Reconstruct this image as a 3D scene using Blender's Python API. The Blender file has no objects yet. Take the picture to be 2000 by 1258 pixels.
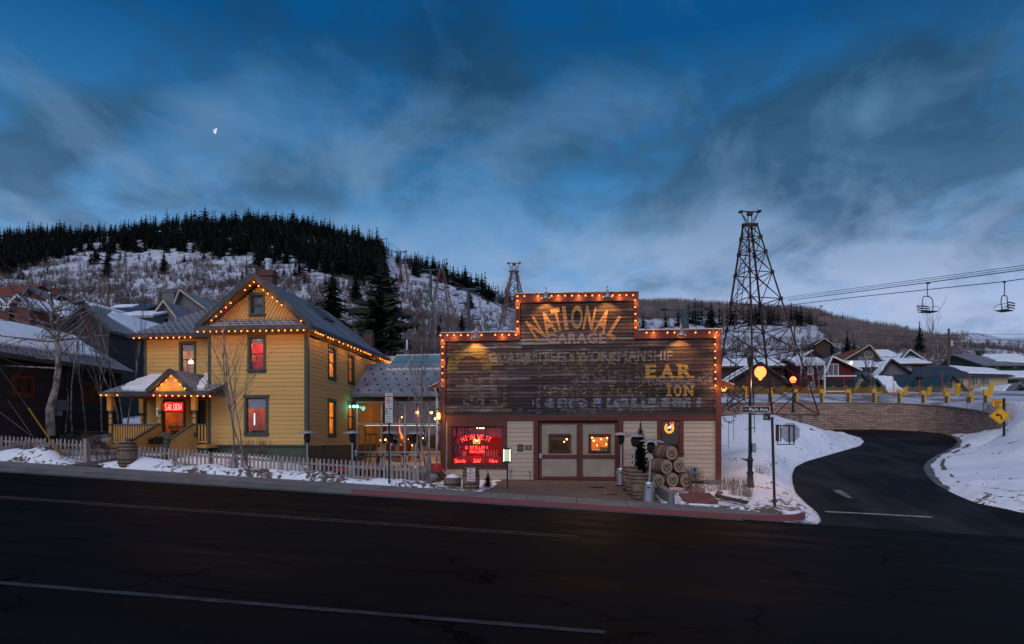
import bpy, math, random
import numpy as np
from mathutils import Vector, Matrix, noise
R = random.Random(11)
NP = np.random.RandomState(5)
sc = bpy.context.scene
COL = sc.collection
PI = math.pi
# ------------------------------------------------------------- survey of the site
# the street runs along X (falling towards +X), the buildings face -Y; camera stands across the street.
A = math.radians(5.36); CA, SA = math.cos(A), math.sin(A); F = 1333.0; HY = 857.0; CZ = 1.82
def ray(px):
    xc = (px-1000)/F
    return -SA+xc*CA, CA+xc*SA
def at(px, py, Y):
    rx, ry = ray(px); d = Y/ry
    return Vector((d*rx, Y, CZ+d*(HY-py)/F))
def atX(px, py, X):
    rx, ry = ray(px); d = X/rx
    return Vector((X, d*ry, CZ+d*(HY-py)/F))
def fx(px, Y): return at(px, HY, Y).x
def proj(X, Y, Z):
    d = -X*SA+Y*CA
    return 1000+F*(X*CA+Y*SA)/d, HY-F*(Z-CZ)/d
def V(*a): return Vector(a)
def lin(xs, ys, x): return float(np.interp(x, xs, ys))
# ------------------------------------------------------------- materials
def newmat(name):
    m = bpy.data.materials.new(name); m.use_nodes = True
    nt = m.node_tree; nt.nodes.clear()
    o = nt.nodes.new('ShaderNodeOutputMaterial')
    return m, nt, o
def node(nt, t, **kw):
    n = nt.nodes.new(t)
    for k, v in kw.items():
        if k in n.inputs.keys(): n.inputs[k].default_value = v
        else: setattr(n, k, v)
    return n
def ramp(nt, fac, stops, interp='LINEAR'):
    n = nt.nodes.new('ShaderNodeValToRGB'); n.color_ramp.interpolation = interp
    cr = n.color_ramp
    while len(cr.elements) < len(stops): cr.elements.new(0.5)
    for e, (p, c) in zip(cr.elements, stops):
        e.position = p; e.color = (*c, 1) if len(c) == 3 else c
    if fac is not None: nt.links.new(fac, n.inputs[0])
    return n
def coords(nt, scale=(1,1,1), kind='Object'):
    tc = nt.nodes.new('ShaderNodeTexCoord'); mp = nt.nodes.new('ShaderNodeMapping')
    mp.inputs['Scale'].default_value = scale
    nt.links.new(tc.outputs[kind], mp.inputs[0]); return mp.outputs[0]
def mathn(nt, op, a, b=None, c=None, clamp=False):
    n = nt.nodes.new('ShaderNodeMath'); n.operation = op; n.use_clamp = clamp
    for i, x in enumerate((a, b, c)):
        if x is None: continue
        if isinstance(x, (int, float)): n.inputs[i].default_value = x
        else: nt.links.new(x, n.inputs[i])
    return n.outputs[0]
def mixc(nt, fac, a, b, typ='MIX'):
    n = nt.nodes.new('ShaderNodeMix'); n.data_type = 'RGBA'; n.blend_type = typ
    for i, x in ((0, fac), (6, a), (7, b)):
        if isinstance(x, (int, float)): n.inputs[i].default_value = x
        elif isinstance(x, tuple): n.inputs[i].default_value = (*x, 1)
        else: nt.links.new(x, n.inputs[i])
    return n.outputs[2]
def M(name, c1, c2=None, scale=3.0, rough=.8, bump=0.0, metal=0.0, stretch=(1,1,1), bscale=None, spec=.3, detail=5, lo=.35, hi=.65):
    m, nt, o = newmat(name)
    b = node(nt, 'ShaderNodeBsdfPrincipled', Roughness=rough, Metallic=metal)
    b.inputs['Specular IOR Level'].default_value = spec
    nt.links.new(b.outputs[0], o.inputs[0])
    co = coords(nt, stretch)
    if c2 is None: c2 = tuple(x*.75 for x in c1)
    n = node(nt, 'ShaderNodeTexNoise', Scale=scale, Detail=detail); nt.links.new(co, n.inputs['Vector'])
    r = ramp(nt, n.outputs[0], [(lo, c2), (hi, c1)])
    nt.links.new(r.outputs[0], b.inputs['Base Color'])
    if bump:
        n2 = node(nt, 'ShaderNodeTexNoise', Scale=bscale or scale*4, Detail=6); nt.links.new(co, n2.inputs['Vector'])
        bp = node(nt, 'ShaderNodeBump', Strength=bump, Distance=.05); nt.links.new(n2.outputs[0], bp.inputs['Height'])
        nt.links.new(bp.outputs[0], b.inputs['Normal'])
    return m
def emis(name, c, s, sample=True):
    m, nt, o = newmat(name)
    e = node(nt, 'ShaderNodeEmission', Strength=s); e.inputs[0].default_value = (*c, 1)
    nt.links.new(e.outputs[0], o.inputs[0])
    if not sample: m.cycles.emission_sampling = 'NONE'
    return m
def boards(name, c1, c2, course, span=3.0, axis='X', rough=.7, seed=0.0, dirt=.3, bump=.3):
    """painted or weathered boards: each board differs a little, grain runs along it"""
    m, nt, o = newmat(name)
    b = node(nt, 'ShaderNodeBsdfPrincipled', Roughness=rough); b.inputs['Specular IOR Level'].default_value = .25
    nt.links.new(b.outputs[0], o.inputs[0])
    tc = nt.nodes.new('ShaderNodeNewGeometry'); sx = nt.nodes.new('ShaderNodeSeparateXYZ'); nt.links.new(tc.outputs['Position'], sx.inputs[0])
    k = mathn(nt, 'FLOOR', mathn(nt, 'DIVIDE', mathn(nt, 'ADD', sx.outputs['Z'], seed), course))
    u = sx.outputs[axis]
    j = mathn(nt, 'FLOOR', mathn(nt, 'ADD', mathn(nt, 'DIVIDE', u, span), mathn(nt, 'MULTIPLY', k, .37)))
    cb = nt.nodes.new('ShaderNodeCombineXYZ'); nt.links.new(k, cb.inputs[0]); nt.links.new(j, cb.inputs[1])
    wn = nt.nodes.new('ShaderNodeTexWhiteNoise'); wn.noise_dimensions = '3D'; nt.links.new(cb.outputs[0], wn.inputs[0])
    mp = nt.nodes.new('ShaderNodeMapping'); mp.inputs['Scale'].default_value = (.5, .5, 14) ; nt.links.new(tc.outputs['Position'], mp.inputs[0])
    n = node(nt, 'ShaderNodeTexNoise', Scale=3.0, Detail=6); nt.links.new(mp.outputs[0], n.inputs['Vector'])
    f = mathn(nt, 'ADD', mathn(nt, 'MULTIPLY', wn.outputs[0], 1-dirt), mathn(nt, 'MULTIPLY', n.outputs[0], dirt))
    nt.links.new(mixc(nt, f, c2, c1), b.inputs['Base Color'])
    bp = node(nt, 'ShaderNodeBump', Strength=bump, Distance=.02); nt.links.new(n.outputs[0], bp.inputs['Height']); nt.links.new(bp.outputs[0], b.inputs['Normal'])
    return m
def glassmat(name, tint=(.9,.95,1), refl=.12):
    m, nt, o = newmat(name)
    t = node(nt, 'ShaderNodeBsdfTransparent'); t.inputs[0].default_value = (*tint, 1)
    g = node(nt, 'ShaderNodeBsdfGlossy', Roughness=.03); g.inputs[0].default_value = (.9,.95,1,1)
    fr = node(nt, 'ShaderNodeFresnel', IOR=1.5)
    f = mathn(nt, 'ADD', fr.outputs[0], refl, clamp=True)
    mx = nt.nodes.new('ShaderNodeMixShader'); nt.links.new(f, mx.inputs[0]); nt.links.new(t.outputs[0], mx.inputs[1]); nt.links.new(g.outputs[0], mx.inputs[2])
    nt.links.new(mx.outputs[0], o.inputs[0]); return m
def shingles(name, c1, c2, sx=.3, sy=.2, snow=.35, frost=(.30,.34,.40)):
    m, nt, o = newmat(name)
    b = node(nt, 'ShaderNodeBsdfPrincipled', Roughness=.9); b.inputs['Specular IOR Level'].default_value = .2
    nt.links.new(b.outputs[0], o.inputs[0])
    g = nt.nodes.new('ShaderNodeNewGeometry')
    br = nt.nodes.new('ShaderNodeTexBrick'); br.inputs['Scale'].default_value = 1
    uv = nt.nodes.new('ShaderNodeUVMap')
    nt.links.new(uv.outputs[0], br.inputs['Vector'])
    br.inputs['Brick Width'].default_value = sx; br.inputs['Row Height'].default_value = sy; br.inputs['Mortar Size'].default_value = .042
    br.inputs['Mortar Smooth'].default_value = .4
    br.inputs['Color1'].default_value = (*c1, 1); br.inputs['Color2'].default_value = (*c2, 1); br.inputs['Mortar'].default_value = (*frost, 1)
    n = node(nt, 'ShaderNodeTexNoise', Scale=.6, Detail=7); nt.links.new(g.outputs['Position'], n.inputs['Vector'])
    r = ramp(nt, n.outputs[0], [(.45, (0,0,0)), (.75, (snow,)*3)])
    nt.links.new(mixc(nt, r.outputs[0], br.outputs[0], frost), b.inputs['Base Color'])
    bp = node(nt, 'ShaderNodeBump', Strength=.5, Distance=.03); nt.links.new(br.outputs[1], bp.inputs['Height']); bp.invert = True
    nt.links.new(bp.outputs[0], b.inputs['Normal'])
    return m
def brickmat(name, c1, c2, mortar, bw, rh, ms=.012, noise_amt=.5):
    m, nt, o = newmat(name)
    b = node(nt, 'ShaderNodeBsdfPrincipled', Roughness=.9); b.inputs['Specular IOR Level'].default_value = .2
    nt.links.new(b.outputs[0], o.inputs[0])
    br = nt.nodes.new('ShaderNodeTexBrick'); uv = nt.nodes.new('ShaderNodeUVMap'); nt.links.new(uv.outputs[0], br.inputs['Vector'])
    br.inputs['Scale'].default_value = 1; br.inputs['Brick Width'].default_value = bw; br.inputs['Row Height'].default_value = rh; br.inputs['Mortar Size'].default_value = ms
    br.inputs['Color1'].default_value = (*c1, 1); br.inputs['Color2'].default_value = (*c2, 1); br.inputs['Mortar'].default_value = (*mortar, 1)
    n = node(nt, 'ShaderNodeTexNoise', Scale=4, Detail=4); nt.links.new(uv.outputs[0], n.inputs['Vector'])
    c = mixc(nt, noise_amt, br.outputs[0], n.outputs[0], 'SOFT_LIGHT')
    nt.links.new(c, b.inputs['Base Color'])
    bp = node(nt, 'ShaderNodeBump', Strength=.8, Distance=.04); nt.links.new(br.outputs[1], bp.inputs['Height']); bp.invert = True
    nt.links.new(bp.outputs[0], b.inputs['Normal'])
    return m
# ------------------------------------------------------------- mesh builder
class MB:
    def __init__(s): s.v = []; s.f = []; s.m = []
    def poly(s, pts, mi=0):
        i = len(s.v); s.v += [tuple(p) for p in pts]; s.f.append(tuple(range(i, i+len(pts)))); s.m.append(mi); return s
    def obox(s, o, a, b, c, mi=0):
        o = Vector(o); a = Vector(a); b = Vector(b); c = Vector(c)
        i = len(s.v)
        s.v += [tuple(p) for p in (o, o+a, o+a+b, o+b, o+c, o+a+c, o+a+b+c, o+b+c)]
        s.f += [tuple(i+k for k in q) for q in ((0,3,2,1),(4,5,6,7),(0,1,5,4),(1,2,6,5),(2,3,7,6),(3,0,4,7))]; s.m += [mi]*6; return s
    def box(s, p0, p1, mi=0):
        return s.obox(p0, (p1[0]-p0[0],0,0), (0,p1[1]-p0[1],0), (0,0,p1[2]-p0[2]), mi)
    def prism(s, pts, ext, mi=0, mside=None):
        pts = [Vector(p) for p in pts]; ext = Vector(ext); n = len(pts); i = len(s.v)
        s.v += [tuple(p) for p in pts]+[tuple(p+ext) for p in pts]
        s.f.append(tuple(range(i, i+n))[::-1]); s.m.append(mi); s.f.append(tuple(range(i+n, i+2*n))); s.m.append(mi)
        for k in range(n):
            j = (k+1) % n; s.f.append((i+k, i+j, i+n+j, i+n+k)); s.m.append(mi if mside is None else mside)
        return s
    def bar(s, a, b, w, mi=0, h=None, up=(0,0,1)):
        a = Vector(a); b = Vector(b); d = b-a; h = h or w
        if d.length < 1e-6: return s
        up = Vector(up)
        x = d.cross(up)
        if x.length < 1e-4*d.length: x = d.cross(Vector((1,0,0)))
        x.normalize(); y = x.cross(d).normalized()
        return s.obox(a-x*w/2-y*h/2, x*w, y*h, d, mi)
    def tube(s, pts, r, n=6, mi=0, cap=True):
        pts = [Vector(p) for p in pts]; k = len(pts)
        rs = r if isinstance(r, (list, tuple)) else [r]*k
        t = (pts[1]-pts[0]).normalized()
        x = t.cross(Vector((0,0,1)))
        if x.length < .05: x = t.cross(Vector((0,1,0)))
        x.normalize(); i0 = len(s.v)
        for q in range(k):
            a = pts[max(q-1,0)]; b = pts[min(q+1,k-1)]
            t = (b-a)
            if t.length < 1e-9: t = Vector((0,0,1))
            t.normalize(); x = (x-t*x.dot(t))
            if x.length < 1e-6: x = t.orthogonal()
            x.normalize(); y = t.cross(x)
            for j in range(n):
                an = 2*PI*j/n
                s.v.append(tuple(pts[q]+(x*math.cos(an)+y*math.sin(an))*rs[q]))
        for q in range(k-1):
            for j in range(n):
                j2 = (j+1) % n; a = i0+q*n
                s.f.append((a+j, a+j2, a+n+j2, a+n+j)); s.m.append(mi)
        if cap:
            s.f.append(tuple(i0+j for j in range(n))[::-1]); s.m.append(mi)
            s.f.append(tuple(i0+(k-1)*n+j for j in range(n))); s.m.append(mi)
        return s
    def lathe(s, prof, n=16, o=(0,0,0), ax=(0,0,1), mi=0, mis=None):
        o = Vector(o); ax = Vector(ax).normalized(); x = ax.orthogonal().normalized(); y = ax.cross(x); i0 = len(s.v)
        for (r, h) in prof:
            for j in range(n):
                an = 2*PI*j/n; s.v.append(tuple(o+ax*h+(x*math.cos(an)+y*math.sin(an))*max(r,1e-4)))
        for q in range(len(prof)-1):
            for j in range(n):
                j2 = (j+1) % n; a = i0+q*n
                s.f.append((a+j, a+j2, a+n+j2, a+n+j)); s.m.append(mis[q] if mis else mi)
        s.f.append(tuple(i0+j for j in range(n))[::-1]); s.m.append(mis[0] if mis else mi)
        s.f.append(tuple(i0+(len(prof)-1)*n+j for j in range(n))); s.m.append(mis[-1] if mis else mi)
        return s
    def sphere(s, c, r, n=8, mi=0, sz=1.0):
        k = max(3, n//2)
        return s.lathe([(r*math.sin(PI*q/k), -r*sz*math.cos(PI*q/k)) for q in range(k+1)], n, c, (0,0,1), mi)
    def build(s, name, mats, parent=None, base=None, smooth=False, uv=False):
        me = bpy.data.meshes.new(name)
        off = Vector(base) if base is not None else (world_loc(parent) if parent is not None else Vector((0,0,0)))
        if s.v:
            va = np.array(s.v, dtype=np.float64)-np.array(off)
            me.from_pydata(va.tolist(), [], s.f)
            if not isinstance(mats, (list, tuple)): mats = [mats]
            for mt in mats: me.materials.append(mt)
            me.polygons.foreach_set('material_index', s.m)
            if smooth: me.polygons.foreach_set('use_smooth', [True]*len(s.f))
            if uv: box_uv(me)
            me.update()
        ob = bpy.data.objects.new(name, me); COL.objects.link(ob)
        if parent is not None: ob.parent = parent
        elif base is not None: ob.location = base
        return ob
WL = {}
def world_loc(o):
    v = Vector((0,0,0))
    while o is not None:
        v += o.location; o = o.parent
    return v
def box_uv(me):
    """planar UV in metres along each face: u level, v up the slope"""
    uvl = me.uv_layers.new(name='UVMap'); data = uvl.data
    for p in me.polygons:
        n = p.normal
        u = Vector((0,0,1)).cross(n)
        if u.length < .05: u = Vector((1,0,0))
        u.normalize(); v = n.cross(u)
        for li in p.loop_indices:
            co = me.vertices[me.loops[li].vertex_index].co
            data[li].uv = (co.dot(u), co.dot(v))
def tag(o, label=None, cat=None, group=None, kind=None):
    if label: o['label'] = label
    if cat: o['category'] = cat
    if group: o['group'] = group
    if kind: o['kind'] = kind
    return o
def thing(name, loc, label, cat, group=None, rz=0):
    o = bpy.data.objects.new(name, None); COL.objects.link(o); o.location = loc; o.rotation_euler = (0,0,rz); o.empty_display_size = .2
    return tag(o, label, cat, group)
def dup(o, loc=None, rz=None, s=None, label=None, group=None, parent=None):
    c = o.copy(); COL.objects.link(c)
    if parent is not None: c.parent = parent
    if loc is not None: c.location = loc
    if rz is not None: c.rotation_euler = (o.rotation_euler[0], o.rotation_euler[1], rz)
    if s is not None: c.scale = s if isinstance(s, (tuple, Vector)) else (s,s,s)
    if label: c['label'] = label
    if group: c['group'] = group
    for ch in list(o.children): dup(ch, parent=c)
    return c
def kill(o):
    for ch in list(o.children): kill(ch)
    bpy.data.objects.remove(o)
def lamp(name, loc, power, color, radius=.05, typ='POINT', parent=None, rot=None, spot=None, blend=.5):
    l = bpy.data.lights.new(name, typ); l.energy = power; l.color = color
    if typ in ('POINT', 'SPOT'): l.shadow_soft_size = radius
    if spot: l.spot_size = spot; l.spot_blend = blend
    o = bpy.data.objects.new(name, l); COL.objects.link(o)
    if parent is not None: o.parent = parent; loc = Vector(loc)-world_loc(parent)
    o.location = loc
    if rot is not None: o.rotation_euler = rot
    return o
# ------------------------------------------------------------- wall frames
class Fr:
    def __init__(s, o, u, n): s.o = Vector(o); s.u = Vector(u); s.n = Vector(n)
    def p(s, u, z, o=0.0): return s.o+s.u*u+Vector((0,0,z))+s.n*o
def front(Y): return Fr((0,Y,0), (1,0,0), (0,-1,0))
def rightside(X): return Fr((X,0,0), (0,1,0), (1,0,0))
def leftside(X): return Fr((X,0,0), (0,1,0), (-1,0,0))
def fbox(mb, fr, u0, u1, z0, z1, o0, o1, mi=0):
    a = fr.p(u0, z0, o0)
    return mb.obox(a, fr.p(u1,z0,o0)-a, fr.p(u0,z0,o1)-a, Vector((0,0,z1-z0)), mi)
def siding(mb, fr, u0, u1, z0, z1, holes, course, lap=.022, mi=0, clip=None, jit=0):
    n = int(math.ceil((z1-z0)/course-1e-6))
    for k in range(n):
        zb = z0+k*course; zt = min(zb+course, z1)
        a, b = (u0, u1) if clip is None else clip((zb+zt)/2)
        if b-a < .02: continue
        iv = [(a, b)]
        for (h0, h1, q0, q1) in holes:
            if q0 < zt-.01 and q1 > zb+.01:
                nv = []
                for (x, y) in iv:
                    if h0 > x: nv.append((x, min(y, h0)))
                    if h1 < y: nv.append((max(x, h1), y))
                iv = [q for q in nv if q[1]-q[0] > .005]
        j = R.uniform(-jit, jit)
        for (x, y) in iv:
            lp = lap+j
            mb.poly([fr.p(x,zb,lp), fr.p(y,zb,lp), fr.p(y,zt,.002), fr.p(x,zt,.002)], mi)
            mb.poly([fr.p(x,zb,-.01), fr.p(y,zb,-.01), fr.p(y,zb,lp), fr.p(x,zb,lp)], mi)
# ------------------------------------------------------------- shared materials
YEL = (.60,.385,.135)
m_yel = boards('yellow_paint', YEL, tuple(x*.74 for x in YEL), .2, 4.0, dirt=.6)
m_yels = boards('yellow_paint_side', YEL, tuple(x*.74 for x in YEL), .2, 4.0, axis='Y', dirt=.6)
m_yelt = M('yellow_trim', (.46,.27,.08), (.38,.22,.065), 2)
m_green = M('dark_green_trim', (.06,.08,.06), (.045,.06,.045), 2, rough=.6)
m_sash = M('sash_green', (.04,.05,.04), (.03,.04,.03), 3, rough=.5)
m_soffit = M('soffit_brown', (.16,.10,.045), (.12,.075,.035), 3)
m_fascia = M('fascia_slate', (.045,.05,.055), (.03,.035,.04), 3, rough=.55)
m_shing = shingles('charcoal_shingles', (.02,.022,.027), (.045,.05,.06), .36, .22, .5, (.24,.27,.32))
m_shing2 = shingles('weathered_shingles', (.05,.045,.045), (.08,.075,.075), .3, .18, .6, (.28,.30,.34))
m_cream = boards('cream_paint', (.42,.34,.26), (.35,.28,.215), .19, 5.0)
m_creamd = M('cream_door', (.36,.31,.25), (.29,.25,.20), 1.5, rough=.75)
m_groove = M('groove_dark', (.10,.085,.07), (.08,.07,.06), 3)
m_red = M('oxblood_paint', (.10,.028,.02), (.075,.02,.015), 1.5, rough=.6)
m_flash = M('pale_flashing', (.45,.47,.5), (.35,.37,.4), 4, rough=.4, metal=.3)
m_metal = M('galvanised', (.42,.43,.45), (.3,.31,.33), 5, rough=.35, metal=.8)
m_steel = M('brushed_steel', (.5,.5,.52), (.38,.38,.4), 8, rough=.3, metal=.9)
m_dark = M('dark_metal', (.02,.02,.022), (.014,.014,.016), 5, rough=.5)
m_black = M('black_iron', (.012,.014,.018), (.008,.01,.012), 5, rough=.45)
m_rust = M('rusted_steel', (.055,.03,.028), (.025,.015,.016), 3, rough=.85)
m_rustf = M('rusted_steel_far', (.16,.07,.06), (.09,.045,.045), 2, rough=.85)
m_glass = glassmat('window_glass', refl=-.005)
m_glassc = glassmat('atrium_glass', refl=.03)
m_snow = M('snow', (.80,.82,.86), (.70,.73,.79), 1.3, rough=.85, bump=.35, bscale=9, spec=.25)
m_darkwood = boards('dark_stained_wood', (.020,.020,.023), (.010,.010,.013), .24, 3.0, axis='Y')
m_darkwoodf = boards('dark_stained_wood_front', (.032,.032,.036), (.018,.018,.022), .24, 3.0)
m_redframe = M('red_frame', (.12,.02,.012), (.08,.015,.01), 3)
m_brick = brickmat('red_brick', (.16,.045,.03), (.10,.03,.022), (.14,.11,.1), .24, .085)
m_wallstone = brickmat('ledge_stone', (.36,.26,.21), (.22,.155,.125), (.09,.065,.055), .55, .15, .014)
m_pad = M('yellow_foam_pad', (.62,.36,.02), (.5,.28,.015), 4, rough=.7)
m_orange = M('orange_red_plastic', (.5,.05,.02), (.4,.04,.015), 4)
m_wood = M('weathered_fence_wood', (.33,.28,.27), (.20,.17,.16), 2, stretch=(9,9,1), bump=.3)
m_concrete = M('concrete', (.20,.20,.20), (.13,.13,.13), 1.2, rough=.9, bump=.2, bscale=20)
m_barrel = M('oak_staves', (.22,.16,.115), (.10,.07,.05), 2, stretch=(14,14,1.5), bump=.3)
m_barrelh = M('barrel_head_oak', (.36,.24,.15), (.24,.15,.09), 3, stretch=(8,1,8), bump=.2)
m_hoop = M('rusted_hoop', (.055,.022,.016), (.03,.014,.012), 6, rough=.7)
m_lampglow = emis('tungsten_globe', (1.0,.165,.04), 3.3)
m_bulb = emis('string_bulb', (1.0,.19,.03), 5.0)
m_neon = emis('red_neon', (1.0,.035,.03), 6)
m_neony = emis('amber_neon', (1.0,.40,.02), 1.6)
m_neonw = emis('white_neon', (1.0,.95,.8), 1.6)
m_leafdark = M('dark_needles', (.012,.02,.014), (.006,.010,.008), .8, rough=.9, spec=.1)
m_leafmid = M('spruce_needles', (.022,.034,.022), (.010,.016,.012), 1.2, rough=.9, spec=.1)
m_bark = M('aspen_bark', (.25,.225,.215), (.07,.06,.055), 5, stretch=(1,1,.6), bump=.4, lo=.4, hi=.55)
m_twig = M('bare_twigs', (.11,.085,.078), (.06,.046,.044), 3)
m_trunk = M('conifer_bark', (.05,.035,.028), (.03,.022,.018), 4)
m_brush = M('hillside_twigs', (.13,.10,.095), (.05,.038,.038), .05, rough=.95, spec=.05)
m_cable = M('steel_cable', (.03,.032,.038), (.02,.022,.028), 2)
m_white = M('white_paint', (.62,.62,.62), (.52,.52,.53), 2)
m_whitesign = M('sign_white', (.60,.60,.58), (.52,.52,.5), 4, rough=.5)
m_ink = M('sign_ink', (.015,.015,.015), (.01,.01,.01), 4, rough=.5)
m_signred = M('sign_red', (.35,.02,.025), (.3,.018,.02), 4, rough=.5)
m_signgreen = M('sign_green', (.02,.20,.10), (.015,.17,.08), 4, rough=.5)
# ------------------------------------------------------------- lettering
_tc = {}
def glyphs(s, offset=0.0, space=1.0):
    key = (s, offset, space)
    if key in _tc: return _tc[key]
    c = bpy.data.curves.new('t', 'FONT'); c.body = s; c.size = 1; c.offset = offset; c.space_character = space; c.resolution_u = 3
    o = bpy.data.objects.new('t', c); COL.objects.link(o)
    me = bpy.data.meshes.new_from_object(o.evaluated_get(bpy.context.evaluated_depsgraph_get()))
    v = [tuple(x.co) for x in me.vertices]; f = [tuple(p.vertices) for p in me.polygons]
    bpy.data.objects.remove(o); bpy.data.curves.remove(c); bpy.data.meshes.remove(me)
    _tc[key] = (v, f); return v, f
def add_text(mb, s, fr, u, z, w, h, o=.01, mi=0, offset=0.0, rot=0.0, space=1.0, center=True, warp=None):
    """flat lettering fitted into a w x h box centred on (u, z) of a wall frame"""
    v, f = glyphs(s, offset, space)
    if not v: return
    xs = [a[0] for a in v]; ys = [a[1] for a in v]
    x0, x1, y0, y1 = min(xs), max(xs), min(ys), max(ys)
    k = len(mb.v); c, sn = math.cos(rot), math.sin(rot)
    for a in v:
        x = ((a[0]-x0)/(x1-x0)-.5)*w; y = ((a[1]-y0)/max(y1-y0,1e-6)-.5)*h
        if warp: x, y = warp(x, y)
        mb.v.append(tuple(fr.p(u+x*c-y*sn, z+x*sn+y*c, o)))
    for p in f: mb.f.append(tuple(k+i for i in p)); mb.m.append(mi)
def flip_fix(u): return u
# single-stroke letters for neon tube, on a 4 wide x 6 high grid
STROKE = {
 'H': [[(0,0),(0,6)],[(4,0),(4,6)],[(0,3),(4,3)]], 'I': [[(1,0),(3,0)],[(1,6),(3,6)],[(2,0),(2,6)]],
 'G': [[(4,5),(3,6),(1,6),(0,5),(0,1),(1,0),(3,0),(4,1),(4,3),(2.4,3)]], 'W': [[(0,6),(1,0),(2,4),(3,0),(4,6)]],
 'E': [[(4,6),(0,6),(0,0),(4,0)],[(0,3),(3,3)]], 'S': [[(4,5),(3,6),(1,6),(0,5),(0,4),(1,3),(3,3),(4,2),(4,1),(3,0),(1,0),(0,1)]],
 'T': [[(0,6),(4,6)],[(2,6),(2,0)]], 'D': [[(0,0),(0,6),(2.5,6),(4,4.6),(4,1.4),(2.5,0),(0,0)]], 'L': [[(0,6),(0,0),(4,0)]],
 'R': [[(0,0),(0,6),(3,6),(4,5),(4,4),(3,3),(0,3)],[(2,3),(4,0)]], 'Y': [[(0,6),(2,3),(4,6)],[(2,3),(2,0)]],
 'A': [[(0,0),(2,6),(4,0)],[(.8,2.2),(3.2,2.2)]], 'O': [[(1,0),(0,1),(0,5),(1,6),(3,6),(4,5),(4,1),(3,0),(1,0)]],
 'N': [[(0,0),(0,6),(4,0),(4,6)]], '&': [[(4,0),(1,4.4),(1,5.4),(2,6),(3,5.4),(3,4.6),(0,2),(0,.8),(1,0),(2.4,0),(4,2.2)]],
 'p': [[(0,-2.4),(.6,3.4)],[(.6,3),(2,3.6),(3,2.4),(2,.4),(.4,.8)]], 'i': [[(.6,3.2),(.4,.6),(1.2,0),(2,.6)],[(.8,4.8),(.9,5.2)]],
 'r': [[(.4,0),(.8,3.2),(1.4,2.8),(2.4,3.2)]], 't': [[(1,5.4),(.7,.8),(1.5,0),(2.2,.6)],[(0,3.6),(2.2,3.8)]],
 's': [[(0,.2),(1.6,3.4),(2.4,1),(1.4,0),(.4,.3)]], 'o': [[(1,0),(0,1.4),(1,3.2),(2.2,2.8),(2.4,1),(1,0)],[(2.2,2.8),(3,2.6)]],
 'l': [[(.2,1),(1.8,5.2),(1.4,6.2),(.9,5),(.8,.8),(1.4,0),(2.2,.6)]], 'd': [[(2.4,2.6),(1,3.2),(0,1.4),(1,0),(2.2,1.2)],[(2.9,6),(2.3,.6),(3.2,.2)]],
 'e': [[(.2,1.5),(2,2.2),(1.6,3.3),(.5,2.6),(.3,.8),(1.2,0),(2.4,.8)]],
}
ADV = {'I': 4, 'p': 3.6, 'i': 2.4, 'r': 2.8, 't': 2.6, 's': 2.8, 'o': 3.2, 'l': 2.4, 'd': 3.4, 'e': 2.8, ' ': 3.2}
def neon(mb, s, fr, u, z, h, r, o, slant=0.0, arc=None, mi=0, gap=1.5, wd=None):
    adv = [ADV.get(c, 4)+(gap if c.isupper() or c == '&' else .3) for c in s]; tot = sum(adv)-gap
    k = h/6; x = -tot/2; kx = k if wd is None else wd/tot
    for c, a in zip(s, adv):
        if c == ' ': x += a; continue
        for st in STROKE[c]:
            pts = []
            for (gx, gy) in st:
                lx = (x+gx)*kx+slant*gy*k; ly = (gy-3)*k
                if arc:
                    an = lx/arc; rr = arc+ly; lx, ly = rr*math.sin(an), rr*math.cos(an)-arc
                pts.append(fr.p(u+lx, z+ly, o))
            mb.tube(pts, r, 5, mi)
        x += a
# ------------------------------------------------------------- ground
def Bz(X): return -.45-.056*X
KY = 22.3
RIB = [(22.3,1596,2700),(23.5,1604,2500),(24.6,1602,2250),(26,1596,2010),(28,1572,1905),(30,1554,1862),(32.5,1548,1828),(35,1547,1812),(37.7,1553,1805),
       (40,1575,1812),(42.5,1612,1828),(45,1645,1850),(48,1680,1867),(51,1688,1872),(54,1680,1862),(57,1655,1840),(59.5,1600,1790),(61.2,1560,1735)]
RY = [r[0] for r in RIB]; RL = [fx(r[1], r[0]) for r in RIB]; RR = [fx(r[2], r[0]) for r in RIB]
def zR(Y):
    return lin([22.3,24,26,28,61], [Bz(9), -.93, -.85, -.66, 2.65], Y)
def zroad(X, Y):
    """height of the side road: blends into the street's fall at its mouth"""
    t = min(max((Y-22.3)/4.5, 0), 1); t = t*t*(3-2*t)
    return (Bz(X)*(1-t)+zR(Y)*t)
CP = []
def cp(X, Y, Z): CP.append((X, Y, Z))
def cpp(px, py, Y): p = at(px, py, Y); cp(p.x, p.y, p.z)
for x in (-48,-40,-33,-26,-20,-14,-8,-2,3,6): cp(x, 24.4, Bz(x)+.13)
for (x, y, z) in [(-6.5,30,-.02),(0,30,-.02),(5,30,-.05),(6.8,30.2,-.12),(6.8,33,.15),(-6,46,.3),(6,46,1.9),(-12,26.2,.28),(-9,26.2,.12),(-11,28,.02),(-8,28,.0),(-8,37,.05),(-11,37,.05),(0,27,-.13),
    (-14,30.5,.85),(-18,28,1.0),(-20.5,27,.98),(-17,26,.72),(-22,33,1.5),(-26,30,1.75),(-26,26,1.15),(-30,26,1.4),(-28,36,2.3),(-36,40,3.2),(-22,45,2.6),(-15,45,2.4),(-50,30,2.6),(-60,45,5),
    (3,27,-.28),(4.5,28.5,-.22)]: cp(x, y, z)
cpp(1465,950,29); cpp(1440,960,27.5); cpp(1513,990,25.6); cpp(1420,885,38); cpp(1470,880,36); cpp(1416,816,52); cpp(1500,810,50); cpp(1565,828,47.5); cpp(1620,845,45.5); cpp(1530,875,36)
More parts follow.
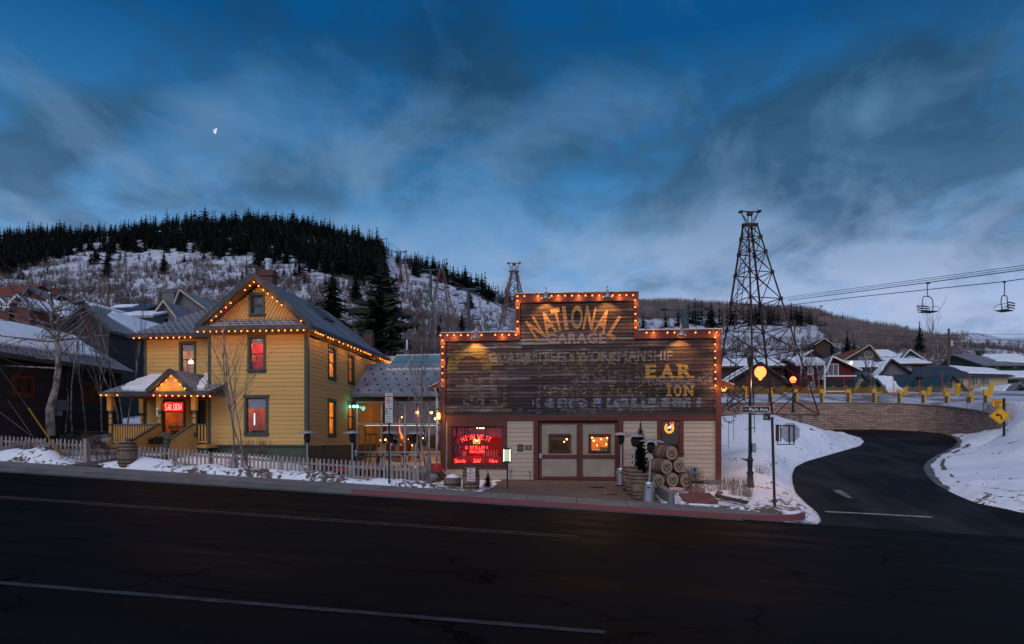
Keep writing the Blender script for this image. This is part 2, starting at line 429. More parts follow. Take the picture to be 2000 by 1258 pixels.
cpp(1480,905,32.5); cpp(1450,850,43); cpp(1530,845,43); cpp(1300,830,50)
for Y in RY[4:]: 
    i = RY.index(Y); cp(RL[i], Y, zR(Y)+.05); cp(RR[i], Y, zR(Y)+.05)
cpp(1900,905,38); cpp(1960,900,37); cpp(2000,870,37); cpp(2000,783,46); cpp(2100,790,44); cpp(2000,940,31); cpp(2200,900,33); cpp(2400,780,45); cpp(1925,880,43); cpp(1962,868,46.2); cpp(1990,820,43.5); cpp(2300,1000,26)
cp(12,66,2.7); cp(18,66,2.8); cp(26,62,2.6); cp(5,62,2.8); cp(36,58,4.5); cp(44,52,5.5); cp(-5,60,3); cp(-15,60,5); cp(-30,60,6.2); cp(-50,60,6.8)
CPa = np.array(CP); 
def _tps(P):
    n = len(P); X = P[:, :2]
    d = np.linalg.norm(X[:, None]-X[None], axis=2)
    K = np.where(d > 0, d*d*np.log(d+1e-12), 0)+np.eye(n)*.6
    Pm = np.hstack([np.ones((n,1)), X]); Z = np.zeros((n+3, n+3)); Z[:n,:n] = K; Z[:n,n:] = Pm; Z[n:,:n] = Pm.T
    return np.linalg.solve(Z, np.concatenate([P[:,2], np.zeros(3)]))
TW = _tps(CPa)
def tz(X, Y):
    d2 = (CPa[:,0]-X)**2+(CPa[:,1]-Y)**2
    k = np.where(d2 > 1e-9, .5*d2*np.log(d2+1e-12), 0)
    return float(k@TW[:-3]+TW[-3]+TW[-2]*X+TW[-1]*Y)
def smooth(a, b, x):
    t = min(max((x-a)/(b-a), 0), 1); return t*t*(3-2*t)
def inbox(X, Y, x0, x1, y0, y1, m=.3):
    return smooth(x0-m, x0, X)*(1-smooth(x1, x1+m, X))*smooth(y0-m, y0, Y)*(1-smooth(y1, y1+m, Y))
XG0, XG1 = fx(861,30), fx(1409,30)
XP0 = -12.5
def ground(X, Y, bumps=True):
    z = max(min(tz(X, Y), 9.5), -1.6)
    if Y < 24.45: z = Bz(X)+.10
    nz = noise.fractal(Vector((X*.55, Y*.55, 3.1)), 1, 2, 4)
    nf = noise.fractal(Vector((X*2.1, Y*2.1, 7.7)), 1, 2, 3)
    if bumps:
        far = smooth(24.5, 26, Y)
        z += (nz*.10+nf*.02)*far
        # ploughed bank between pavement and picket fence
        bank = math.exp(-((Y-25.25)/.55)**2)
        wx = lin([-60,-30,-23.5,-22.4,-21.2,-20.4,-19.2,-18.3,-17.2,-12,-7,-5.6,-5.0,20], [.25,.25,.25,.38,.5,.2,-.03,.12,.42,.36,.22,.2,0,0], X)
        z += bank*(wx*(1+.5*nz)+nf*.06*(wx > .05))
    # flat platforms
    pat = inbox(X, Y, XP0+.1, -6.0, 26.6, 38, .4); z = z*(1-pat)+(-.04)*pat
    drv = inbox(X, Y, -3.0, 2.9, 24.3, 30, .35); z = z*(1-drv)+min(z, lin([24.4,30],[Bz(X)+.10,-.06], Y)-.04)*drv
    gar = inbox(X, Y, XG0, XG1, 30, 46, .1); z = z*(1-gar)+(-.3)*gar
    # side road cut
    if Y >= 22.3:
        L = lin(RY, RL, Y); Rr = lin(RY, RR, Y); zr = zroad(X, Y)
        e = 0 if L <= X <= Rr else min(abs(X-L), abs(X-Rr))
        if e < 1.6 and Y < 62:
            t = smooth(.05, 1.5, e)
            z = (zr-.06)*(1-t)+z*t
            if t > 0: z += .16*math.exp(-((e-.7)/.4)**2)*(1+nf)
        elif L < X < Rr: z = zr-.06
    return z
def flatz(X, Y): return ground(X, Y, False)
def grid_mesh(xs, ys, fn, name, mats, base=(0,0,0), uv=False):
    nx, ny = len(xs), len(ys)
    v = [(x, y, fn(x, y)) for y in ys for x in xs]
    f = [(j*nx+i, j*nx+i+1, (j+1)*nx+i+1, (j+1)*nx+i) for j in range(ny-1) for i in range(nx-1)]
    me = bpy.data.meshes.new(name); me.from_pydata(v, [], f)
    me.polygons.foreach_set('use_smooth', [True]*len(f))
    for m in (mats if isinstance(mats, list) else [mats]): me.materials.append(m)
    o = bpy.data.objects.new(name, me); COL.objects.link(o); return o
# snow with earth and litter showing through along the edges
def ground_snow():
    m, nt, o = newmat('ground_snow')
    b = node(nt, 'ShaderNodeBsdfPrincipled', Roughness=.85); b.inputs['Specular IOR Level'].default_value = .25; nt.links.new(b.outputs[0], o.inputs[0])
    g = nt.nodes.new('ShaderNodeNewGeometry'); sx = nt.nodes.new('ShaderNodeSeparateXYZ'); nt.links.new(g.outputs['Position'], sx.inputs[0])
    n1 = node(nt, 'ShaderNodeTexNoise', Scale=.9, Detail=8); nt.links.new(g.outputs['Position'], n1.inputs['Vector'])
    n2 = node(nt, 'ShaderNodeTexNoise', Scale=6, Detail=6); nt.links.new(g.outputs['Position'], n2.inputs['Vector'])
    # dirt: more towards the street edge
    k0_ = mathn(nt, 'MULTIPLY', mathn(nt, 'SUBTRACT', sx.outputs['Y'], 28), .01, clamp=True)
    edge = mathn(nt, 'SUBTRACT', 1.0, mathn(nt, 'DIVIDE', mathn(nt, 'SUBTRACT', sx.outputs['Y'], 24.5), 3.5), clamp=True)
    k = mathn(nt, 'ADD', mathn(nt, 'MULTIPLY', n1.outputs[0], .6), mathn(nt, 'MULTIPLY', n2.outputs[0], .5))
    k = mathn(nt, 'ADD', k, mathn(nt, 'MULTIPLY', edge, .05)); k = mathn(nt, 'SUBTRACT', k, mathn(nt, 'MINIMUM', k0_, .035))
    d = ramp(nt, k, [(.60, (0,0,0)), (.66, (1,1,1))])
    s = ramp(nt, n1.outputs[0], [(.3, (.66,.70,.77)), (.7, (.82,.84,.88))])
    nt.links.new(mixc(nt, d.outputs[0], s.outputs[0], (.10,.075,.06)), b.inputs['Base Color'])
    bp = node(nt, 'ShaderNodeBump', Strength=.45, Distance=.06); nt.links.new(mathn(nt, 'ADD', n2.outputs[0], n1.outputs[0]), bp.inputs['Height']); nt.links.new(bp.outputs[0], b.inputs['Normal'])
    return m
m_gsnow = ground_snow()
xs = sorted(set([round(x, 2) for x in np.arange(-60, -30, 1.0)]+[round(x, 2) for x in np.arange(-30, 30, .3)]+[round(x, 2) for x in np.arange(30, 62, 1.0)]))
ys = [22.3]+[round(y, 2) for y in np.arange(22.8, 34, .28)]+[round(y, 2) for y in np.arange(34, 70, .6)]
def gfun(x, y):
    if y < 24.5 and x < 9.0: return Bz(x)-.12
    return ground(x, y)
g = grid_mesh(xs, ys, gfun, 'snowy_ground', m_gsnow); tag(g, 'old snow lying over the yards and the bank beside the side road', 'ground', kind='structure')
# ------------------------------------------------------------- street
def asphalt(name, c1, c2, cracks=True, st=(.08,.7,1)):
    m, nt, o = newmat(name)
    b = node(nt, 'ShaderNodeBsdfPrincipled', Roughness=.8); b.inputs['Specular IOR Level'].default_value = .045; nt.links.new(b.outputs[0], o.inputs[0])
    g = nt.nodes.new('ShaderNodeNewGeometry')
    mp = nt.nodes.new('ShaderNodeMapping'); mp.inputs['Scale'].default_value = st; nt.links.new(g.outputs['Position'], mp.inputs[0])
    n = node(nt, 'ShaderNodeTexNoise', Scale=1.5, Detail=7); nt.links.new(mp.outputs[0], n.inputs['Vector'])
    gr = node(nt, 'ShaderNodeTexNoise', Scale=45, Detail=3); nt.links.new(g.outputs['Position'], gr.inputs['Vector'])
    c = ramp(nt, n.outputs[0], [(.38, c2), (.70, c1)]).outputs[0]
    c = mixc(nt, .35, c, gr.outputs[0], 'OVERLAY')
    if cracks:
        wp = node(nt, 'ShaderNodeTexNoise', Scale=1.1, Detail=5); nt.links.new(g.outputs['Position'], wp.inputs['Vector'])
        ad = nt.nodes.new('ShaderNodeMix'); ad.data_type = 'VECTOR'; ad.inputs[0].default_value = .5
        nt.links.new(g.outputs['Position'], ad.inputs[4]); nt.links.new(wp.outputs[1], ad.inputs[5])
        mp2 = nt.nodes.new('ShaderNodeMapping'); mp2.inputs['Scale'].default_value = (.62,.9,1); nt.links.new(ad.outputs[1], mp2.inputs[0])
        vo = nt.nodes.new('ShaderNodeTexVoronoi'); vo.feature = 'DISTANCE_TO_EDGE'; vo.inputs['Scale'].default_value = .9; nt.links.new(mp2.outputs[0], vo.inputs['Vector'])
        cm = node(nt, 'ShaderNodeTexNoise', Scale=.35, Detail=2); nt.links.new(g.outputs['Position'], cm.inputs['Vector'])
        cr = ramp(nt, vo.outputs['Distance'], [(.0, (.8,.8,.8)), (.016, (0,0,0))])
        cf = mathn(nt, 'MULTIPLY', cr.outputs[0], ramp(nt, cm.outputs[0], [(.42,(0,0,0)),(.5,(1,1,1))]).outputs[0])
        c = mixc(nt, cf, c, (.0006,.0006,.0006)); nt.links.new(mathn(nt, 'MULTIPLY', mathn(nt, 'SUBTRACT', 1.0, cf), .028), b.inputs['Specular IOR Level'])
    nt.links.new(c, b.inputs['Base Color'])
    nt.links.new(ramp(nt, n.outputs[0], [(.3, (.55,)*3), (.7, (.85,)*3)]).outputs[0], b.inputs['Roughness'])
    bp = node(nt, 'ShaderNodeBump', Strength=.5, Distance=.01); nt.links.new(gr.outputs[0], bp.inputs['Height']); nt.links.new(bp.outputs[0], b.inputs['Normal'])
    return m
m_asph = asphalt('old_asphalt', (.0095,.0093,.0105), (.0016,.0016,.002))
m_asph2 = asphalt('fresh_asphalt', (.034,.034,.040), (.006,.006,.0068), cracks=False, st=(.55,.11,1))
xs2 = [-90,-60,-40,-25,-15,-5,0,5,9,15,25,40,60,90]
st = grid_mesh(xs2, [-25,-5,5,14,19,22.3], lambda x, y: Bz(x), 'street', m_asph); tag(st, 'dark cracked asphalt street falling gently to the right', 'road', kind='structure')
gr0 = grid_mesh([-1500,-90,90,1500], [-900,-25,22,60], lambda x, y: Bz(max(min(x,90),-90))-.6, 'ground', M('earth', (.06,.05,.045), (.04,.035,.03), .2)); tag(gr0, kind='structure')
def street_strip(name, y0, y1, x0, x1, mat, lift, label, n=60, wob=0):
    xs = np.linspace(x0, x1, n)
    o = grid_mesh(list(xs), [y0, y1], lambda x, y: Bz(x)+lift, name, mat); tag(o, label, 'road marking', kind='structure'); return o
def worn(name, c, under, thr=.5):
    m, nt, o = newmat(name)
    b = node(nt, 'ShaderNodeBsdfPrincipled', Roughness=.8); nt.links.new(b.outputs[0], o.inputs[0])
    g = nt.nodes.new('ShaderNodeNewGeometry'); n = node(nt, 'ShaderNodeTexNoise', Scale=5, Detail=8); nt.links.new(g.outputs['Position'], n.inputs['Vector'])
    nt.links.new(ramp(nt, n.outputs[0], [(thr-.08, under), (thr+.08, c)]).outputs[0], b.inputs['Base Color']); return m
m_yline = worn('worn_yellow_line', (.10,.055,.012), (.010,.009,.008), .53)
m_wline = worn('worn_white_line', (.028,.027,.029), (.005,.005,.005), .50)
xe = at(1130,1050,15.7).x
street_strip('centre_line', 15.62, 15.74, -60, xe, m_yline, .006, 'faded yellow centre line, near stripe')
street_strip('centre_line', 15.90, 16.02, -60, xe, m_yline, .006, 'faded yellow centre line, far stripe')
street_strip('edge_line', 8.05, 8.2, -45, at(1182,1235,8.1).x, m_wline, .006, 'worn white edge line across the near lane')
street_strip('gutter_pan', KY-.5, KY-.01, -90, 5.2, M('gutter_concrete', (.085,.085,.09), (.05,.05,.055), 1.5), .008, 'grey concrete gutter along the kerb')
# side road
def rib_mesh(name, mat, lift, l0=0.0, r0=0.0, y0=22.3, y1=61.2, n=70, m=14):
    v = []; f = []
    for j in range(n):
        Y = y0+(y1-y0)*j/(n-1); L = lin(RY, RL, Y)+l0; Q = lin(RY, RR, Y)+r0
        for i in range(m):
            X = L+(Q-L)*i/(m-1); v.append((X, Y, zroad(X, Y)+lift))
    for j in range(n-1):
        for i in range(m-1): f.append((j*m+i, j*m+i+1, (j+1)*m+i+1, (j+1)*m+i))
    me = bpy.data.meshes.new(name); me.from_pydata(v, [], f); me.materials.append(mat); me.polygons.foreach_set('use_smooth', [True]*len(f))
    o = bpy.data.objects.new(name, me); COL.objects.link(o); return o
tag(rib_mesh('side_road', m_asph2, .0), 'freshly laid black side road curving up to the right below the stone wall', 'road', kind='structure')
# concrete gutter along the right edge of the bend
mb = MB(); 
for j in range(40):
    Y0 = 31+(60-31)*j/40; Y1 = 31+(60-31)*(j+1)/40
    a0, a1 = lin(RY,RR,Y0), lin(RY,RR,Y1); w = .75
    mb.poly([(a0-.05,Y0,zroad(a0,Y0)+.012),(a0+w,Y0,zroad(a0,Y0)+.03),(a1+w,Y1,zroad(a1,Y1)+.03),(a1-.05,Y1,zroad(a1,Y1)+.012)])
    mb.poly([(a0+w,Y0,zroad(a0,Y0)+.03),(a0+w+.04,Y0,zroad(a0,Y0)+.17),(a1+w+.04,Y1,zroad(a1,Y1)+.17),(a1+w,Y1,zroad(a1,Y1)+.03)])
    mb.poly([(a0+w+.04,Y0,zroad(a0,Y0)+.17),(a0+w+.22,Y0,zroad(a0,Y0)+.17),(a1+w+.22,Y1,zroad(a1,Y1)+.17),(a1+w+.04,Y1,zroad(a1,Y1)+.17)])
tag(mb.build('bend_kerb', M('bend_concrete', (.15,.14,.14), (.08,.075,.075), 1.2), base=(0,0,0)), 'grey concrete kerb and gutter round the outside of the bend', 'kerb', kind='structure')
# stop line and patch at the mouth
a = at(1612,995,26.0); b_ = at(1820,1003,25.3)
mb = MB()
for i in range(20):
    t0, t1 = i/20, (i+1)/20; p = a.lerp(b_, t0); q = a.lerp(b_, t1)
    zz = lambda P, dy: (P.x, P.y+dy, zroad(P.x, P.y+dy)+.008)
    mb.poly([zz(p,-.12), zz(q,-.12), zz(q,.12), zz(p,.12)])
tag(mb.build('stop_line', M('stop_white', (.30,.30,.31), (.16,.16,.17), 3), base=(0,0,0)), 'white stop line across the mouth of the side road', 'road marking', kind='structure')
mb = MB(); pc = [(1626,952),(1640,950),(1652,956),(1666,966),(1655,965),(1640,958)]
mb.poly([(lambda p: (p.x,p.y,zroad(p.x,p.y)+.01))(at(x_, y_, 7057/(y_-857+134)-.4)) for x_, y_ in pc])
tag(mb.build('salt_patch', M('salt_stain', (.20,.20,.22), (.05,.05,.06), 6), base=(0,0,0)), 'small pale salt patch on the side road', 'stain', kind='structure')
# pavement, kerb, red paint: swept along the kerb path with a rounded corner
path = [(x, KY) for x in np.arange(-90, 4.6, .75)]
for i in range(1, 12):
    an = math.radians(i*6.5); path.append((4.6+3.6*math.sin(an), KY+3.6*(1-math.cos(an))))
def sweep(name, offs, mat, x0, x1, label, cat='pavement', joint=None):
    pts = [p for p in path if x0 <= p[0] <= x1]; mb = MB(); n = len(pts)
    rows = []
    for i, p in enumerate(pts):
        a = pts[max(i-1,0)]; b = pts[min(i+1,n-1)]; t = Vector((b[0]-a[0], b[1]-a[1])).normalized(); nn = Vector((-t.y, t.x))
        rows.append([(p[0]+nn.x*o, p[1]+nn.y*o, Bz(p[0])+h) for (o, h) in offs])
    for i in range(n-1):
        for k in range(len(offs)-1): mb.poly([rows[i][k], rows[i+1][k], rows[i+1][k+1], rows[i][k+1]])
    return tag(mb.build(name, mat, base=(0,0,0)), label, cat, kind='structure')
m_kerb = M('kerb_concrete', (.13,.13,.13), (.085,.085,.09), 1.1, bump=.2, bscale=12)
m_kred = worn('red_kerb_paint', (.20,.04,.045), (.11,.055,.055), .46)
xr = fx(728, KY)
sweep('kerb', [(0,-.05),(.02,.13),(.16,.15)], m_kerb, -90, xr, 'plain grey kerb along the pavement', 'kerb')
sweep('red_kerb', [(0,-.05),(.02,.13),(.16,.15)], m_kred, xr-.8, 9, 'red painted kerb in front of the garage', 'kerb')
def pavemat():
    m, nt, o = newmat('pavement_slabs')
    b = node(nt, 'ShaderNodeBsdfPrincipled', Roughness=.85); nt.links.new(b.outputs[0], o.inputs[0])
    g = nt.nodes.new('ShaderNodeNewGeometry'); s = nt.nodes.new('ShaderNodeSeparateXYZ'); nt.links.new(g.outputs['Position'], s.inputs[0])
    fr_ = mathn(nt, 'FRACT', mathn(nt, 'DIVIDE', s.outputs['X'], 1.7)); j = mathn(nt, 'LESS_THAN', fr_, .018)
    n = node(nt, 'ShaderNodeTexNoise', Scale=1.3, Detail=8); nt.links.new(g.outputs['Position'], n.inputs['Vector'])
    c = ramp(nt, n.outputs[0], [(.3, (.10,.097,.097)), (.7, (.18,.178,.178))]).outputs[0]
    nt.links.new(mixc(nt, j, c, (.02,.02,.02)), b.inputs['Base Color']); return m
sweep('pavement', [(.16,.15),(1.0,.16),(2.15,.17),(2.2,.0)], pavemat(), -90, 7.0, 'grey concrete pavement with slab joints')
# paved forecourt, patio and porch path
m_paver = brickmat('brown_pavers', (.155,.115,.10), (.11,.085,.075), (.06,.05,.045), .22, .11, .008)
mb = MB()
for i in range(24):
    for j in range(8):
        x0 = -3.4+i*(6.4)/24; x1 = x0+6.4/24; y0 = 24.35+j*(5.6)/8; y1 = y0+.7
        z = lambda x, y: lin([24.35,30],[Bz(x)+.165,0.0], y)
        mb.poly([(x0,y0,z(x0,y0)),(x1,y0,z(x1,y0)),(x1,y1,z(x1,y1)),(x0,y1,z(x0,y1))])
tag(mb.build('forecourt', m_paver, base=(0,0,0), uv=True), 'brown block-paved forecourt before the garage doors', 'paving', kind='structure')
mb = MB(); mb.box((XP0-.1,26.7,-.2),(XG0,44,.01)); tag(mb.build('patio', M('patio_slab', (.10,.085,.075), (.06,.05,.045), 1.5), base=(0,26.7,0)), 'dark patio slab between the two houses', 'paving', kind='structure')
mb = MB(); xa, xb = fx(186,26), fx(236,26)
mb.poly([(xa,24.4,Bz(xa)+.18),(xb,24.4,Bz(xb)+.18),(xb+1.0,28,1.08),(xa+.4,28,1.1)])
tag(mb.build('garden_path', M('path_concrete', (.09,.075,.07), (.06,.05,.05), 1.5), base=(0,0,0)), 'grey path from the pavement to the porch steps', 'path', kind='structure')
# ------------------------------------------------------------- windows (shared)
def window(parent, fr, u0, u1, z0, z1, mt, ms, trim=.12, sill=.06, room=None, depth=2.0, double=True, mull=(), light=None, lcol=(1,.5,.2), blind=0, glass=None, cap=False, margin=.5, bars=.045):
    mb = MB()
    fbox(mb, fr, u0-trim, u0, z0-.0, z1, -.06, .045); fbox(mb, fr, u1, u1+trim, z0, z1, -.06, .045)
    fbox(mb, fr, u0-trim-(.04 if cap else 0), u1+trim+(.04 if cap else 0), z1, z1+trim*1.15, -.06, .06)
    fbox(mb, fr, u0-trim-.03, u1+trim+.03, z0-sill, z0, -.06, .085)
    fbox(mb, fr, u0-trim, u1+trim, z0-sill-trim*.9, z0-sill, -.04, .04)
    w = mb.build('window', mt, parent)
    mb = MB(); b = bars
    fbox(mb, fr, u0, u0+b, z0, z1, -.09, -.03); fbox(mb, fr, u1-b, u1, z0, z1, -.09, -.03)
    fbox(mb, fr, u0+b, u1-b, z0, z0+b, -.09, -.03); fbox(mb, fr, u0+b, u1-b, z1-b, z1, -.09, -.03)
    if double: fbox(mb, fr, u0+b, u1-b, (z0+z1)/2-b*.6, (z0+z1)/2+b*.6, -.08, -.02)
    for m_ in mull:
        if m_[0] == 'v': q = u0+(u1-u0)*m_[1]; fbox(mb, fr, q-b/2, q+b/2, z0+b, z1-b, -.085, -.035)
        else: q = z0+(z1-z0)*m_[1]; fbox(mb, fr, u0+b, u1-b, q-b/2, q+b/2, -.087, -.033)
    mb.build('sash', ms, w)
    mb = MB(); mb.poly([fr.p(u0+b,z0+b,-.06), fr.p(u1-b,z0+b,-.06), fr.p(u1-b,z1-b,-.06), fr.p(u0+b,z1-b,-.06)]); mb.build('pane', glass or m_glass, w)
    if blind:
        mb = MB(); fbox(mb, fr, u0+b, u1-b, z1-b-(z1-z0)*blind, z1-b, -.14, -.12); mb.build('blind', m_blind, w)
    if room is not None:
        mb = MB(); g = margin; a, c, d, e = u0-g, u1+g, z0-g, z1+g*.7
        P = fr.p; o0 = -.10; o1 = -depth
        for q in ([P(a,d,o1),P(c,d,o1),P(c,e,o1),P(a,e,o1)], [P(a,d,o0),P(a,d,o1),P(a,e,o1),P(a,e,o0)], [P(c,d,o0),P(c,e,o0),P(c,e,o1),P(c,d,o1)],
                  [P(a,e,o0),P(a,e,o1),P(c,e,o1),P(c,e,o0)], [P(a,d,o0),P(c,d,o0),P(c,d,o1),P(a,d,o1)],
                  [P(a,d,o0),P(u0,d,o0),P(u0,e,o0),P(a,e,o0)], [P(u1,d,o0),P(c,d,o0),P(c,e,o0),P(u1,e,o0)], [P(u0,z1,o0),P(u1,z1,o0),P(u1,e,o0),P(u0,e,o0)], [P(u0,d,o0),P(u1,d,o0),P(u1,z0,o0),P(u0,z0,o0)]):
            mb.poly(q)
        mb.build('room', room, w)
        if light: lamp('room_light', fr.p((u0+u1)/2, (z1-.1 if light != 8.5 else z0+.25), -depth*.55 if light != 8.5 else -1.4), light*6, lcol, .12, parent=w)
    return w
m_blind = M('window_blind', (.5,.5,.54), (.42,.42,.46), 2)
m_roomred = M('room_red', (.42,.05,.035), (.3,.03,.025), 2)
m_roomwarm = M('room_ochre', (.45,.25,.10), (.3,.15,.06), 2)
m_roomwood = M('room_wood', (.28,.10,.035), (.16,.05,.02), 3, stretch=(6,1,1))
m_roomgrey = M('room_grey', (.14,.12,.14), (.08,.07,.09), 1.5)
m_black_room = M('room_dark', (.03,.02,.018), (.015,.012,.012), 2)
# ------------------------------------------------------------- bulbs
def bulb_mesh(name, mat, r=.036):
    me = bpy.data.meshes.new(name); import bmesh
    bm = bmesh.new(); bmesh.ops.create_icosphere(bm, subdivisions=1, radius=r); bm.to_mesh(me); bm.free()
    me.materials.append(mat); me.polygons.foreach_set('use_smooth', [True]*len(me.polygons)); return me
me_bulb = bulb_mesh('bulb', m_bulb)
def string(label, pts, breaks=(), base=None, group='bulb strings on the eaves'):
    base = base or pts[0]
    t = thing('string_lights', base, label, 'string lights', group)
    mb = MB(); seg = [pts[0]]
    for i in range(1, len(pts)):
        if i in breaks:
            if len(seg) > 1: mb.tube(seg, .009, 4)
            seg = [pts[i]]
        else:
            a, b = seg[-1], pts[i]; seg.append((a+b)/2+Vector((0,0,-.0))+Vector((0,0,.03))); seg.append(b+Vector((0,0,.05)))
    if len(seg) > 1: mb.tube(seg, .009, 4)
    mb.build('wire', m_dark, t)
    for p in pts:
        o = bpy.data.objects.new('bulb', me_bulb); COL.objects.link(o); o.parent = t; o.location = Vector(p)-Vector(base)
    for p in pts[1::3]: lamp('bulb_glow', Vector(p)+V(.0,-.10,-.10), 6.0, (1,.42,.10), .05, parent=t)
    return t
# ------------------------------------------------------------- the old garage with the painted sign
GY = 30.0; GF = front(GY)
def gx(px): return fx(px, GY)
def gz(px, py): return at(px, py, GY).z
gx0, gx1 = gx(861), gx(1408)
garage = thing('garage_building', ((gx0+gx1)/2, GY, 0), 'old timber garage saloon with a stepped false front and faded painted sign boards', 'building')
def signmat():
    m, nt, o = newmat('weathered_sign_boards')
    b = node(nt, 'ShaderNodeBsdfPrincipled', Roughness=.75); b.inputs['Specular IOR Level'].default_value = .3; nt.links.new(b.outputs[0], o.inputs[0])
    g = nt.nodes.new('ShaderNodeNewGeometry'); s = nt.nodes.new('ShaderNodeSeparateXYZ'); nt.links.new(g.outputs['Position'], s.inputs[0])
    k = mathn(nt, 'FLOOR', mathn(nt, 'DIVIDE', mathn(nt, 'SUBTRACT', s.outputs['Z'], SZ0), .155))
    j = mathn(nt, 'FLOOR', mathn(nt, 'ADD', mathn(nt, 'DIVIDE', s.outputs['X'], 2.3), mathn(nt, 'MULTIPLY', mathn(nt, 'SINE', mathn(nt, 'MULTIPLY', k, 12.9)), .7)))
    cb = nt.nodes.new('ShaderNodeCombineXYZ'); nt.links.new(k, cb.inputs[0]); nt.links.new(j, cb.inputs[1])
    wn = nt.nodes.new('ShaderNodeTexWhiteNoise'); nt.links.new(cb.outputs[0], wn.inputs[0])
    mp = nt.nodes.new('ShaderNodeMapping'); mp.inputs['Scale'].default_value = (.45,1,8); nt.links.new(g.outputs['Position'], mp.inputs[0])
    n = node(nt, 'ShaderNodeTexNoise', Scale=2.6, Detail=9, Roughness=.7); nt.links.new(mp.outputs[0], n.inputs['Vector'])
    n3 = node(nt, 'ShaderNodeTexNoise', Scale=.9, Detail=5); nt.links.new(g.outputs['Position'], n3.inputs['Vector'])
    f = mathn(nt, 'ADD', mathn(nt, 'ADD', mathn(nt, 'MULTIPLY', wn.outputs[0], .30), mathn(nt, 'MULTIPLY', n.outputs[0], .66)), mathn(nt, 'MULTIPLY', n3.outputs[0], .22))
    c = ramp(nt, f, [(.38,(.007,.005,.006)), (.50,(.022,.015,.016)), (.61,(.042,.028,.028)), (.71,(.075,.06,.062)), (.81,(.25,.225,.235))]).outputs[0]
    # flaking remnants of old paint, in bands where the lettering ran
    sm_ = mathn(nt, 'MULTIPLY', mathn(nt, 'LESS_THAN', mathn(nt, 'FRACT', mathn(nt, 'DIVIDE', mathn(nt, 'SUBTRACT', s.outputs['Z'], SZ0), .155)), mathn(nt, 'MULTIPLY', n.outputs[0], .22)), .8); c = mixc(nt, sm_, c, (.006,.005,.005))
    def remnant(zc, zh, x0, x1, col, thr, sc_, seed):
        nonlocal c
        mp2 = nt.nodes.new('ShaderNodeMapping'); mp2.inputs['Scale'].default_value = (1.3,1,3.2); mp2.inputs['Location'].default_value = (seed,0,seed); nt.links.new(g.outputs['Position'], mp2.inputs[0])
        q = node(nt, 'ShaderNodeTexNoise', Scale=sc_, Detail=8, Roughness=.75); nt.links.new(mp2.outputs[0], q.inputs['Vector'])
        a = mathn(nt, 'LESS_THAN', mathn(nt, 'ABSOLUTE', mathn(nt, 'SUBTRACT', s.outputs['Z'], zc)), zh)
        d = mathn(nt, 'MULTIPLY', mathn(nt, 'GREATER_THAN', s.outputs['X'], x0), mathn(nt, 'LESS_THAN', s.outputs['X'], x1))
        lx = node(nt, 'ShaderNodeTexNoise', Scale=3.4, Detail=1); lx.noise_dimensions = '1D'; nt.links.new(mathn(nt, 'ADD', s.outputs['X'], seed), lx.inputs['W'])
        d = mathn(nt, 'MULTIPLY', d, ramp(nt, lx.outputs[0], [(.42,(.0,.0,.0)), (.5,(1,1,1))]).outputs[0])
        e = ramp(nt, q.outputs[0], [(thr,(0,0,0)), (thr+.05,(.8,.8,.8))]).outputs[0]
        c = mixc(nt, mathn(nt, 'MULTIPLY', mathn(nt, 'MULTIPLY', a, d), e), c, col)
    for (py0, py1, p0, p1, col, thr, sc_) in [(688,712,960,1260,(.20,.15,.05),.49,2.6),(692,710,955,1050,(.26,.23,.15),.52,2.2),(712,740,1050,1260,(.30,.20,.06),.54,3.5),(735,750,1120,1400,(.19,.16,.16),.51,3.2),
             (753,776,1050,1290,(.36,.25,.07),.54,3.4),(755,772,1050,1160,(.42,.42,.42),.56,4.0),(778,796,1040,1370,(.17,.20,.26),.47,3.0),(778,794,1100,1330,(.34,.26,.08),.56,3.6),(797,808,1000,1290,(.14,.14,.17),.52,3.4),
             (730,790,905,990,(.15,.125,.12),.50,2.0)]:
        zc = (gz(1130,py0)+gz(1130,py1))/2; zh = abs(gz(1130,py0)-gz(1130,py1))/2
        remnant(zc, zh, gx(p0), gx(p1), col, thr, sc_, R.uniform(0, 50))
    nt.links.new(c, b.inputs['Base Color'])
    bp = node(nt, 'ShaderNodeBump', Strength=.6, Distance=.02); nt.links.new(n.outputs[0], bp.inputs['Height']); nt.links.new(bp.outputs[0], b.inputs['Normal'])
    return m
SZ0 = gz(1130, 811)
zs0, zs1, zs2 = SZ0, gz(1130, 664), gz(1130, 590)
ztop1, ztop2 = gz(1130, 647.5), gz(1130, 572.5)
xs_l, xs_r = gx(870.5), gx(1397); xc_l, xc_r = gx(1016), gx(1238)
m_sign = signmat()
mb = MB()
siding(mb, GF, xs_l, xs_r, zs0, zs1+.02, [], .155, .02, 0, None, .008)
siding(mb, GF, xc_l, xc_r, zs0+.155*math.ceil((zs1-zs0)/.155), zs2+.02, [], .155, .02, 0, None, .008)
mb.build('sign_boards', m_sign, garage)
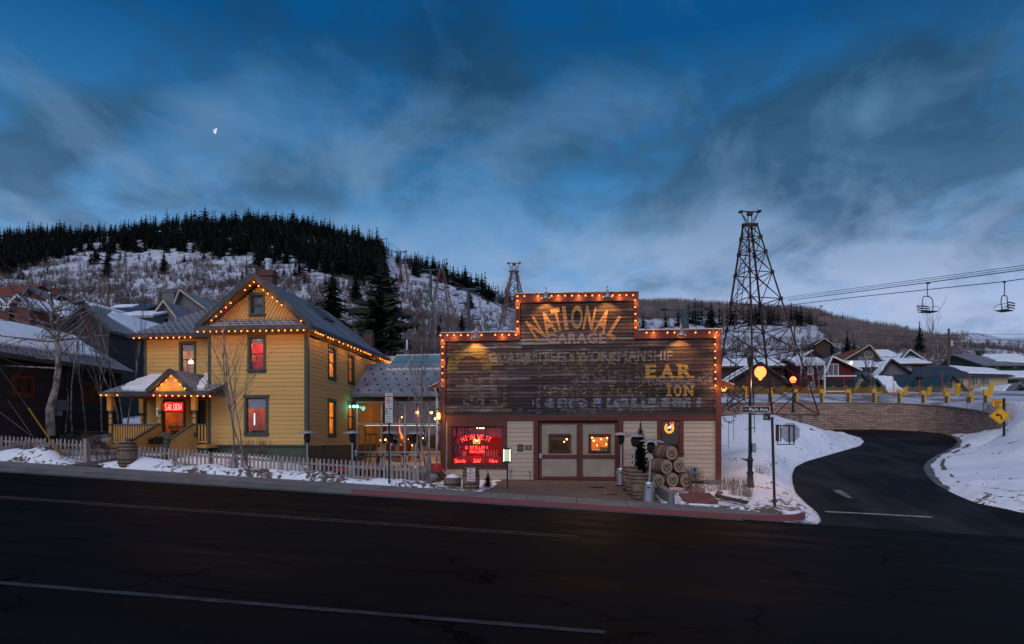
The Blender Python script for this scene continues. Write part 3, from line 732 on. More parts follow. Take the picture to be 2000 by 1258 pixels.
# painted lettering on the boards: one coat per colour, worn through
def paint(name, c, thr, sc_=3.0, streak=9):
    m, nt, o = newmat(name)
    b = node(nt, 'ShaderNodeBsdfPrincipled', Roughness=.8); t = nt.nodes.new('ShaderNodeBsdfTransparent'); mx = nt.nodes.new('ShaderNodeMixShader')
    b.inputs['Base Color'].default_value = (*c, 1)
    g = nt.nodes.new('ShaderNodeNewGeometry'); mp = nt.nodes.new('ShaderNodeMapping'); mp.inputs['Scale'].default_value = (.6,1,streak); nt.links.new(g.outputs['Position'], mp.inputs[0])
    n = node(nt, 'ShaderNodeTexNoise', Scale=sc_, Detail=8, Roughness=.7); nt.links.new(mp.outputs[0], n.inputs['Vector'])
    s = nt.nodes.new('ShaderNodeSeparateXYZ'); nt.links.new(g.outputs['Position'], s.inputs[0])
    fr_ = mathn(nt, 'FRACT', mathn(nt, 'DIVIDE', mathn(nt, 'SUBTRACT', s.outputs['Z'], SZ0), .155))
    gap = mathn(nt, 'MULTIPLY', mathn(nt, 'GREATER_THAN', fr_, .10), mathn(nt, 'LESS_THAN', fr_, .97))
    f = mathn(nt, 'MULTIPLY', ramp(nt, n.outputs[0], [(thr-.06,(0,0,0)), (thr+.04,(1,1,1))]).outputs[0], gap)
    nt.links.new(f, mx.inputs[0]); nt.links.new(t.outputs[0], mx.inputs[1]); nt.links.new(b.outputs[0], mx.inputs[2]); nt.links.new(mx.outputs[0], o.inputs[0]); return m
mb = MB()
# NATIONAL on an arc
word = 'NATIONAL'; cx = gx(1124); cyz = gz(1130, 770); rad = gz(1130,620)-cyz
for i, ch in enumerate(word):
    an = math.asin((1124-(1046,1070,1089,1104,1127,1151,1177,1203)[i])/150); wd = {'I': .17, 'N': .45, 'O': .52, 'A': .53, 'T': .40, 'L': .42}[ch]
    if ch == 'N' : an += 0
    add_text(mb, ch, GF, cx-rad*math.sin(an), cyz+rad*math.cos(an), wd, 1.04, .036+i*.0004, 0, .03, an)
mb.build('painted_lettering', paint('faded_orange_paint', (.34,.185,.07), .41), garage)
mb = MB(); add_text(mb, 'GARAGE', GF, gx(1125), gz(1130,661), gx(1183)-gx(1066), .50, .036, 0, .05, 0, 1.1)
mb.build('painted_lettering', paint('faded_pink_paint', (.26,.19,.17), .43), garage)
mb = MB(); add_text(mb, 'GUARANTEED WORKMANSHIP', GF, (gx(955)+gx(1315))/2, gz(1130,697), gx(1315)-gx(955), .46, .035, 0, .03, 0, 1.05)
mb.build('painted_lettering', paint('faded_grey_paint', (.22,.20,.19), .50), garage)
mb = MB()
def slab(ch, px0, px1, py0, py1):
    u = (gx(px0)+gx(px1))/2; w = gx(px1)-gx(px0); z1 = gz(1300,py0); z0 = gz(1300,py1)
    add_text(mb, ch, GF, u, (z0+z1)/2, w*.88, z1-z0, .034, 0, .045)
    s = .07; t = .09
    feet = {'E': [(0,.5)], 'A': [(-.04,.36),(.64,1.04)], 'R': [(-.04,.42),(.68,1.06)], 'I': [(-.6,1.6)], 'O': [], 'N': [(-.1,.35)]}[ch]
    heads = {'E': [(-.02,.3)], 'A': [], 'R': [(-.06,.3)], 'I': [(-.6,1.6)], 'O': [], 'N': [(-.1,.3),(.68,1.1)]}[ch]
    for (a_, b__) in feet: fbox(mb, GF, gx(px0)+w*a_, gx(px0)+w*b__, z0, z0+t, .0345, .0355)
    for (a_, b__) in heads: fbox(mb, GF, gx(px0)+w*a_, gx(px0)+w*b__, z1-t, z1, .0345, .0355)
slab('E',1259,1283,711,739); slab('A',1288,1318,711,739); slab('R',1322,1354,711,739)
slab('I',1304,1309,752,774); slab('O',1315,1332,751,775); slab('N',1335,1355,752,774)
mb.build('painted_lettering', paint('old_yellow_paint', (.33,.205,.05), .44, 5, 7), garage)
mb = MB(); add_text(mb, 'VULCANIZING', GF, (gx(1262)+gx(1380))/2, gz(1300,744), gx(1380)-gx(1262), .36, .0335, 0, .03, 0, 1.05)
mb.build('painted_lettering', paint('dim_grey_paint', (.17,.15,.145), .48), garage)
mb = MB()   # a faded round emblem at the left and its slanting band
cu, cz_ = gx(918), gz(918,725)
pts = [GF.p(cu+1.0*math.cos(t), cz_+1.05*math.sin(t)+.15, .033) for t in np.linspace(math.radians(-10), math.radians(195), 22)]
inn = [GF.p(cu+.55*math.cos(t), cz_+.5*math.sin(t)+.15, .033) for t in np.linspace(math.radians(-10), math.radians(195), 22)]
for i in range(21): mb.poly([pts[i], pts[i+1], inn[i+1], inn[i]])
mb.build('painted_lettering', paint('olive_paint', (.10,.085,.03), .46, 2.5, 5), garage); mb = MB(); mb.poly([GF.p(gx(950),gz(950,805),.033), GF.p(gx(985),gz(985,785),.033), GF.p(gx(1000),gz(1000,785),.033), GF.p(gx(972),gz(972,806),.033)])
mb.build('painted_band', bpy.data.materials['olive_paint'], garage)
# oxblood frame of the false front
mb = MB(); xm0, xm1 = gx0, gx1
xo_l, xo_r = gx(1006.5), gx(1247)
fbox(mb, GF, xm0, xs_l, 0.02, zs1, -.05, .10)
fbox(mb, GF, xs_r, xm1, -.05, zs1, -.05, .10)
fbox(mb, GF, xm0, xc_l, zs1, ztop1, -.05, .103); fbox(mb, GF, xc_r, xm1, zs1, ztop1, -.05, .103)
fbox(mb, GF, xo_l, xc_l, ztop1, zs2, -.05, .10); fbox(mb, GF, xc_r, xo_r, ztop1, zs2, -.05, .10)
fbox(mb, GF, xo_l, xo_r, zs2, ztop2, -.05, .103)
fbox(mb, GF, xs_l, xs_r, gz(1130,822), gz(1130,812), -.04, .05)
# window surround of the shop window, door surround
mb.build('frame_boards', m_red, garage)
mb = MB()
for (a_, b__, z) in ((xm0-.02, xo_l, ztop1), (xo_r, xm1+.02, ztop1), (xo_l-.02, xo_r+.02, ztop2)): fbox(mb, GF, a_, b__, z, z+.035, -.12, .13)
mb.build('flashing', m_flash, garage)
mb = MB(); fbox(mb, GF, xs_l, xs_r, gz(1130,811.8), SZ0, 0, .06); mb.build('drip_board', M('grey_green_drip', (.10,.10,.07), (.07,.07,.05), 4), garage)
# cream lap siding below
dz = gz(1130, 818); W1 = (gx(882), gx(982), gz(930,907), gz(930,833)); DR = (gx(1051), gx(1207), -.1, gz(1130,825)); W2 = (gx(1291), gx(1327), gz(1310,884), gz(1310,821))
for sa_, sb_ in ((xs_l-.02, DR[0]), (DR[1], xs_r+.02)):
    mb = MB(); siding(mb, GF, sa_, sb_, .02, gz(1130,821), [W1, W2], .19, .024); mb.build('siding', m_cream, garage)
# body, roof
body = MB(); yb = 46
for (x_) in (gx0+.02, gx1-.08): body.poly([(x_,GY,-.3),(x_,yb,-.3),(x_,yb,4.1),(x_,GY,4.1)])
body.poly([(gx0,yb,-.3),(gx1,yb,-.3),(gx1,yb,4.1),(gx0,yb,4.1)])
body.box((gx0+.03,GY+.03,gz(1130,811)),(gx1-.09,GY+.10,zs1-.03)); body.box((xo_l+.05,GY+.032,zs1-.05),(xo_r-.05,GY+.11,ztop2-.05))
body.build('wall', m_cream, garage)
mid = (gx0+gx1)/2; zr = 6.6; ez = 4.0; mb = MB()
for s_, xe_ in ((-1, gx0-.55), (1, gx1+.55)):
    a0 = Vector((xe_, GY+.25, ez)); up_ = Vector((mid-xe_, 0, zr-ez)); mb.obox(a0, up_, (0, 16.4, 0), (0,0,.10))
rf = mb.build('roof', shingles('garage_roof', (.05,.04,.04), (.07,.06,.06)), garage, uv=True)
mb = MB()
for xe_, sx_ in ((gx0-.58, 1), (gx1+.58, -1)):
    mb.obox((xe_, GY+.2, ez-.06), Vector((mid-xe_,0,zr-ez))*.3, (0,.06,0), (0,0,.2))
mb.build('barge_board', m_red, garage)
for xe_ in (gx0-.60, gx1+.60): mb = MB(); mb.obox((xe_, GY+.16, ez+.15), Vector((mid-xe_,0,zr-ez))*.25, (0,.3,0), (0,0,.03)); mb.build('roof_edge_flashing', m_flash, garage)
mb = MB(); mb.box((gx(1373), GY-.12, -.45), (gx1+.03, GY+.3, .05)); mb.build('foundation', m_concrete, garage)
# sliding barn doors, two leaves each with two rows of diagonal boarding
mb = MB()
fbox(mb, GF, gx(1042), DR[0], 0, dz, -.03, .07); fbox(mb, GF, DR[1], gx(1217), 0, dz, -.03, .07); fbox(mb, GF, gx(1042), gx(1217), dz, dz+.14, -.03, .075)
mb.build('door_frame', m_red, garage)
def barn_door(pa, pb, wa, wb, flip):
    z_b, z_t = .02, DR[3]; d = MB(); u0, u1 = gx(pa), gx(pb)
    zmid0, zmid1 = gz(1130,895.5), gz(1130,888.5); st = .13
    fbox(d, GF, u0, u0+st, z_b, z_t, -.14, -.06); fbox(d, GF, u1-st, u1, z_b, z_t, -.14, -.06)
    zt2 = gz(1130,828); zb2 = gz(1130,931)
    fbox(d, GF, u0+st, u1-st, zt2, z_t, -.14, -.06); fbox(d, GF, u0+st, u1-st, z_b, zb2, -.14, -.06); fbox(d, GF, u0+st, u1-st, zmid0, zmid1, -.14, -.06)
    D = d.build('barn_door', m_red, garage)
    w0, w1, q0, q1 = gx(wa), gx(wb), gz(1100,886), gz(1100,848)
    p = MB()
    for (a_, b__, c_, e_) in ((u0+st, w0, zmid1, zt2), (w1, u1-st, zmid1, zt2), (w0, w1, q1, zt2), (w0, w1, zmid1, q0), (u0+st, u1-st, zb2, zmid0)):
        fbox(p, GF, a_, b__, c_, e_, -.13, -.10)
    p.build('door_panel', m_creamd, D)
    g_ = MB()
    def diag(a_, b__, c_, e_, sgn):
        H_ = e_-c_; Wd = b__-a_; t = -H_
        while t < Wd:
            # 45 degree line clipped to the panel
            s0 = max(0, -t); s1 = min(H_, Wd-t)
            if s1-s0 > .03:
                xA, xB = t+s0, t+s1
                if sgn < 0: xA, xB = Wd-xA, Wd-xB
                g_.bar(GF.p(a_+xA, c_+s0, -.0985), GF.p(a_+xB, c_+s1, -.0985), .016, 0, .008, up=(0,1,0))
            t += .115
    diag(u0+st, u1-st, zb2, zmid0, -flip)
    for (a_, b__, c_, e_) in ((u0+st, w0, zmid1, zt2), (w1, u1-st, zmid1, zt2), (w0, w1, q1, zt2)): diag(a_, b__, c_, e_, -flip)
    g_.build('board_grooves', m_groove, D)
    wn = window(D, Fr((0,GY+.1,0),(1,0,0),(0,-1,0)), w0+.09, w1-.09, q0+.09, q1-.09, m_red, m_red, trim=.09, sill=.0, room=m_roomwood if flip < 0 else m_black_room, depth=2.6, double=False, light=22 if flip < 0 else 5, lcol=(1,.55,.15), margin=.8)
    return D
dl = barn_door(1052, 1132, 1071, 1115, 1); drr = barn_door(1132.3, 1206.5, 1149, 1193, -1)
mb = MB(); fbox(mb, GF, gx(1053), gx(1058), gz(1055,895), gz(1055,886), -.059, -.05); mb.build('handle_plate', m_metal, dl)
# things inside the lit door window
mb = MB(); 
for (px, py, r) in ((1156,853,.07),(1160,861,.04),(1174,858,.03),(1186,855,.04),(1184,868,.03),(1166,870,.025),(1190,862,.03),(1178,850,.03)): p = at(px,py,GY+1.2); mb.sphere(p, r, 8)
for (px, py, r) in ((1107,858,.04),(1102,863,.03)): p = at(px,py,GY+1.6); mb.sphere(p, r, 8)
mb.build('ceiling_bulbs', emis('ceiling_bulb_glow', (1,.5,.1), 9), garage)
mb = MB()
for i in range(6): p = at(1172+i*3, 883, GY+.9); mb.box((p.x-.03,p.y,p.z-.05),(p.x+.025,p.y+.06,p.z+.22))
mb.build('green_bottles', M('green_box', (.01,.20,.18), (.01,.15,.14), 5), garage)
mb = MB(); p = at(1164,883,GY+.9); mb.box((p.x-.15,p.y,p.z-.05),(p.x+.2,p.y+.3,p.z+.1)); mb.build('white_box', m_white, garage)
# the shop window with its neon
wf = window(garage, GF, *W1, m_red, m_red, trim=.19, sill=.05, room=M('shop_red', (.34,.02,.018), (.12,.010,.010), 1.1), depth=2.6, double=False, mull=(('v',.34),('v',.66),('h',.52)), light=8.5, lcol=(1,.035,.025), margin=.25, bars=.06)
def npx(px, py): return gx(px), gz(px, py)
def nsign(name, s, pxc, pyc, hpx, mat, r=.013, **k):
    mb = MB(); u, z = npx(pxc, pyc); neon(mb, s, GF, u, z, hpx*.0225, r, -.13, **k); return mb.build(name, mat, wf)
nsign('neon_sign', 'HIGH WEST', 929, 853, 8.6, m_neon, .012, arc=1.5, gap=2.0, wd=59*.0225)
nsign('neon_sign', 'DISTILLERY', 930, 874.3, 5.4, m_neon, .010, gap=2.0, wd=44*.0225)
nsign('neon_sign', '&SALOON', 930.5, 882, 5.4, m_neon, .010, gap=2.0, wd=32*.0225)
nsign('neon_sign', 'Spirits', 897, 900, 7, m_neon, .010, slant=.25, gap=.3, wd=22*.0225)
nsign('neon_sign', 'Sold', 930, 900, 7, m_neon, .010, slant=.25, gap=.3, wd=14*.0225)
nsign('neon_sign', 'Here', 963, 900, 7, m_neon, .010, slant=.25, gap=.3, wd=16*.0225)
def horseshoe(mb, fr, u, z, r, tr, o, mi=0, k=1.0):
    for rr in (r, r*.74):
        mb.tube([fr.p(u+rr*math.sin(t), z-rr*1.15*math.cos(t), o) for t in np.linspace(-2.55, 2.55, 18)], tr, 5, mi)
mb = MB(); u, z = npx(930, 862); horseshoe(mb, GF, u, z, .15, .016, -.13); mb.build('neon_horseshoe', m_neony, wf)
mb = MB(); mb.sphere(GF.p(u,z+.01,-.13), .062, 10, 0, .9); mb.tube([GF.p(u-.03,z+.05,-.13),GF.p(u-.06,z+.10,-.13)], .015,5); mb.tube([GF.p(u+.03,z+.03,-.13),GF.p(u+.075,z+.05,-.13)], .015,5); mb.build('neon_horse_head', m_neonw, wf)
mb = MB()
for (px, py, r) in ((932,835,.035),(937,836.5,.025),(943,835,.06)): mb.sphere(at(px,py,GY+.9), r, 8)
mb.build('spot_lamps', emis('shop_spot', (1,.55,.12), 30), wf)
mb = MB()  # stock in the window: shelves, bottles, shirts
mb.box((W1[0]-.1, GY+.45, W1[2]-.05), (W1[1]+.1, GY+.9, W1[2]+.36)); 
mb.build('counter', M('counter_red', (.5,.05,.04), (.4,.04,.03), 3), wf)
mb = MB()
for px in (960,965,970,950,946,954): p = at(px,889,GY+.6); mb.lathe([(.035,0),(.035,.17),(.013,.22),(.013,.29)], 8, (p.x,p.y,W1[2]+.36))
for px in (886,): p = at(px,893,GY+.6); 
mb.box(tuple(at(903,897,GY+.5)), tuple(at(911,881,GY+.75)))
mb.build('bottles', M('pale_bottle', (.55,.4,.38), (.45,.3,.28), 5), wf)
mb = MB()
for (px, py, w, h) in ((893,862,.26,.34),(889,880,.2,.5),(897,880,.16,.45)): p = at(px,py,GY+.7); mb.lathe([(w*.25,h/2),(w*.5,h*.38),(w*.42,0),(w*.5,-h/2)], 10, p)
mb.build('hanging_shirts', M('shirt', (.25,.2,.3), (.12,.08,.12), 4), wf)
# the narrow window with the amber horseshoe
w2 = window(garage, GF, *W2, m_red, m_red, trim=.17, sill=.04, room=m_black_room, depth=1.6, double=True, light=3, lcol=(1,.4,.1), margin=.3)
mb = MB(); u, z = npx(1308, 836); horseshoe(mb, GF, u, z, .19, .017, -.13); mb.build('neon_horseshoe', m_neony, w2)
mb = MB(); mb.sphere(GF.p(u,z+.03,-.13), .055, 10, 0, .7); mb.tube([GF.p(u-.06,z+.04,-.13),GF.p(u-.07,z-.05,-.13)], .014,5); mb.tube([GF.p(u+.06,z+.05,-.13),GF.p(u+.06,z-.04,-.13)], .014,5); mb.tube([GF.p(u+.02,z+.1,-.13),GF.p(u+.09,z+.05,-.13)], .014,5); mb.build('neon_horse_head', m_neonw, w2)
mb = MB(); neon(mb, 'LI', GF, u+.13, z+.2, .1, .012, -.14); mb.build('neon_star', m_neon, w2)
# gooseneck lamps over the sign
def gooseneck(px, ztop, label, power):
    u = gx(px); t = thing('gooseneck_lamp', GF.p(u, ztop+.03, .02), label, 'lamp', 'gooseneck lamps over the painted sign')
    mb = MB(); P = [GF.p(u,ztop-.1,.02), GF.p(u,ztop+.12,.02), GF.p(u,ztop+.22,.12), GF.p(u,ztop+.22,.30), GF.p(u,ztop+.1,.42), GF.p(u,ztop-.05,.45)]
    mb.tube(P, .017, 6); mb.build('arm', m_metal, t)
    mb = MB(); c = GF.p(u, ztop-.06, .45)
    mb.lathe([(.035,.06),(.05,0),(.09,-.06),(.19,-.20),(.215,-.27),(.20,-.27),(.17,-.2),(.03,-.05)], 18, c); mb.build('shade', m_metal, t, smooth=True)
    mb = MB(); mb.sphere(c+V(0,0,-.15), .05, 8); mb.build('bulb', emis('gooseneck_bulb', (1,.5,.15), 12), t)
    lamp('beam', c+V(0,0,-.26), power, (1,.42,.13), .03, 'SPOT', t, rot=(math.radians(24),0,0), spot=math.radians(105), blend=.45)
for px, zt, lb in ((931, ztop1, 'galvanised gooseneck lamp over the left shoulder of the sign, above the red neon window'), (1067, ztop2, 'galvanised gooseneck lamp over the first letters of NATIONAL'),
                   (1186, ztop2, 'galvanised gooseneck lamp over the last letters of NATIONAL'), (1328, ztop1, 'galvanised gooseneck lamp over the right shoulder of the sign, above EAR')):
    gooseneck(px, zt, lb, 105)
# garage bulbs: along the oxblood frame
pts = []; brk = []
def run(p0, p1, n, skip=()):
    brk.append(len(pts)) if pts else None
    for i in range(n):
        if i in skip: continue
        t = i/(n-1); px = p0[0]+(p1[0]-p0[0])*t; py = p0[1]+(p1[1]-p0[1])*t; pts.append(GF.p(gx(px), gz(px,py), .16))
run((865.5,801-46),(865.5,666),8); run((861.5,656),(1008,655),12,(7,)); run((1011.5,643),(1011.5,589),5,(2,)); run((1011.5,580),(1236,578),18,(2,)); run((1239.5,588),(1241,641),5); run((1248.5,651),(1398,650.5),12,(0,3,7,9))
string('amber bulbs following the stepped oxblood frame of the painted sign', pts, set(brk), group=None)
pts = [GF.p(gx(1395+ (i*.15)), gz(1395, 660+i*13.4), .16) for i in range(8)]
string('amber bulbs running down the right edge of the painted sign', pts)
for (p, n, lb) in (((1409,760),5,'short cluster of amber bulbs under the copper-lit eave right of the garage'),):
    pts = [at(1409+i*2.2, 761+(i%2)*3-abs(i-2), 30.3) for i in range(5)]
    string(lb, pts)
# sconce, plaques and meter things on the cream wall
t = thing('wall_lantern', at(856,822,29.8), 'small amber lantern on the left corner of the garage', 'lantern')
mb = MB(); p = at(857,812,29.75); mb.box((p.x-.1,p.y-.1,p.z-.25),(p.x-.08,p.y+.1,p.z+.25)); mb.box((p.x+.08,p.y-.1,p.z-.25),(p.x+.1,p.y+.1,p.z+.25)); mb.box((p.x-.12,p.y-.12,p.z+.25),(p.x+.12,p.y+.12,p.z+.3)); mb.build('cage', m_dark, t)
mb = MB(); mb.box((p.x-.06,p.y-.06,p.z-.15),(p.x+.06,p.y+.06,p.z+.12)); mb.build('lantern_glass', emis('lantern_glow', (1,.45,.1), 5), t)
lamp('glow', p+V(.15,-.35,-.05), 14, (1,.45,.12), .08, parent=t)
def plaque(px0, px1, py0, py1, label, mats, cat='plaque'):
    t = thing('wall_plaque', at((px0+px1)/2,py1,29.95), label, cat); mb = MB(); a, b_, c, d = gx(px0), gx(px1), gz(1020,py1), gz(1020,py0)
    fbox(mb, GF, a, b_, c, d, .0, .05); mb.build('plate', mats[0], t); mb = MB(); fbox(mb, GF, a+.05, b_-.05, c+.05, d-.05, .05, .056); mb.build('face', mats[1], t)
plaque(1011,1022,868,881,'small black framed notice on the cream wall', (m_dark, M('notice_paper', (.16,.14,.10), (.04,.04,.035), 30)))
t = thing('house_number', at(1032,878,29.95), 'small wooden number plate on the cream wall', 'plaque'); mb = MB(); fbox(mb, GF, gx(1025.5), gx(1038), gz(1030,878), gz(1030,870), .0, .05); mb.build('board', M('number_board', (.10,.045,.03),(.06,.03,.02),6), t)
mb = MB(); add_text(mb, '15', GF, gx(1031.7), gz(1030,874), .14, .13, .054, 0, .02); mb.build('numerals', m_metal, t)
mb = MB(); fbox(mb, GF, gx(1005), gx(1008), gz(1006,889), gz(1006,877), .03, .04); tag(mb.build('sticker', M('blue_sticker', (.45,.5,.6), (.25,.3,.45), 30), base=at(1006,889,29.96)), 'small pale blue cutout sticker on the cream wall', 'sticker')
t = thing('meter_box', at(1349,925,29.8), 'pair of grey electric boxes on the cream wall behind the barrels', 'electric box'); mb = MB(); fbox(mb, GF, gx(1338), gx(1348), gz(1345,926), gz(1345,911), .03, .22); mb.build('cabinet', m_metal, t)
mb = MB(); fbox(mb, GF, gx(1349.5), gx(1361), gz(1345,925), gz(1345,911), .03, .2); mb.build('cabinet', M('grey_box', (.22,.25,.29), (.17,.2,.24), 3), t); mb = MB(); fbox(mb, GF, gx(1353), gx(1358), gz(1345,920), gz(1345,914), .2, .21); mb.build('window', m_black, t)
t = thing('hose_tap', at(1034,934,29.9), 'small metal hose tap low on the cream wall', 'tap'); mb = MB(); mb.tube([GF.p(gx(1034),gz(1034,925),.0), GF.p(gx(1034),gz(1034,925),.12), GF.p(gx(1034),gz(1034,930),.14)], .03, 8); mb.lathe([(.01,0),(.05,.0),(.05,.02),(.01,.02)], 8, GF.p(gx(1034),gz(1034,921),.1)); mb.build('spout', m_metal, t)
t = thing('socket_box', at(997,932,29.9), 'grey outlet box and conduit under the neon window', 'electric box'); mb = MB(); fbox(mb, GF, gx(995), gx(999), gz(997,920), gz(997,912.5), .03, .1); mb.build('box', m_metal, t); mb = MB(); mb.tube([GF.p(gx(997),.1,.06), GF.p(gx(997),gz(997,920),.06)], .02, 6); mb.build('conduit', m_metal, t)
# downspout at the left corner
mb = MB(); q = [at(849,757,29.6), at(852,770,29.65), at(853.5,780,29.7), at(853,905,29.7), at(856,912,29.6), at(874,928,28.6)]; mb.tube(q, .05, 8)
tag(mb.build('downspout', m_flash, base=at(853,928,29.6)), 'pale metal downspout at the left corner of the garage', 'downspout')
# ------------------------------------------------------------- the yellow timber house
HX = -12.56; HXL = fx(407,31); HY1 = 31.0; WY = 33.0; WXL = fx(282,33)
house = thing('yellow_house', (-16.5, 31, .6), 'yellow clapboard two-storey house with green trim and a front gable', 'house')
HFr = front(HY1); WFr = front(WY); SFr = rightside(HX)
def hx(px): return fx(px, HY1)
def hz(px, py): return at(px, py, HY1).z
zf = hz(500, 871); zev = hz(500, 654)
def hole(p, d=0): return (p[0]-.02, p[1]+.02, p[2]-.02, p[3]+.02)
# front bay openings
wU = (hx(488.5), hx(515), hz(500,722), hz(500,660)); wL = (hx(482), hx(520), hz(500,846), hz(500,777)); wA = (hx(491), hx(513.5), hz(500,613), hz(500,577))
mb = MB(); siding(mb, HFr, HXL+.1, HX-.1, zf, zev, [wU, wL], .2)
mb.build('siding', m_yel, house)
mb = MB(); wing_top = at(330,663,WY).z
wW = (fx(354.5,WY), fx(379,WY), at(365,733,WY).z, at(365,672,WY).z)
pd = (fx(319,WY), fx(359.5,WY), 1.55, at(340,783,WY).z); pd2 = (fx(388,WY), fx(402,WY), 1.55, at(395,785,WY).z)
siding(mb, WFr, WXL+.1, HXL+.0, 1.5, wing_top, [wW, (pd[0],pd[1],1,pd[3]), (pd2[0],pd2[1],1,pd2[3])], .2)
mb.build('siding', m_yel, house)
# right wall openings (from the street inwards)
def sy(px): return atX(px, 800, HX).y
def sz(px, py): return atX(px, py, HX).z
s1 = [(sy(642),sy(654),sz(648,737),sz(648,681)), (sy(642),sy(654),sz(648,848),sz(648,785)), (sy(680.5),sy(690),sz(686,746),sz(686,697)), (sy(680.5),sy(690),sz(686,838),sz(686,790))]
mb = MB(); siding(mb, SFr, HY1+.1, 43.0, zf, zev-.1, s1, .2)
mb.build('siding', m_yels, house)
# gable with fish-scale pitch: fine horizontal scalloped boards
gap_x = -14.9; gz_ap = hz(498, 549); gb = hz(500, 626)
mb = MB()
def gclip(z):
    t = (gz_ap-.25-z)/(gz_ap-gb); return gap_x-2.55*max(t,0), gap_x+2.45*max(t,0)
siding(mb, HFr, 0, 0, gb, gz_ap-.25, [wA], .11, .018, clip=gclip)
mb.build('gable_siding', m_yel, house)
g_ = MB(); zz0, zz1 = gb, gz_ap-.3   # diagonal grooves of the shaped shingles
for sgn in (1,-1):
    k = -3.2
    while k < 3.2:
        pts_ = []
        for i in range(40):
            z = zz0+(zz1-zz0)*i/39; x = gap_x+k+sgn*(z-zz0)*.55; a, b_ = gclip(z)
            inw = wA[0]-.12 < x < wA[1]+.12 and wA[2]-.1 < z < wA[3]+.12
            ok = a < x < b_ and not inw and ((x > gap_x) == (sgn > 0))
            if ok: pts_.append((x, z))
            else:
                if len(pts_) > 1: g_.bar(HFr.p(pts_[0][0],pts_[0][1],.018), HFr.p(pts_[-1][0],pts_[-1][1],.018), .022, 0, .014, up=(0,1,0))
                pts_ = []
        if len(pts_) > 1: g_.bar(HFr.p(pts_[0][0],pts_[0][1],.018), HFr.p(pts_[-1][0],pts_[-1][1],.018), .022, 0, .014, up=(0,1,0))
        k += .17
g_.build('gable_grooves', M('gable_groove', (.22,.115,.035), (.18,.09,.03), 3), house)
# corner boards, friezes, foundation
mb = MB()
cw = .13
fbox(mb, HFr, HXL-.0, HXL+cw, zf, zev, -.05, .05); fbox(mb, HFr, HX-cw, HX+.05, zf, zev, -.05, .05)
mb.box((HX-.02,HY1,zf),(HX+.052,HY1+cw,zev)); mb.box((HX-.02,42.9,zf),(HX+.05,43.0,zev))
fbox(mb, WFr, WXL, WXL+cw, 1.5, wing_top, -.05, .05)
fbox(mb, HFr, HXL, HX+.055, zf-.02, zf+.06, -.02, .06)
mb.build('corner_boards', m_green, house)
mb = MB()
fbox(mb, HFr, HXL-.05, HX+.05, zev, zev+.33, -.05, .055); mb.box((HX-.05,HY1,zev),(HX+.057,43.0,zev+.3)); fbox(mb, WFr, WXL-.02, HXL, wing_top, wing_top+.36, -.05, .05)
mb.build('frieze', m_soffit, house)
mb = MB(); mb.box((HXL+.03,HY1+.03,-.1),(HX-.02,43,zf)); mb.build('foundation', m_green, house)
# inner shell keeps the sky out
mb = MB(); e = .12
mb.box((HXL+.05,42.6,zf),(HX-.05,42.95,zev+.2))
mb.poly([(WXL,WY,1.2),(WXL,43,1.2),(WXL,43,wing_top+.3),(WXL,WY,wing_top+.3)]); mb.poly([(WXL,43,1.2),(HX,43,1.2),(HX,43,zev+.3),(WXL,43,zev+.3)])
mb.poly([(WXL,WY,zev+.15),(HX,WY,zev+.15),(HX,43,zev+.15),(WXL,43,zev+.15)])
mb.build('wall', m_yels, house)
# windows
m_room2 = M('lilac_room', (.30,.22,.24), (.2,.15,.17), 1.5)
w = window(house, HFr, *wU, m_green, m_sash, room=m_roomred, depth=1.3, light=9, lcol=(1,.35,.15), blind=.14)
mb = MB(); p = at(494,697,HY1+1.2); mb.box((p.x-.16,p.y,p.z-.26),(p.x+.16,p.y+.04,p.z+.26)); mb.build('picture_frame', M('gilt', (.4,.22,.04),(.3,.15,.03),4), w)
mb = MB(); mb.box((p.x-.11,p.y-.01,p.z-.2),(p.x+.11,p.y,p.z+.2)); mb.build('picture', M('amber_picture', (.8,.4,.06),(.25,.06,.02),9), w)
w = window(house, HFr, *wL, m_green, m_sash, room=m_roomwood, depth=2.2, light=14, lcol=(1,.4,.12), blind=.27, double=False, cap=True)
mb = MB(); q = at(497,830,HY1+.6); mb.tube([q, q+V(0,0,.55)], .02, 6); mb.build('candle_lamp', emis('white_tube', (.8,.85,1), 3), w)
mb = MB(); mb.box((wL[0],HY1+.5,wL[2]),(wL[1],HY1+.9,wL[2]+.12)); mb.build('table', m_black, w)
w = window(house, HFr, *wA, m_green, m_sash, trim=.11, room=m_roomgrey, depth=.5, margin=.05)
mb = MB(); fbox(mb, HFr, wA[0]+.05, wA[1]-.05, wA[2]+.05, wA[3]-.05, -.2, -.18); mb.build('curtain', M('grey_lace', (.22,.2,.26),(.13,.12,.17),3), w)
w = window(house, WFr, *wW, m_green, m_sash, room=m_room2, depth=1.4, light=7.2, lcol=(1,.6,.3), blind=.2)
mb = MB(); q = at(373,706,WY+.8); mb.lathe([(.05,.12),(.13,-.1)], 12, q); mb.build('wall_sconce', emis('sconce_glow', (1,.6,.2), 12), w)
for i, q in enumerate(s1):
    window(house, SFr, *q, m_green, m_sash, trim=.14, room=m_roomwarm, depth=2.0, light=(30,30,10,16)[i], lcol=(1,.48,.1), blind=(.12,.0,0,0)[i], cap=True, margin=1.0)
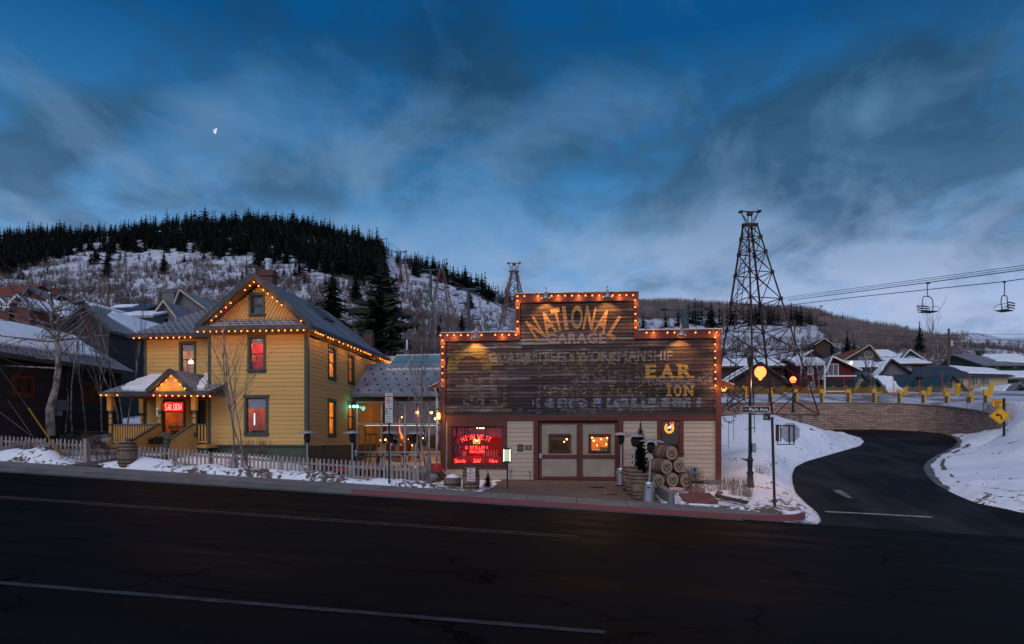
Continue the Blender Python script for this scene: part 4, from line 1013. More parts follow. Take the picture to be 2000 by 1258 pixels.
# saloon door window and dark side door on the porch
w = window(house, WFr, pd[0]+.02, pd[1]-.02, 1.75, pd[3], m_green, m_red, trim=.1, sill=.03, room=m_roomwood, depth=2.2, light=16, lcol=(1,.42,.15), double=False, mull=(('h',.72),))
mb = MB(); u0, u1 = fx(320,WY), fx(358,WY); zb, zt = at(340,803,WY).z, at(340,787,WY).z; fbox(mb, WFr, u0, u1, zb, zt, -.02, .0); sg = mb.build('neon_panel', emis('red_neon_panel', (1,.01,.015), .9), w)
mb = MB(); neon(mb, 'SALOON', WFr, (u0+u1)/2, (zb+zt)/2, .30, .012, .03, gap=2.0, wd=.86); mb.build('neon_letters', emis('saloon_neon', (1,.13,.10), 5), w)
mb = MB()
for i in range(7): q = at(330+i*4, 838, WY+.7); mb.lathe([(.04,0),(.04,.18),(.015,.24),(.015,.3)], 8, q)
mb.build('bottles', M('amber_bottle', (.3,.25,.05),(.05,.2,.1),8), w)
mb = MB(); fbox(mb, WFr, pd[0], pd[1], at(340,838,WY).z-.5, at(340,840,WY).z, -1.0, -.6); mb.build('bar_counter', m_roomwood, w)
mb = MB(); fbox(mb, WFr, pd2[0], pd2[1], 1.55, pd2[3], -.12, -.06); dd = mb.build('side_door', m_dark, house)
mb = MB(); fbox(mb, WFr, pd2[0]-.09, pd2[0], 1.55, pd2[3]+.1, -.1, .04); fbox(mb, WFr, pd2[0], pd2[1], pd2[3], pd2[3]+.1, -.1, .04); mb.build('door_frame', m_green, dd)
mb = MB(); add_text(mb, '70', WFr, fx(373.5,WY), at(374,805,WY).z, .2, .16, .05, 0, .02); mb.build('house_numerals', m_ink, house)
# ---- roof
ZE = 6.93; ZR = hz(498, 545); YO = 30.4
XE0, XE1 = -17.68, -12.12
def slope_uv(): pass
T = .09
mb = MB()
def slabp(pts, t=T, mi=0):
    p = [Vector(q) for q in pts]; n = (p[1]-p[0]).cross(p[2]-p[0]).normalized()
    if n.z < 0: n = -n
    mb.prism(p, n*t, mi)
AP = gap_x
# right slope, full depth, hipped at the back
slabp([(XE1,YO,ZE),(XE1,43.4,ZE),(AP,39.8,ZR),(AP,YO,ZR)])
slabp([(XE0,YO,ZE),(AP,YO,ZR),(AP,37,ZR),(XE0,37,ZE)])            # left slope of the gable
wl = WXL-.45; wf_ = WY-.55
zl = at(265,657,32.45).z; pw = (ZR-zl)/3.5
slabp([(wl,wf_,zl),(AP,wf_,zl),(AP,wf_+3.5,ZR),(wl+3.5,wf_+3.5,ZR)])  # front slope of the wing
slabp([(wl,wf_,zl),(wl+3.5,wf_+3.5,ZR),(wl+3.5,39.8,ZR),(wl,43.4,zl)])
slabp([(wl+3.5,wf_+3.5,ZR),(AP,wf_+3.5,ZR),(AP,39.8,ZR),(wl+3.5,39.8,ZR)])
slabp([(wl,43.4,zl),(XE1,43.4,ZE),(AP,39.8,ZR),(wl+3.5,39.8,ZR)])
# skirt roof under the gable
slabp([(XE0+.1,YO-.02,ZE-.0),(XE1-.1,YO-.02,ZE-.0),(XE1-.5,HY1,gb-.02),(XE0+.5,HY1,gb-.02)])
roof = mb.build('roof', m_shing, house, uv=True)
# fascias, barge boards, gutters, soffits
mb = MB()
def fas(a, b_, h=.16, w=.05): mb.bar(Vector(a), Vector(b_), w, 0, h)
fas((XE0-.05,YO-.06,ZE+.02),(XE1+.05,YO-.06,ZE+.02),.22,.12); fas((XE1+.03,YO-.1,ZE+.02),(XE1+.03,43.4,ZE+.02),.2,.12)
fas((wl-.03,wf_-.05,zl+.02),(XE0+.2,wf_-.05,zl+.02),.2,.12); fas((wl-.05,wf_,zl+.02),(wl-.05,43.4,zl+.02),.2,.1)
fas((XE0+.02,YO-.03,ZE+.12),(AP,YO-.03,ZR+.06),.24,.07); fas((XE1-.02,YO-.035,ZE+.12),(AP,YO-.035,ZR+.06),.24,.07)
mb.build('fascia', m_fascia, roof)
mb = MB(); mb.poly([(XE0,YO,ZE-.06),(XE1,YO,ZE-.06),(XE1,HY1,ZE-.06),(XE0,HY1,ZE-.06)]); mb.poly([(HX,HY1,ZE-.06),(XE1,HY1,ZE-.06),(XE1,43.4,ZE-.06),(HX,43.4,ZE-.06)]); mb.poly([(wl,wf_,zl-.06),(HXL,wf_,zl-.06),(HXL,WY,zl-.06),(wl,WY,zl-.06)])
mb.obox((XE0+.3,HY1,ZE+.1),(AP-XE0-.3,0,ZR-ZE-.22),(0,YO-HY1,0),(0,0,.03)); mb.obox((XE1-.3,HY1,ZE+.1),(AP-XE1+.3,0,ZR-ZE-.22),(0,YO-HY1,0),(0,0,.03))
mb.build('soffit', m_soffit, roof)
# brick chimney with metal flue
ch = MB(); c0 = at(524,560,34.6)
zc0 = c0.z-.6; zc1 = at(524,541,34.6).z
ch.box((c0.x-.36,34.3,zc0),(c0.x+.36,34.9,zc1)); ch.box((c0.x-.42,34.24,zc1),(c0.x+.42,34.96,zc1+.14)); ch.box((c0.x-.38,34.28,zc1+.14),(c0.x+.38,34.92,zc1+.32))
cc = ch.build('chimney', m_brick, roof, uv=True)
ch = MB(); ch.lathe([(.16,0),(.16,.45),(.2,.45),(.2,.62)], 14, (c0.x,34.6,zc1+.32)); ch.build('flue', m_metal, cc)
# ridge vent / small hatch on the right slope
mb = MB(); mb.obox((AP+.5,35.6,ZR-.42+.1),(.9,0,-.76),(0,1.5,0),(.06,0,.08)); mb.build('roof_hatch', m_fascia, roof)
# ---- porch
PY = 30.0; PEY = 29.6; DZ = 1.55
porch = thing('porch', (fx(300,30), 30, .9), 'yellow front porch with turned posts, railing and a small gable over the steps', 'porch')
px0, px1 = fx(204,PY), fx(403,PY)
mb = MB(); mb.box((px0,PY,DZ-.16),(px1,WY-.03,DZ)); mb.build('deck', m_yelt, porch)
mb = MB(); mb.box((px0+.1,PY+.1,.6),(px1,PY+.14,DZ-.16)); mb.build('skirt', m_green, porch)
def post(px, Y, label=None):
    x = fx(px, Y); zt = 3.86; mb = MB()
    r = .1
    mb.box((x-.12,Y-.12,DZ-.55),(x+.12,Y+.12,DZ+.35),0); 
    for (a_, b__, rr, mi) in ((DZ+.35,DZ+.55,.085,1),(DZ+.55,DZ+.9,.075,0),(DZ+.9,DZ+.96,.085,1),(DZ+.96,DZ+1.2,.08,0),(DZ+1.2,DZ+1.26,.085,1),(DZ+1.26,DZ+1.42,.08,0),(DZ+1.42,DZ+1.58,.09,1)):
        mb.lathe([(rr,a_),(rr,b__)], 10, (x,Y,0), mi=mi)
    mb.box((x-.11,Y-.11,DZ+1.58),(x+.11,Y+.11,zt),0)
    return mb.build('post', [m_yelt, m_green], porch)
for px, Y in ((216,PY+.1),(312,PY+.1),(380,PY+.1),(278,WY-.1)): post(px, Y)
def rail(a, b_, n, dz0=.0):
    mb = MB(); a = Vector(a); b_ = Vector(b_)
    mb.bar(a+V(0,0,.92), b_+V(0,0,.92), .09, 0, .07); mb.bar(a+V(0,0,.12), b_+V(0,0,.12), .07, 1, .07)
    for i in range(n):
        p = a.lerp(b_, (i+.5)/n); mb.box((p.x-.03,p.y-.03,p.z+.15),(p.x+.03,p.y+.03,p.z+.9),1)
    mb.build('railing', [m_green, m_yelt], porch)
rail((fx(220,PY),PY+.05,DZ),(fx(306,PY),PY+.05,DZ),18); rail((fx(385,PY),PY+.05,DZ),(px1,PY+.05,DZ),3)
rail((fx(214,PY),PY+.2,DZ),(fx(214,PY),WY-.1,DZ),11)
# steps and their boarded cheeks
xa_, xb_ = fx(310,PY), fx(377,PY)
mb = MB()
for i in range(4): mb.box((xa_+.05,PY-.5*(i+1),.5),(xb_-.05,PY-.5*i,DZ-.16*(i+1)))
mb.build('steps', M('step_boards', (.16,.09,.05), (.1,.06,.035), 3), porch)
for x in (xa_, xb_):
    mb = MB(); sl = [(x-.04,PY,.6),(x-.04,PY-2.0,.6),(x-.04,PY-2.0,DZ+.1),(x-.04,PY,DZ+.92)]
    mb.prism(sl, (.08,0,0)); mb.build('step_cheek', m_yelt, porch)
    mb = MB(); mb.bar((x,PY-2.05,DZ+.14),(x,PY,DZ+.96),.12,0,.07); mb.box((x-.1,PY-2.2,.5),(x+.1,PY-2.0,DZ+.28)); mb.build('handrail', m_green, porch)
# porch roof: hip with a gable, snow lying on it
mb = MB(); pe0, pe1 = fx(197,PEY), fx(411,PEY); pz = at(300,769,PEY).z; zt_ = at(340,736,WY).z
slabp([(pe0,PEY,pz),(pe1,PEY,pz),(pe1,WY,zt_),(pe0+.15,WY,zt_)], .08)
slabp([(pe0,PEY,pz),(pe0+.15,WY,zt_),(pe0,WY+2.5,pz)], .08)
gxc = fx(337,PEY); gza = at(337,724,PEY-.1).z; gl, gr_ = fx(293,PEY), fx(376,PEY)
slabp([(gl,PEY-.15,pz+.06),(gxc,PEY-.15,gza),(gxc,WY-.1,gza),(gl,WY-.1,pz+.06)], .07)
slabp([(gr_,PEY-.15,pz+.06),(gr_,WY-.1,pz+.06),(gxc,WY-.1,gza),(gxc,PEY-.15,gza)], .07)
proof = mb.build('porch_roof', m_shing2, porch, uv=True)
mb = MB(); fas((pe0-.03,PEY-.05,pz),(pe1+.03,PEY-.05,pz),.2,.1); fas((gl-.05,PEY-.2,pz+.1),(gxc,PEY-.2,gza+.03),.17,.06); fas((gr_+.05,PEY-.205,pz+.1),(gxc,PEY-.205,gza+.03),.17,.06)
fas((pe1+.0,PEY,pz+.02),(pe1+.0,WY,zt_),.18,.08)
mb.build('fascia', m_fascia, proof)
mb = MB(); mb.poly([(gl+.25,PEY-.08,pz+.1),(gr_-.25,PEY-.08,pz+.1),(gxc,PEY-.08,gza-.1)]); mb.build('gable_panel', m_yelt, proof)
mb = MB(); mb.poly([(pe0,PEY,pz-.06),(pe1,PEY,pz-.06),(pe1,WY,pz-.06),(pe0,WY,pz-.06)]); mb.build('ceiling', m_soffit, proof)
def snow_patch(parent, o, ux, uv_, outline, t=.13, name='roof_snow', seed=0, n=5):
    """a slab of lying snow with a wandering edge on the plane o + a*ux + b*uv_"""
    o = Vector(o); ux = Vector(ux); uv_ = Vector(uv_); nn = ux.cross(uv_).normalized()
    if nn.z < 0: nn = -nn
    pts = []; m = len(outline)
    for i in range(m):
        a = outline[i]; b = outline[(i+1)%m]
        for k in range(n):
            s = k/n; q = (a[0]+(b[0]-a[0])*s, a[1]+(b[1]-a[1])*s)
            j = .018 if 0 < k else .006
            pts.append((q[0]+R.uniform(-j,j), q[1]+R.uniform(-j,j)*1.6))
    P0 = [o+ux*a+uv_*b+nn*.0 for a, b in pts]
    cx = sum(a for a, b in pts)/len(pts); cy = sum(b for a, b in pts)/len(pts)
    def ring(f, h): return [o+ux*(cx+(a-cx)*f)+uv_*(cy+(b-cy)*f)+nn*h for a, b in pts]
    mb = MB(); r0 = ring(1,.0); r1 = ring(.993,t*.7); r2 = ring(.96,t); k = len(pts)
    for A_, B_ in ((r0,r1),(r1,r2)):
        for i in range(k): mb.poly([A_[i],A_[(i+1)%k],B_[(i+1)%k],B_[i]])
    mb.poly(r2)
    return mb.build(name, m_snow, parent)
U = Vector((pe1-pe0,0,0)); Vv = Vector((0,WY-PEY,zt_-pz)); O_ = Vector((pe0,PEY,pz+.08))
snow_patch(proof, O_, U, Vv, [(.16,.10),(.30,.04),(.46,.03),(.50,.3),(.50,.95),(.06,.95),(.07,.55),(.10,.3)], .14)
snow_patch(proof, O_+V(0,0,.0), U, Vv, [(.86,.1),(.90,.14),(.82,.42),(.81,.97),(.60,.97),(.70,.5),(.80,.25)], .14)
# bulbs on the house
def strp(label, segs, Y, o=.0, base=None):
    pts = []; brk = set()
    for (p0, p1, n, skip) in segs:
        if pts: brk.add(len(pts))
        for i in range(n):
            if i in skip: continue
            t = i/max(n-1,1); pts.append(at(p0[0]+(p1[0]-p0[0])*t, p0[1]+(p1[1]-p0[1])*t, Y))
    return string(label, pts, brk)
strp('amber bulbs along the gutter below the big gable', [((386,648),(593,645),18,())], 30.25)
strp('amber bulbs up the left rake and down the right rake of the big gable', [((413,626),(488,558),9,(5,6)), ((496,551),(550,596),7,()), ((588,627),(588,627),1,())], 30.22)
strp('amber bulbs under the eave of the left wing, above the sconce window', [((261,660.5),(372,659),11,(2,))], 32.2)
strp('amber bulbs round the small porch gable', [((307,759),(334,735),4,()),((343,743),(361,759),3,())], 29.3)
strp('amber bulbs along the porch gutter', [((197,772),(229,772),4,(2,)),((300,772.5),(410,774),10,())], 29.45)
pts = []
for g0, g1, n in ((34-3.3,31.6,4),(32.3,33.0,3),(33.9,34.5,2),(35.2,37.4,5),(38.0,39.2,4),(41.2,43.2,5)):
    for i in range(n): pts.append(V(XE1+.08, g0+(g1-g0)*i/(n-1), ZE-.17))
string('amber bulbs in clusters down the right eave of the yellow house', pts)
# ------------------------------------------------------------- glass atrium between the houses
AY = 37.6; AF = front(AY)
at_ = thing('glass_atrium', at(775,912,AY), 'glazed atrium with a corrugated metal roof between the yellow house and the garage', 'building')
ax0, ax1 = HX+.06, gx0+.3
ae = at(770,775,AY).z
mb = MB(); us = [fx(698,AY), fx(745,AY), fx(791,AY), fx(838,AY), fx(884,AY)]
zs = [at(770,y_,AY).z for y_ in (912,883,828,785)]
for u in us: fbox(mb, AF, u-.035, u+.035, -.02, zs[3]+.05, -.06, .06)
for z in zs[1:]: fbox(mb, AF, us[0], us[-1], z-.035, z+.035, -.05, .05)
for a_, b__ in ((us[1]+.1,us[2]-.1),(us[2]+.1,us[3]-.1)):
    zb, zt = .25, zs[1]-.1; fbox(mb, AF, a_, a_+.09, zb, zt, -.04, .07); fbox(mb, AF, b__-.09, b__, zb, zt, -.04, .07); fbox(mb, AF, a_, b__, zt-.09, zt, -.04, .07); fbox(mb, AF, a_, b__, zb, zb+.09, -.04, .07)
fbox(mb, AF, us[0], us[-1], -.02, .25, -.05, .04)
mb.build('mullions', M('white_alu', (.40,.40,.42), (.32,.32,.34), 3, rough=.4), at_)
mb = MB(); mb.poly([AF.p(us[0],.25), AF.p(us[-1],.25), AF.p(us[-1],zs[3]), AF.p(us[0],zs[3])]); mb.build('glazing', m_glassc, at_)
mb = MB(); fbox(mb, AF, ax0, ax1, zs[3]+.05, ae+.05, -.1, .05); fbox(mb, AF, ax0, us[0]-.035, -.02, ae, -.1, .04); mb.build('header', M('redwood', (.14,.06,.035), (.09,.04,.025), 2, stretch=(.6,1,6)), at_)
mb = MB(); ay1 = 46; mb.poly([(ax0,ay1,0),(ax1,ay1,0),(ax1,ay1,6),(ax0,ay1,6)]); mb.poly([(ax0,43,0),(ax0,ay1,0),(ax0,ay1,6),(ax0,43,6)]); mb.poly([(ax1,AY,0),(ax1,ay1,0),(ax1,ay1,6),(ax1,AY,6)]); 
mb.build('back_wall', M('atrium_wall', (.20,.10,.05), (.10,.05,.03), .9), at_)
mb = MB(); mb.poly([(ax0,AY+.1,.02),(ax1,AY+.1,.02),(ax1,ay1,.02),(ax0,ay1,.02)]); mb.build('floor', M('atrium_floor', (.12,.08,.05), (.08,.05,.035), 2), at_)
# roof: corrugated sheet with snow guards and a lean-to skylight
rt0 = at(724,711,40.7); ez_ = at(690,772,37.1).z
mb = MB(); nx = 150; A0 = V(ax0-.05,37.1,ez_); B0 = V(ax1,37.1,ez_); sl = V(0,40.7-37.1,rt0.z-ez_); nn = V(0,-sl.z,sl.y).normalized()
for i in range(nx*2):
    a = A0.lerp(B0, i/(nx*2)); b_ = A0.lerp(B0, (i+1)/(nx*2)); ha = .04 if i%2 else 0; hb = .0 if i%2 else .04
    mb.poly([a+nn*ha, b_+nn*hb, b_+nn*hb+sl, a+nn*ha+sl])
m_corr = M('corrugated_zinc', (.42,.44,.48), (.30,.32,.36), .9, rough=.6, metal=.0)
arf = mb.build('roof', m_corr, at_)
mb = MB()
for r_ in range(5):
    for i in range(14):
        q = A0+V(.3+i*.62+(r_%2)*.31,0,0)+sl*(.1+.17*r_)+nn*.05
        if q.x < ax1-.2: mb.obox(q, (.09,0,0), sl.normalized()*.05, nn*.07)
mb.build('snow_guards', m_dark, arf)
mb = MB(); mb.bar(A0+V(0,-.05,-.02), B0+V(0,-.05,-.02), .13, 0, .15); mb.build('gutter', M('grey_gutter', (.20,.21,.23), (.15,.16,.18), 3, rough=.5), arf)
k0 = at(755,725,39.9); k1 = at(768,701,42.3)
mb = MB(); sx0 = k0.x; sx1 = ax1; S0 = V(sx0,39.9,k0.z+.12); Sv = V(0,2.4,k1.z-k0.z+.1)
mb.poly([S0, S0+V(sx1-sx0,0,0), S0+V(sx1-sx0,0,0)+Sv, S0+Sv]); sk = mb.build('skylight', M('skylight_glass', (.13,.25,.26), (.10,.20,.215), .8, rough=.25, spec=.4), arf)
mb = MB()
for i in range(6):
    q = S0+V((sx1-sx0)*i/5,0,.02); mb.bar(q, q+Sv, .05, 0, .06)
mb.bar(S0+V(0,0,.02), S0+V(sx1-sx0,0,.02), .07, 0, .08); mb.bar(S0+Sv+V(0,0,.02), S0+Sv+V(sx1-sx0,0,.02), .07, 0, .08); mb.box((sx0-.03,39.86,k0.z-.25),(sx1,39.92,k0.z+.1)); mb.build('skylight_frame', M('skylight_white', (.5,.53,.55), (.42,.45,.47), 2), sk)
mb = MB(); r1 = at(740,698,44).z; mb.box((rt0.x-1.2,40.7,rt0.z-.2),(ax1,46,rt0.z+.0)); mb.box((ax0-.3,43.4,5.9),(ax1,43.6,r1)); mb.build('rear_roof', m_corr, at_)
# what stands inside: copper still, tables lit by amber lamps
t = thing('copper_still', (-8.2,41,.02), 'copper still with a round porthole inside the glazed atrium', 'still')
mb = MB(); c = at(778,858,41); mb.lathe([(.55,.0),(.75,.3),(.75,1.2),(.5,1.7),(.2,2.0),(.15,2.7),(.1,2.75)], 20, (c.x,41,.3)); mb.build('vessel', M('copper', (.45,.20,.10), (.3,.12,.06), 3, rough=.3, metal=.9), t, smooth=True)
mb = MB(); q = at(772,863,40.2); mb.lathe([(.24,0),(.24,.06),(.17,.06),(.17,0)], 18, q, (0,-1,0)); mb.build('porthole', m_steel, t)
mb = MB(); c2 = at(815,800,41); mb.lathe([(.16,0),(.16,3.2),(.05,3.4)], 12, (c2.x,41,.6)); 
for k in range(7): mb.lathe([(.2,0),(.2,.08)], 12, (c2.x,41,1.0+k*.42))
mb.build('column', M('copper_col', (.2,.09,.05), (.12,.05,.03), 3, rough=.35, metal=.8), t)
mb = MB(); 
for (px, py, Y, r) in ((805,778,41,.06),(815,806,40,.08),(842,806,39,.08),(785,815,42,.03),(775,834,42,.035),(788,848,41,.05),(744,860,40,.05),(753,859,41,.05),(790,862,40,.03),(797,858,43,.03),(783,855,43,.03),(826,856,42,.03),(805,870,43,.03),(850,818,41,.06),(771,852,41,.03)):
    mb.sphere(at(px,py,Y), r, 8)
t = thing('atrium_lamps', (-8.5,41,.02), 'scatter of small amber lamps inside the glazed atrium', 'lamps'); mb.build('globe', emis('amber_table_glow', (1,.42,.08), 18), t)
lamp('glow', (-9.5,40.5,3.4), 60, (1,.42,.14), .3, parent=t); lamp('glow', (-7.3,42.5,2.2), 55, (1,.40,.12), .3, parent=t)
mb = MB(); a = at(714,831,38.6); b_ = at(850,831,38.6); mb.bar(a, b_, .06, 0, .04); t2 = tag(mb.build('light_bar', emis('cool_bar', (1,.85,.65), .7), base=a), 'pale horizontal light bar just inside the atrium glass', 'lamp')
mb = MB()
q = at(717,900,38.8); 
for (p0, p1) in (((714,912),(714,833)),((723,912),(723,848)),((736,912),(736,848))): mb.bar(V(fx(p0[0],38.8),38.8,.02), at(p1[0],p1[1],38.8), .1)
mb.bar(at(712,848,38.8), at(738,848,38.8), .1); tag(mb.build('door_frame', m_yelt, base=(q.x,38.8,.02)), 'ochre door frame seen through the left pane of the atrium', 'door frame')
# party lights at the atrium corner
t = thing('spot_light', at(693,795,37.2), 'turquoise floodlights on the corner of the yellow house', 'lamp')
mb = MB(); [mb.sphere(at(px,py,37.0), r, 8) for (px,py,r) in ((683,794,.07),(691,794,.075),(697.5,794,.08))]; mb.build('lens', emis('turquoise_glow', (.12,.95,.75), 9), t); mb = MB(); mb.bar(at(680,790,37.05), at(705,792,37.05), .05); mb.build('bracket', m_dark, t)
lamp('glow', at(690,796,36.7), 5, (.1,.8,.6), .1, parent=t)
# stovepipes over the atrium
t = thing('chimney', at(720,690,41.5), 'tall brown sheet-metal chimney behind the atrium roof', 'chimney')
mb = MB(); p = at(720,692,41.5); q = at(720,652,41.5); mb.box((p.x-.26,41.3,p.z-1),(p.x+.26,41.8,q.z)); mb.build('stack', M('brown_sheet', (.10,.05,.045), (.07,.035,.03), 2), t); mb = MB(); mb.obox((p.x-.28,41.28,q.z),(.56,0,0),(0,.54,0),(0,0,.06)); mb.obox((p.x-.2,41.35,q.z+.06),(.4,0,0),(0,.4,0),(0,0,.16)); mb.build('cap', m_black, t)
t = thing('flue', at(795,700,43), 'short round brick-red flue with a white pipe above the skylight', 'chimney')
mb = MB(); p = at(795,702,43); mb.lathe([(.2,-.3),(.2,.5),(.24,.5),(.24,.6)], 12, p); mb.build('pot', m_brick, t); mb = MB(); mb.lathe([(.06,0),(.06,.65)], 8, p+V(0,0,.6)); mb.build('pipe', m_white, t)
# ------------------------------------------------------------- patio heaters
def heater_proto():
    t = thing('patio_heater', (0,0,0), '', 'heater')
    mb = MB(); mb.lathe([(.24,0),(.24,.05),(.21,.07),(.21,.66),(.19,.70),(.05,.72)], 20, mi=0); mb.build('tank_cover', m_steel, t, smooth=False)
    mb = MB(); mb.box((-.08,-.215,.5),(.02,-.20,.54)); mb.build('vent_slot', m_black, t)
    mb = MB(); mb.lathe([(.035,.7),(.035,1.72)], 10); mb.build('pole', m_steel, t)
    mb = MB(); mb.lathe([(.05,1.70),(.09,1.76),(.13,1.80),(.15,2.0),(.11,2.08),(.03,2.10)], 16); mb.build('burner', m_dark, t, smooth=True)
    mb = MB(); mb.lathe([(.42,2.10),(.425,2.12),(.22,2.20),(.06,2.225),(.02,2.23),(.02,2.2),(.38,2.10)], 28); mb.build('reflector', M('dull_reflector', (.4,.4,.42), (.3,.3,.32), 4, rough=.45, metal=.6), t, smooth=True)
    return t
hp = heater_proto()
def place_heater(px, Y, z, label, s=1.0, rz=0, tilt=0):
    o = dup(hp, V(fx(px,Y), Y, z), rz, s, label, 'patio heaters'); o.rotation_euler = (0, tilt, rz); return o
place_heater(600,28.3,-.02,'steel patio heater standing before the corner of the yellow house', .98)
place_heater(688,28.6,-.02,'steel patio heater standing before the turquoise floodlights', .98)
place_heater(762,28.6,-.02,'steel patio heater standing behind the parking sign', .98)
place_heater(812,28.4,-.02,'steel patio heater standing behind the thin birches', .97)
place_heater(1213,28.4,-.07,'steel patio heater just right of the barn doors', .97)
place_heater(1236.5,27.0,-.18,'steel patio heater with its base hidden behind the upright barrels', .99, 0, .03)
place_heater(1266,24.75,-.44,'steel patio heater nearest the kerb beside the upright barrels', 1.02, 0, .05)
kill(hp)
# ------------------------------------------------------------- barrels
def barrel_profile(L, r, b=1.16): return [(r*(1+(b-1)*math.sin(PI*i/10)), L*i/10) for i in range(11)]
def barrel_proto(heads=False, dark=False):
    t = thing('barrel', (0,0,0), '', 'barrel'); L, r = .90, .275
    mb = MB(); mb.lathe(barrel_profile(L, r), 24); mb.build('staves', m_barrel, t, smooth=True)
    mb = MB()
    for h, w in ((.02,.05),(.15,.04),(.27,.04),(.59,.04),(.71,.04),(.83,.05)):
        rr = lambda x: r*(1+.16*math.sin(PI*x/L))+.006
        mb.lathe([(rr(h),h),(rr(h+w),h+w)], 24)
    mb.build('hoop', m_hoop, t)
    mb = MB(); mb.lathe([(r*.97,0),(r*.97,.012)], 24, (0,0,L-.008) if not heads else (0,0,L-.006)); h = mb.build('head', m_barrelh if heads else m_barrel, t)
    if heads:
        mb = MB()
        for rr in (.135,): mb.tube([(rr*math.sin(a), -rr*1.1*math.cos(a), L+.008) for a in np.linspace(-2.5,2.5,16)], .018, 4)
        mb.tube([(.05,.09,L+.008),(-.04,.05,L+.008),(-.03,-.03,L+.008)], .016, 4); mb.tube([(-.02,.04,L+.008),(.05,0,L+.008),(.03,-.06,L+.008)], .016, 4)
        mb.build('horseshoe_brand', m_ink, h)
    return t
bp0 = barrel_proto(); bp1 = barrel_proto(True)
def place_barrel(px, Y, z, label, s=1.0, group='upright oak barrels'): return dup(bp0, V(fx(px,Y), Y, z), R.uniform(0,6), s, label, group)
place_barrel(1249.5,25.1,-.40,'upright oak barrel in front, nearest the kerbside heater', 1.03, 'upright barrels by the forecourt')
place_barrel(1240,26.0,-.30,'upright oak barrel in the middle of the row beside the forecourt', 1.03, 'upright barrels by the forecourt')
place_barrel(1231,27.0,-.18,'upright oak barrel at the back of the row, nearest the barn doors', 1.03, 'upright barrels by the forecourt')
bs = place_barrel(920,25.3,-.17,'upright oak barrel carrying the no parking sign under the neon window', 1.02, None)
place_barrel(249,25.0,at(249,914,25).z,'big weathered barrel at the left end of the long picket fence', 1.12, None)
place_barrel(326,28.9,1.25,'light oak barrel standing on the porch steps below the neon saloon sign', .95, None)
# half barrel planter with snow
t = thing('half_barrel', at(884,958,25.8), 'half barrel planter topped with snow, left of the sign barrel', 'planter'); p = at(884,958,25.8)
mb = MB(); mb.lathe([(.29,0),(.33,.25),(.33,.5),(.30,.5)], 22, p); mb.build('staves', m_barrel, t, smooth=False); mb = MB(); mb.lathe([(.335,.22),(.337,.28)], 22, p); mb.lathe([(.325,.05),(.327,.1)], 22, p); mb.build('hoop', m_dark, t)
mb = MB(); mb.lathe([(.30,.45),(.28,.50),(.18,.57),(.08,.62),(.0,.63)], 16, p); mb.build('snow_heap', m_snow, t, smooth=True)
# stack of lying barrels, heads towards the street
dirv = Vector((.50,-.86,.0)).normalized()   # from tail to head
def lying(px, py, Y, label, s=1.0):
    c = at(px, py, Y); o = dup(bp1, None, None, s, label, 'stacked barrels lying on their sides')
    q = dirv.to_track_quat('Z', 'Y'); o.rotation_mode = 'XYZ'; o.rotation_euler = q.to_euler()
    o.location = c-dirv*.9*s; return o
lying(1286,940,26.6,'lying barrel at the left end of the bottom row of the stack')
lying(1314,937.5,26.9,'lying barrel in the middle of the bottom row, its head crossed by cracks')
lying(1340,938,27.4,'lying barrel at the right end of the bottom row of the stack')
lying(1302,912,26.9,'lying barrel on the left of the middle row of the stack', 1.02)
lying(1327,909.5,27.3,'lying barrel with the lightest head on the right of the middle row')
lying(1312,885,27.1,'single lying barrel on top of the stack')
kill(bp0); kill(bp1)
# ------------------------------------------------------------- signs
def signpost(name, loc, h, r, label, cat='sign post', mat=None):
    t = thing(name, loc, label, cat); mb = MB(); mb.tube([Vector(loc), Vector(loc)+V(0,0,h)], r, 8); mb.build('post', mat or m_black, t); return t
def plate(t, fr, u0, u1, z0, z1, o, mat, name='sign_panel', rim=None):
    mb = MB(); fbox(mb, fr, u0, u1, z0, z1, o-.012, o); p = mb.build(name, mat, t)
    if rim:
        mb = MB(); w = rim[1]
        fbox(mb, fr, u0, u1, z0, z0+w, o, o+.004); fbox(mb, fr, u0, u1, z1-w, z1, o, o+.004); fbox(mb, fr, u0, u0+w, z0+w, z1-w, o, o+.004); fbox(mb, fr, u1-w, u1, z0+w, z1-w, o, o+.004); mb.build('border', rim[0], p)
    return p
# no parking board on the barrel
SY_ = 24.93; f_ = front(SY_); t = thing('parking_board', at(920,942,SY_), 'white board with red lettering NO PARKING HERE TO CORNER on the barrel', 'sign')
a0, a1, b0_, b1_ = fx(911.5,SY_), fx(928.5,SY_), at(920,941,SY_).z, at(920,914,SY_).z
pl = plate(t, f_, a0, a1, b0_, b1_, .0, m_whitesign, rim=(m_signred, .012))
mb = MB(); hh = (b1_-b0_)
for s_, zc, w_, h_ in (('NO', .84, .13, .12), ('PARKING', .6, .25, .085), ('HERE TO', .38, .25, .08), ('CORNER', .17, .25, .08)): add_text(mb, s_, f_, (a0+a1)/2, b0_+hh*zc, w_, h_, .005, 0, .02)
mb.build('lettering', m_signred, pl)
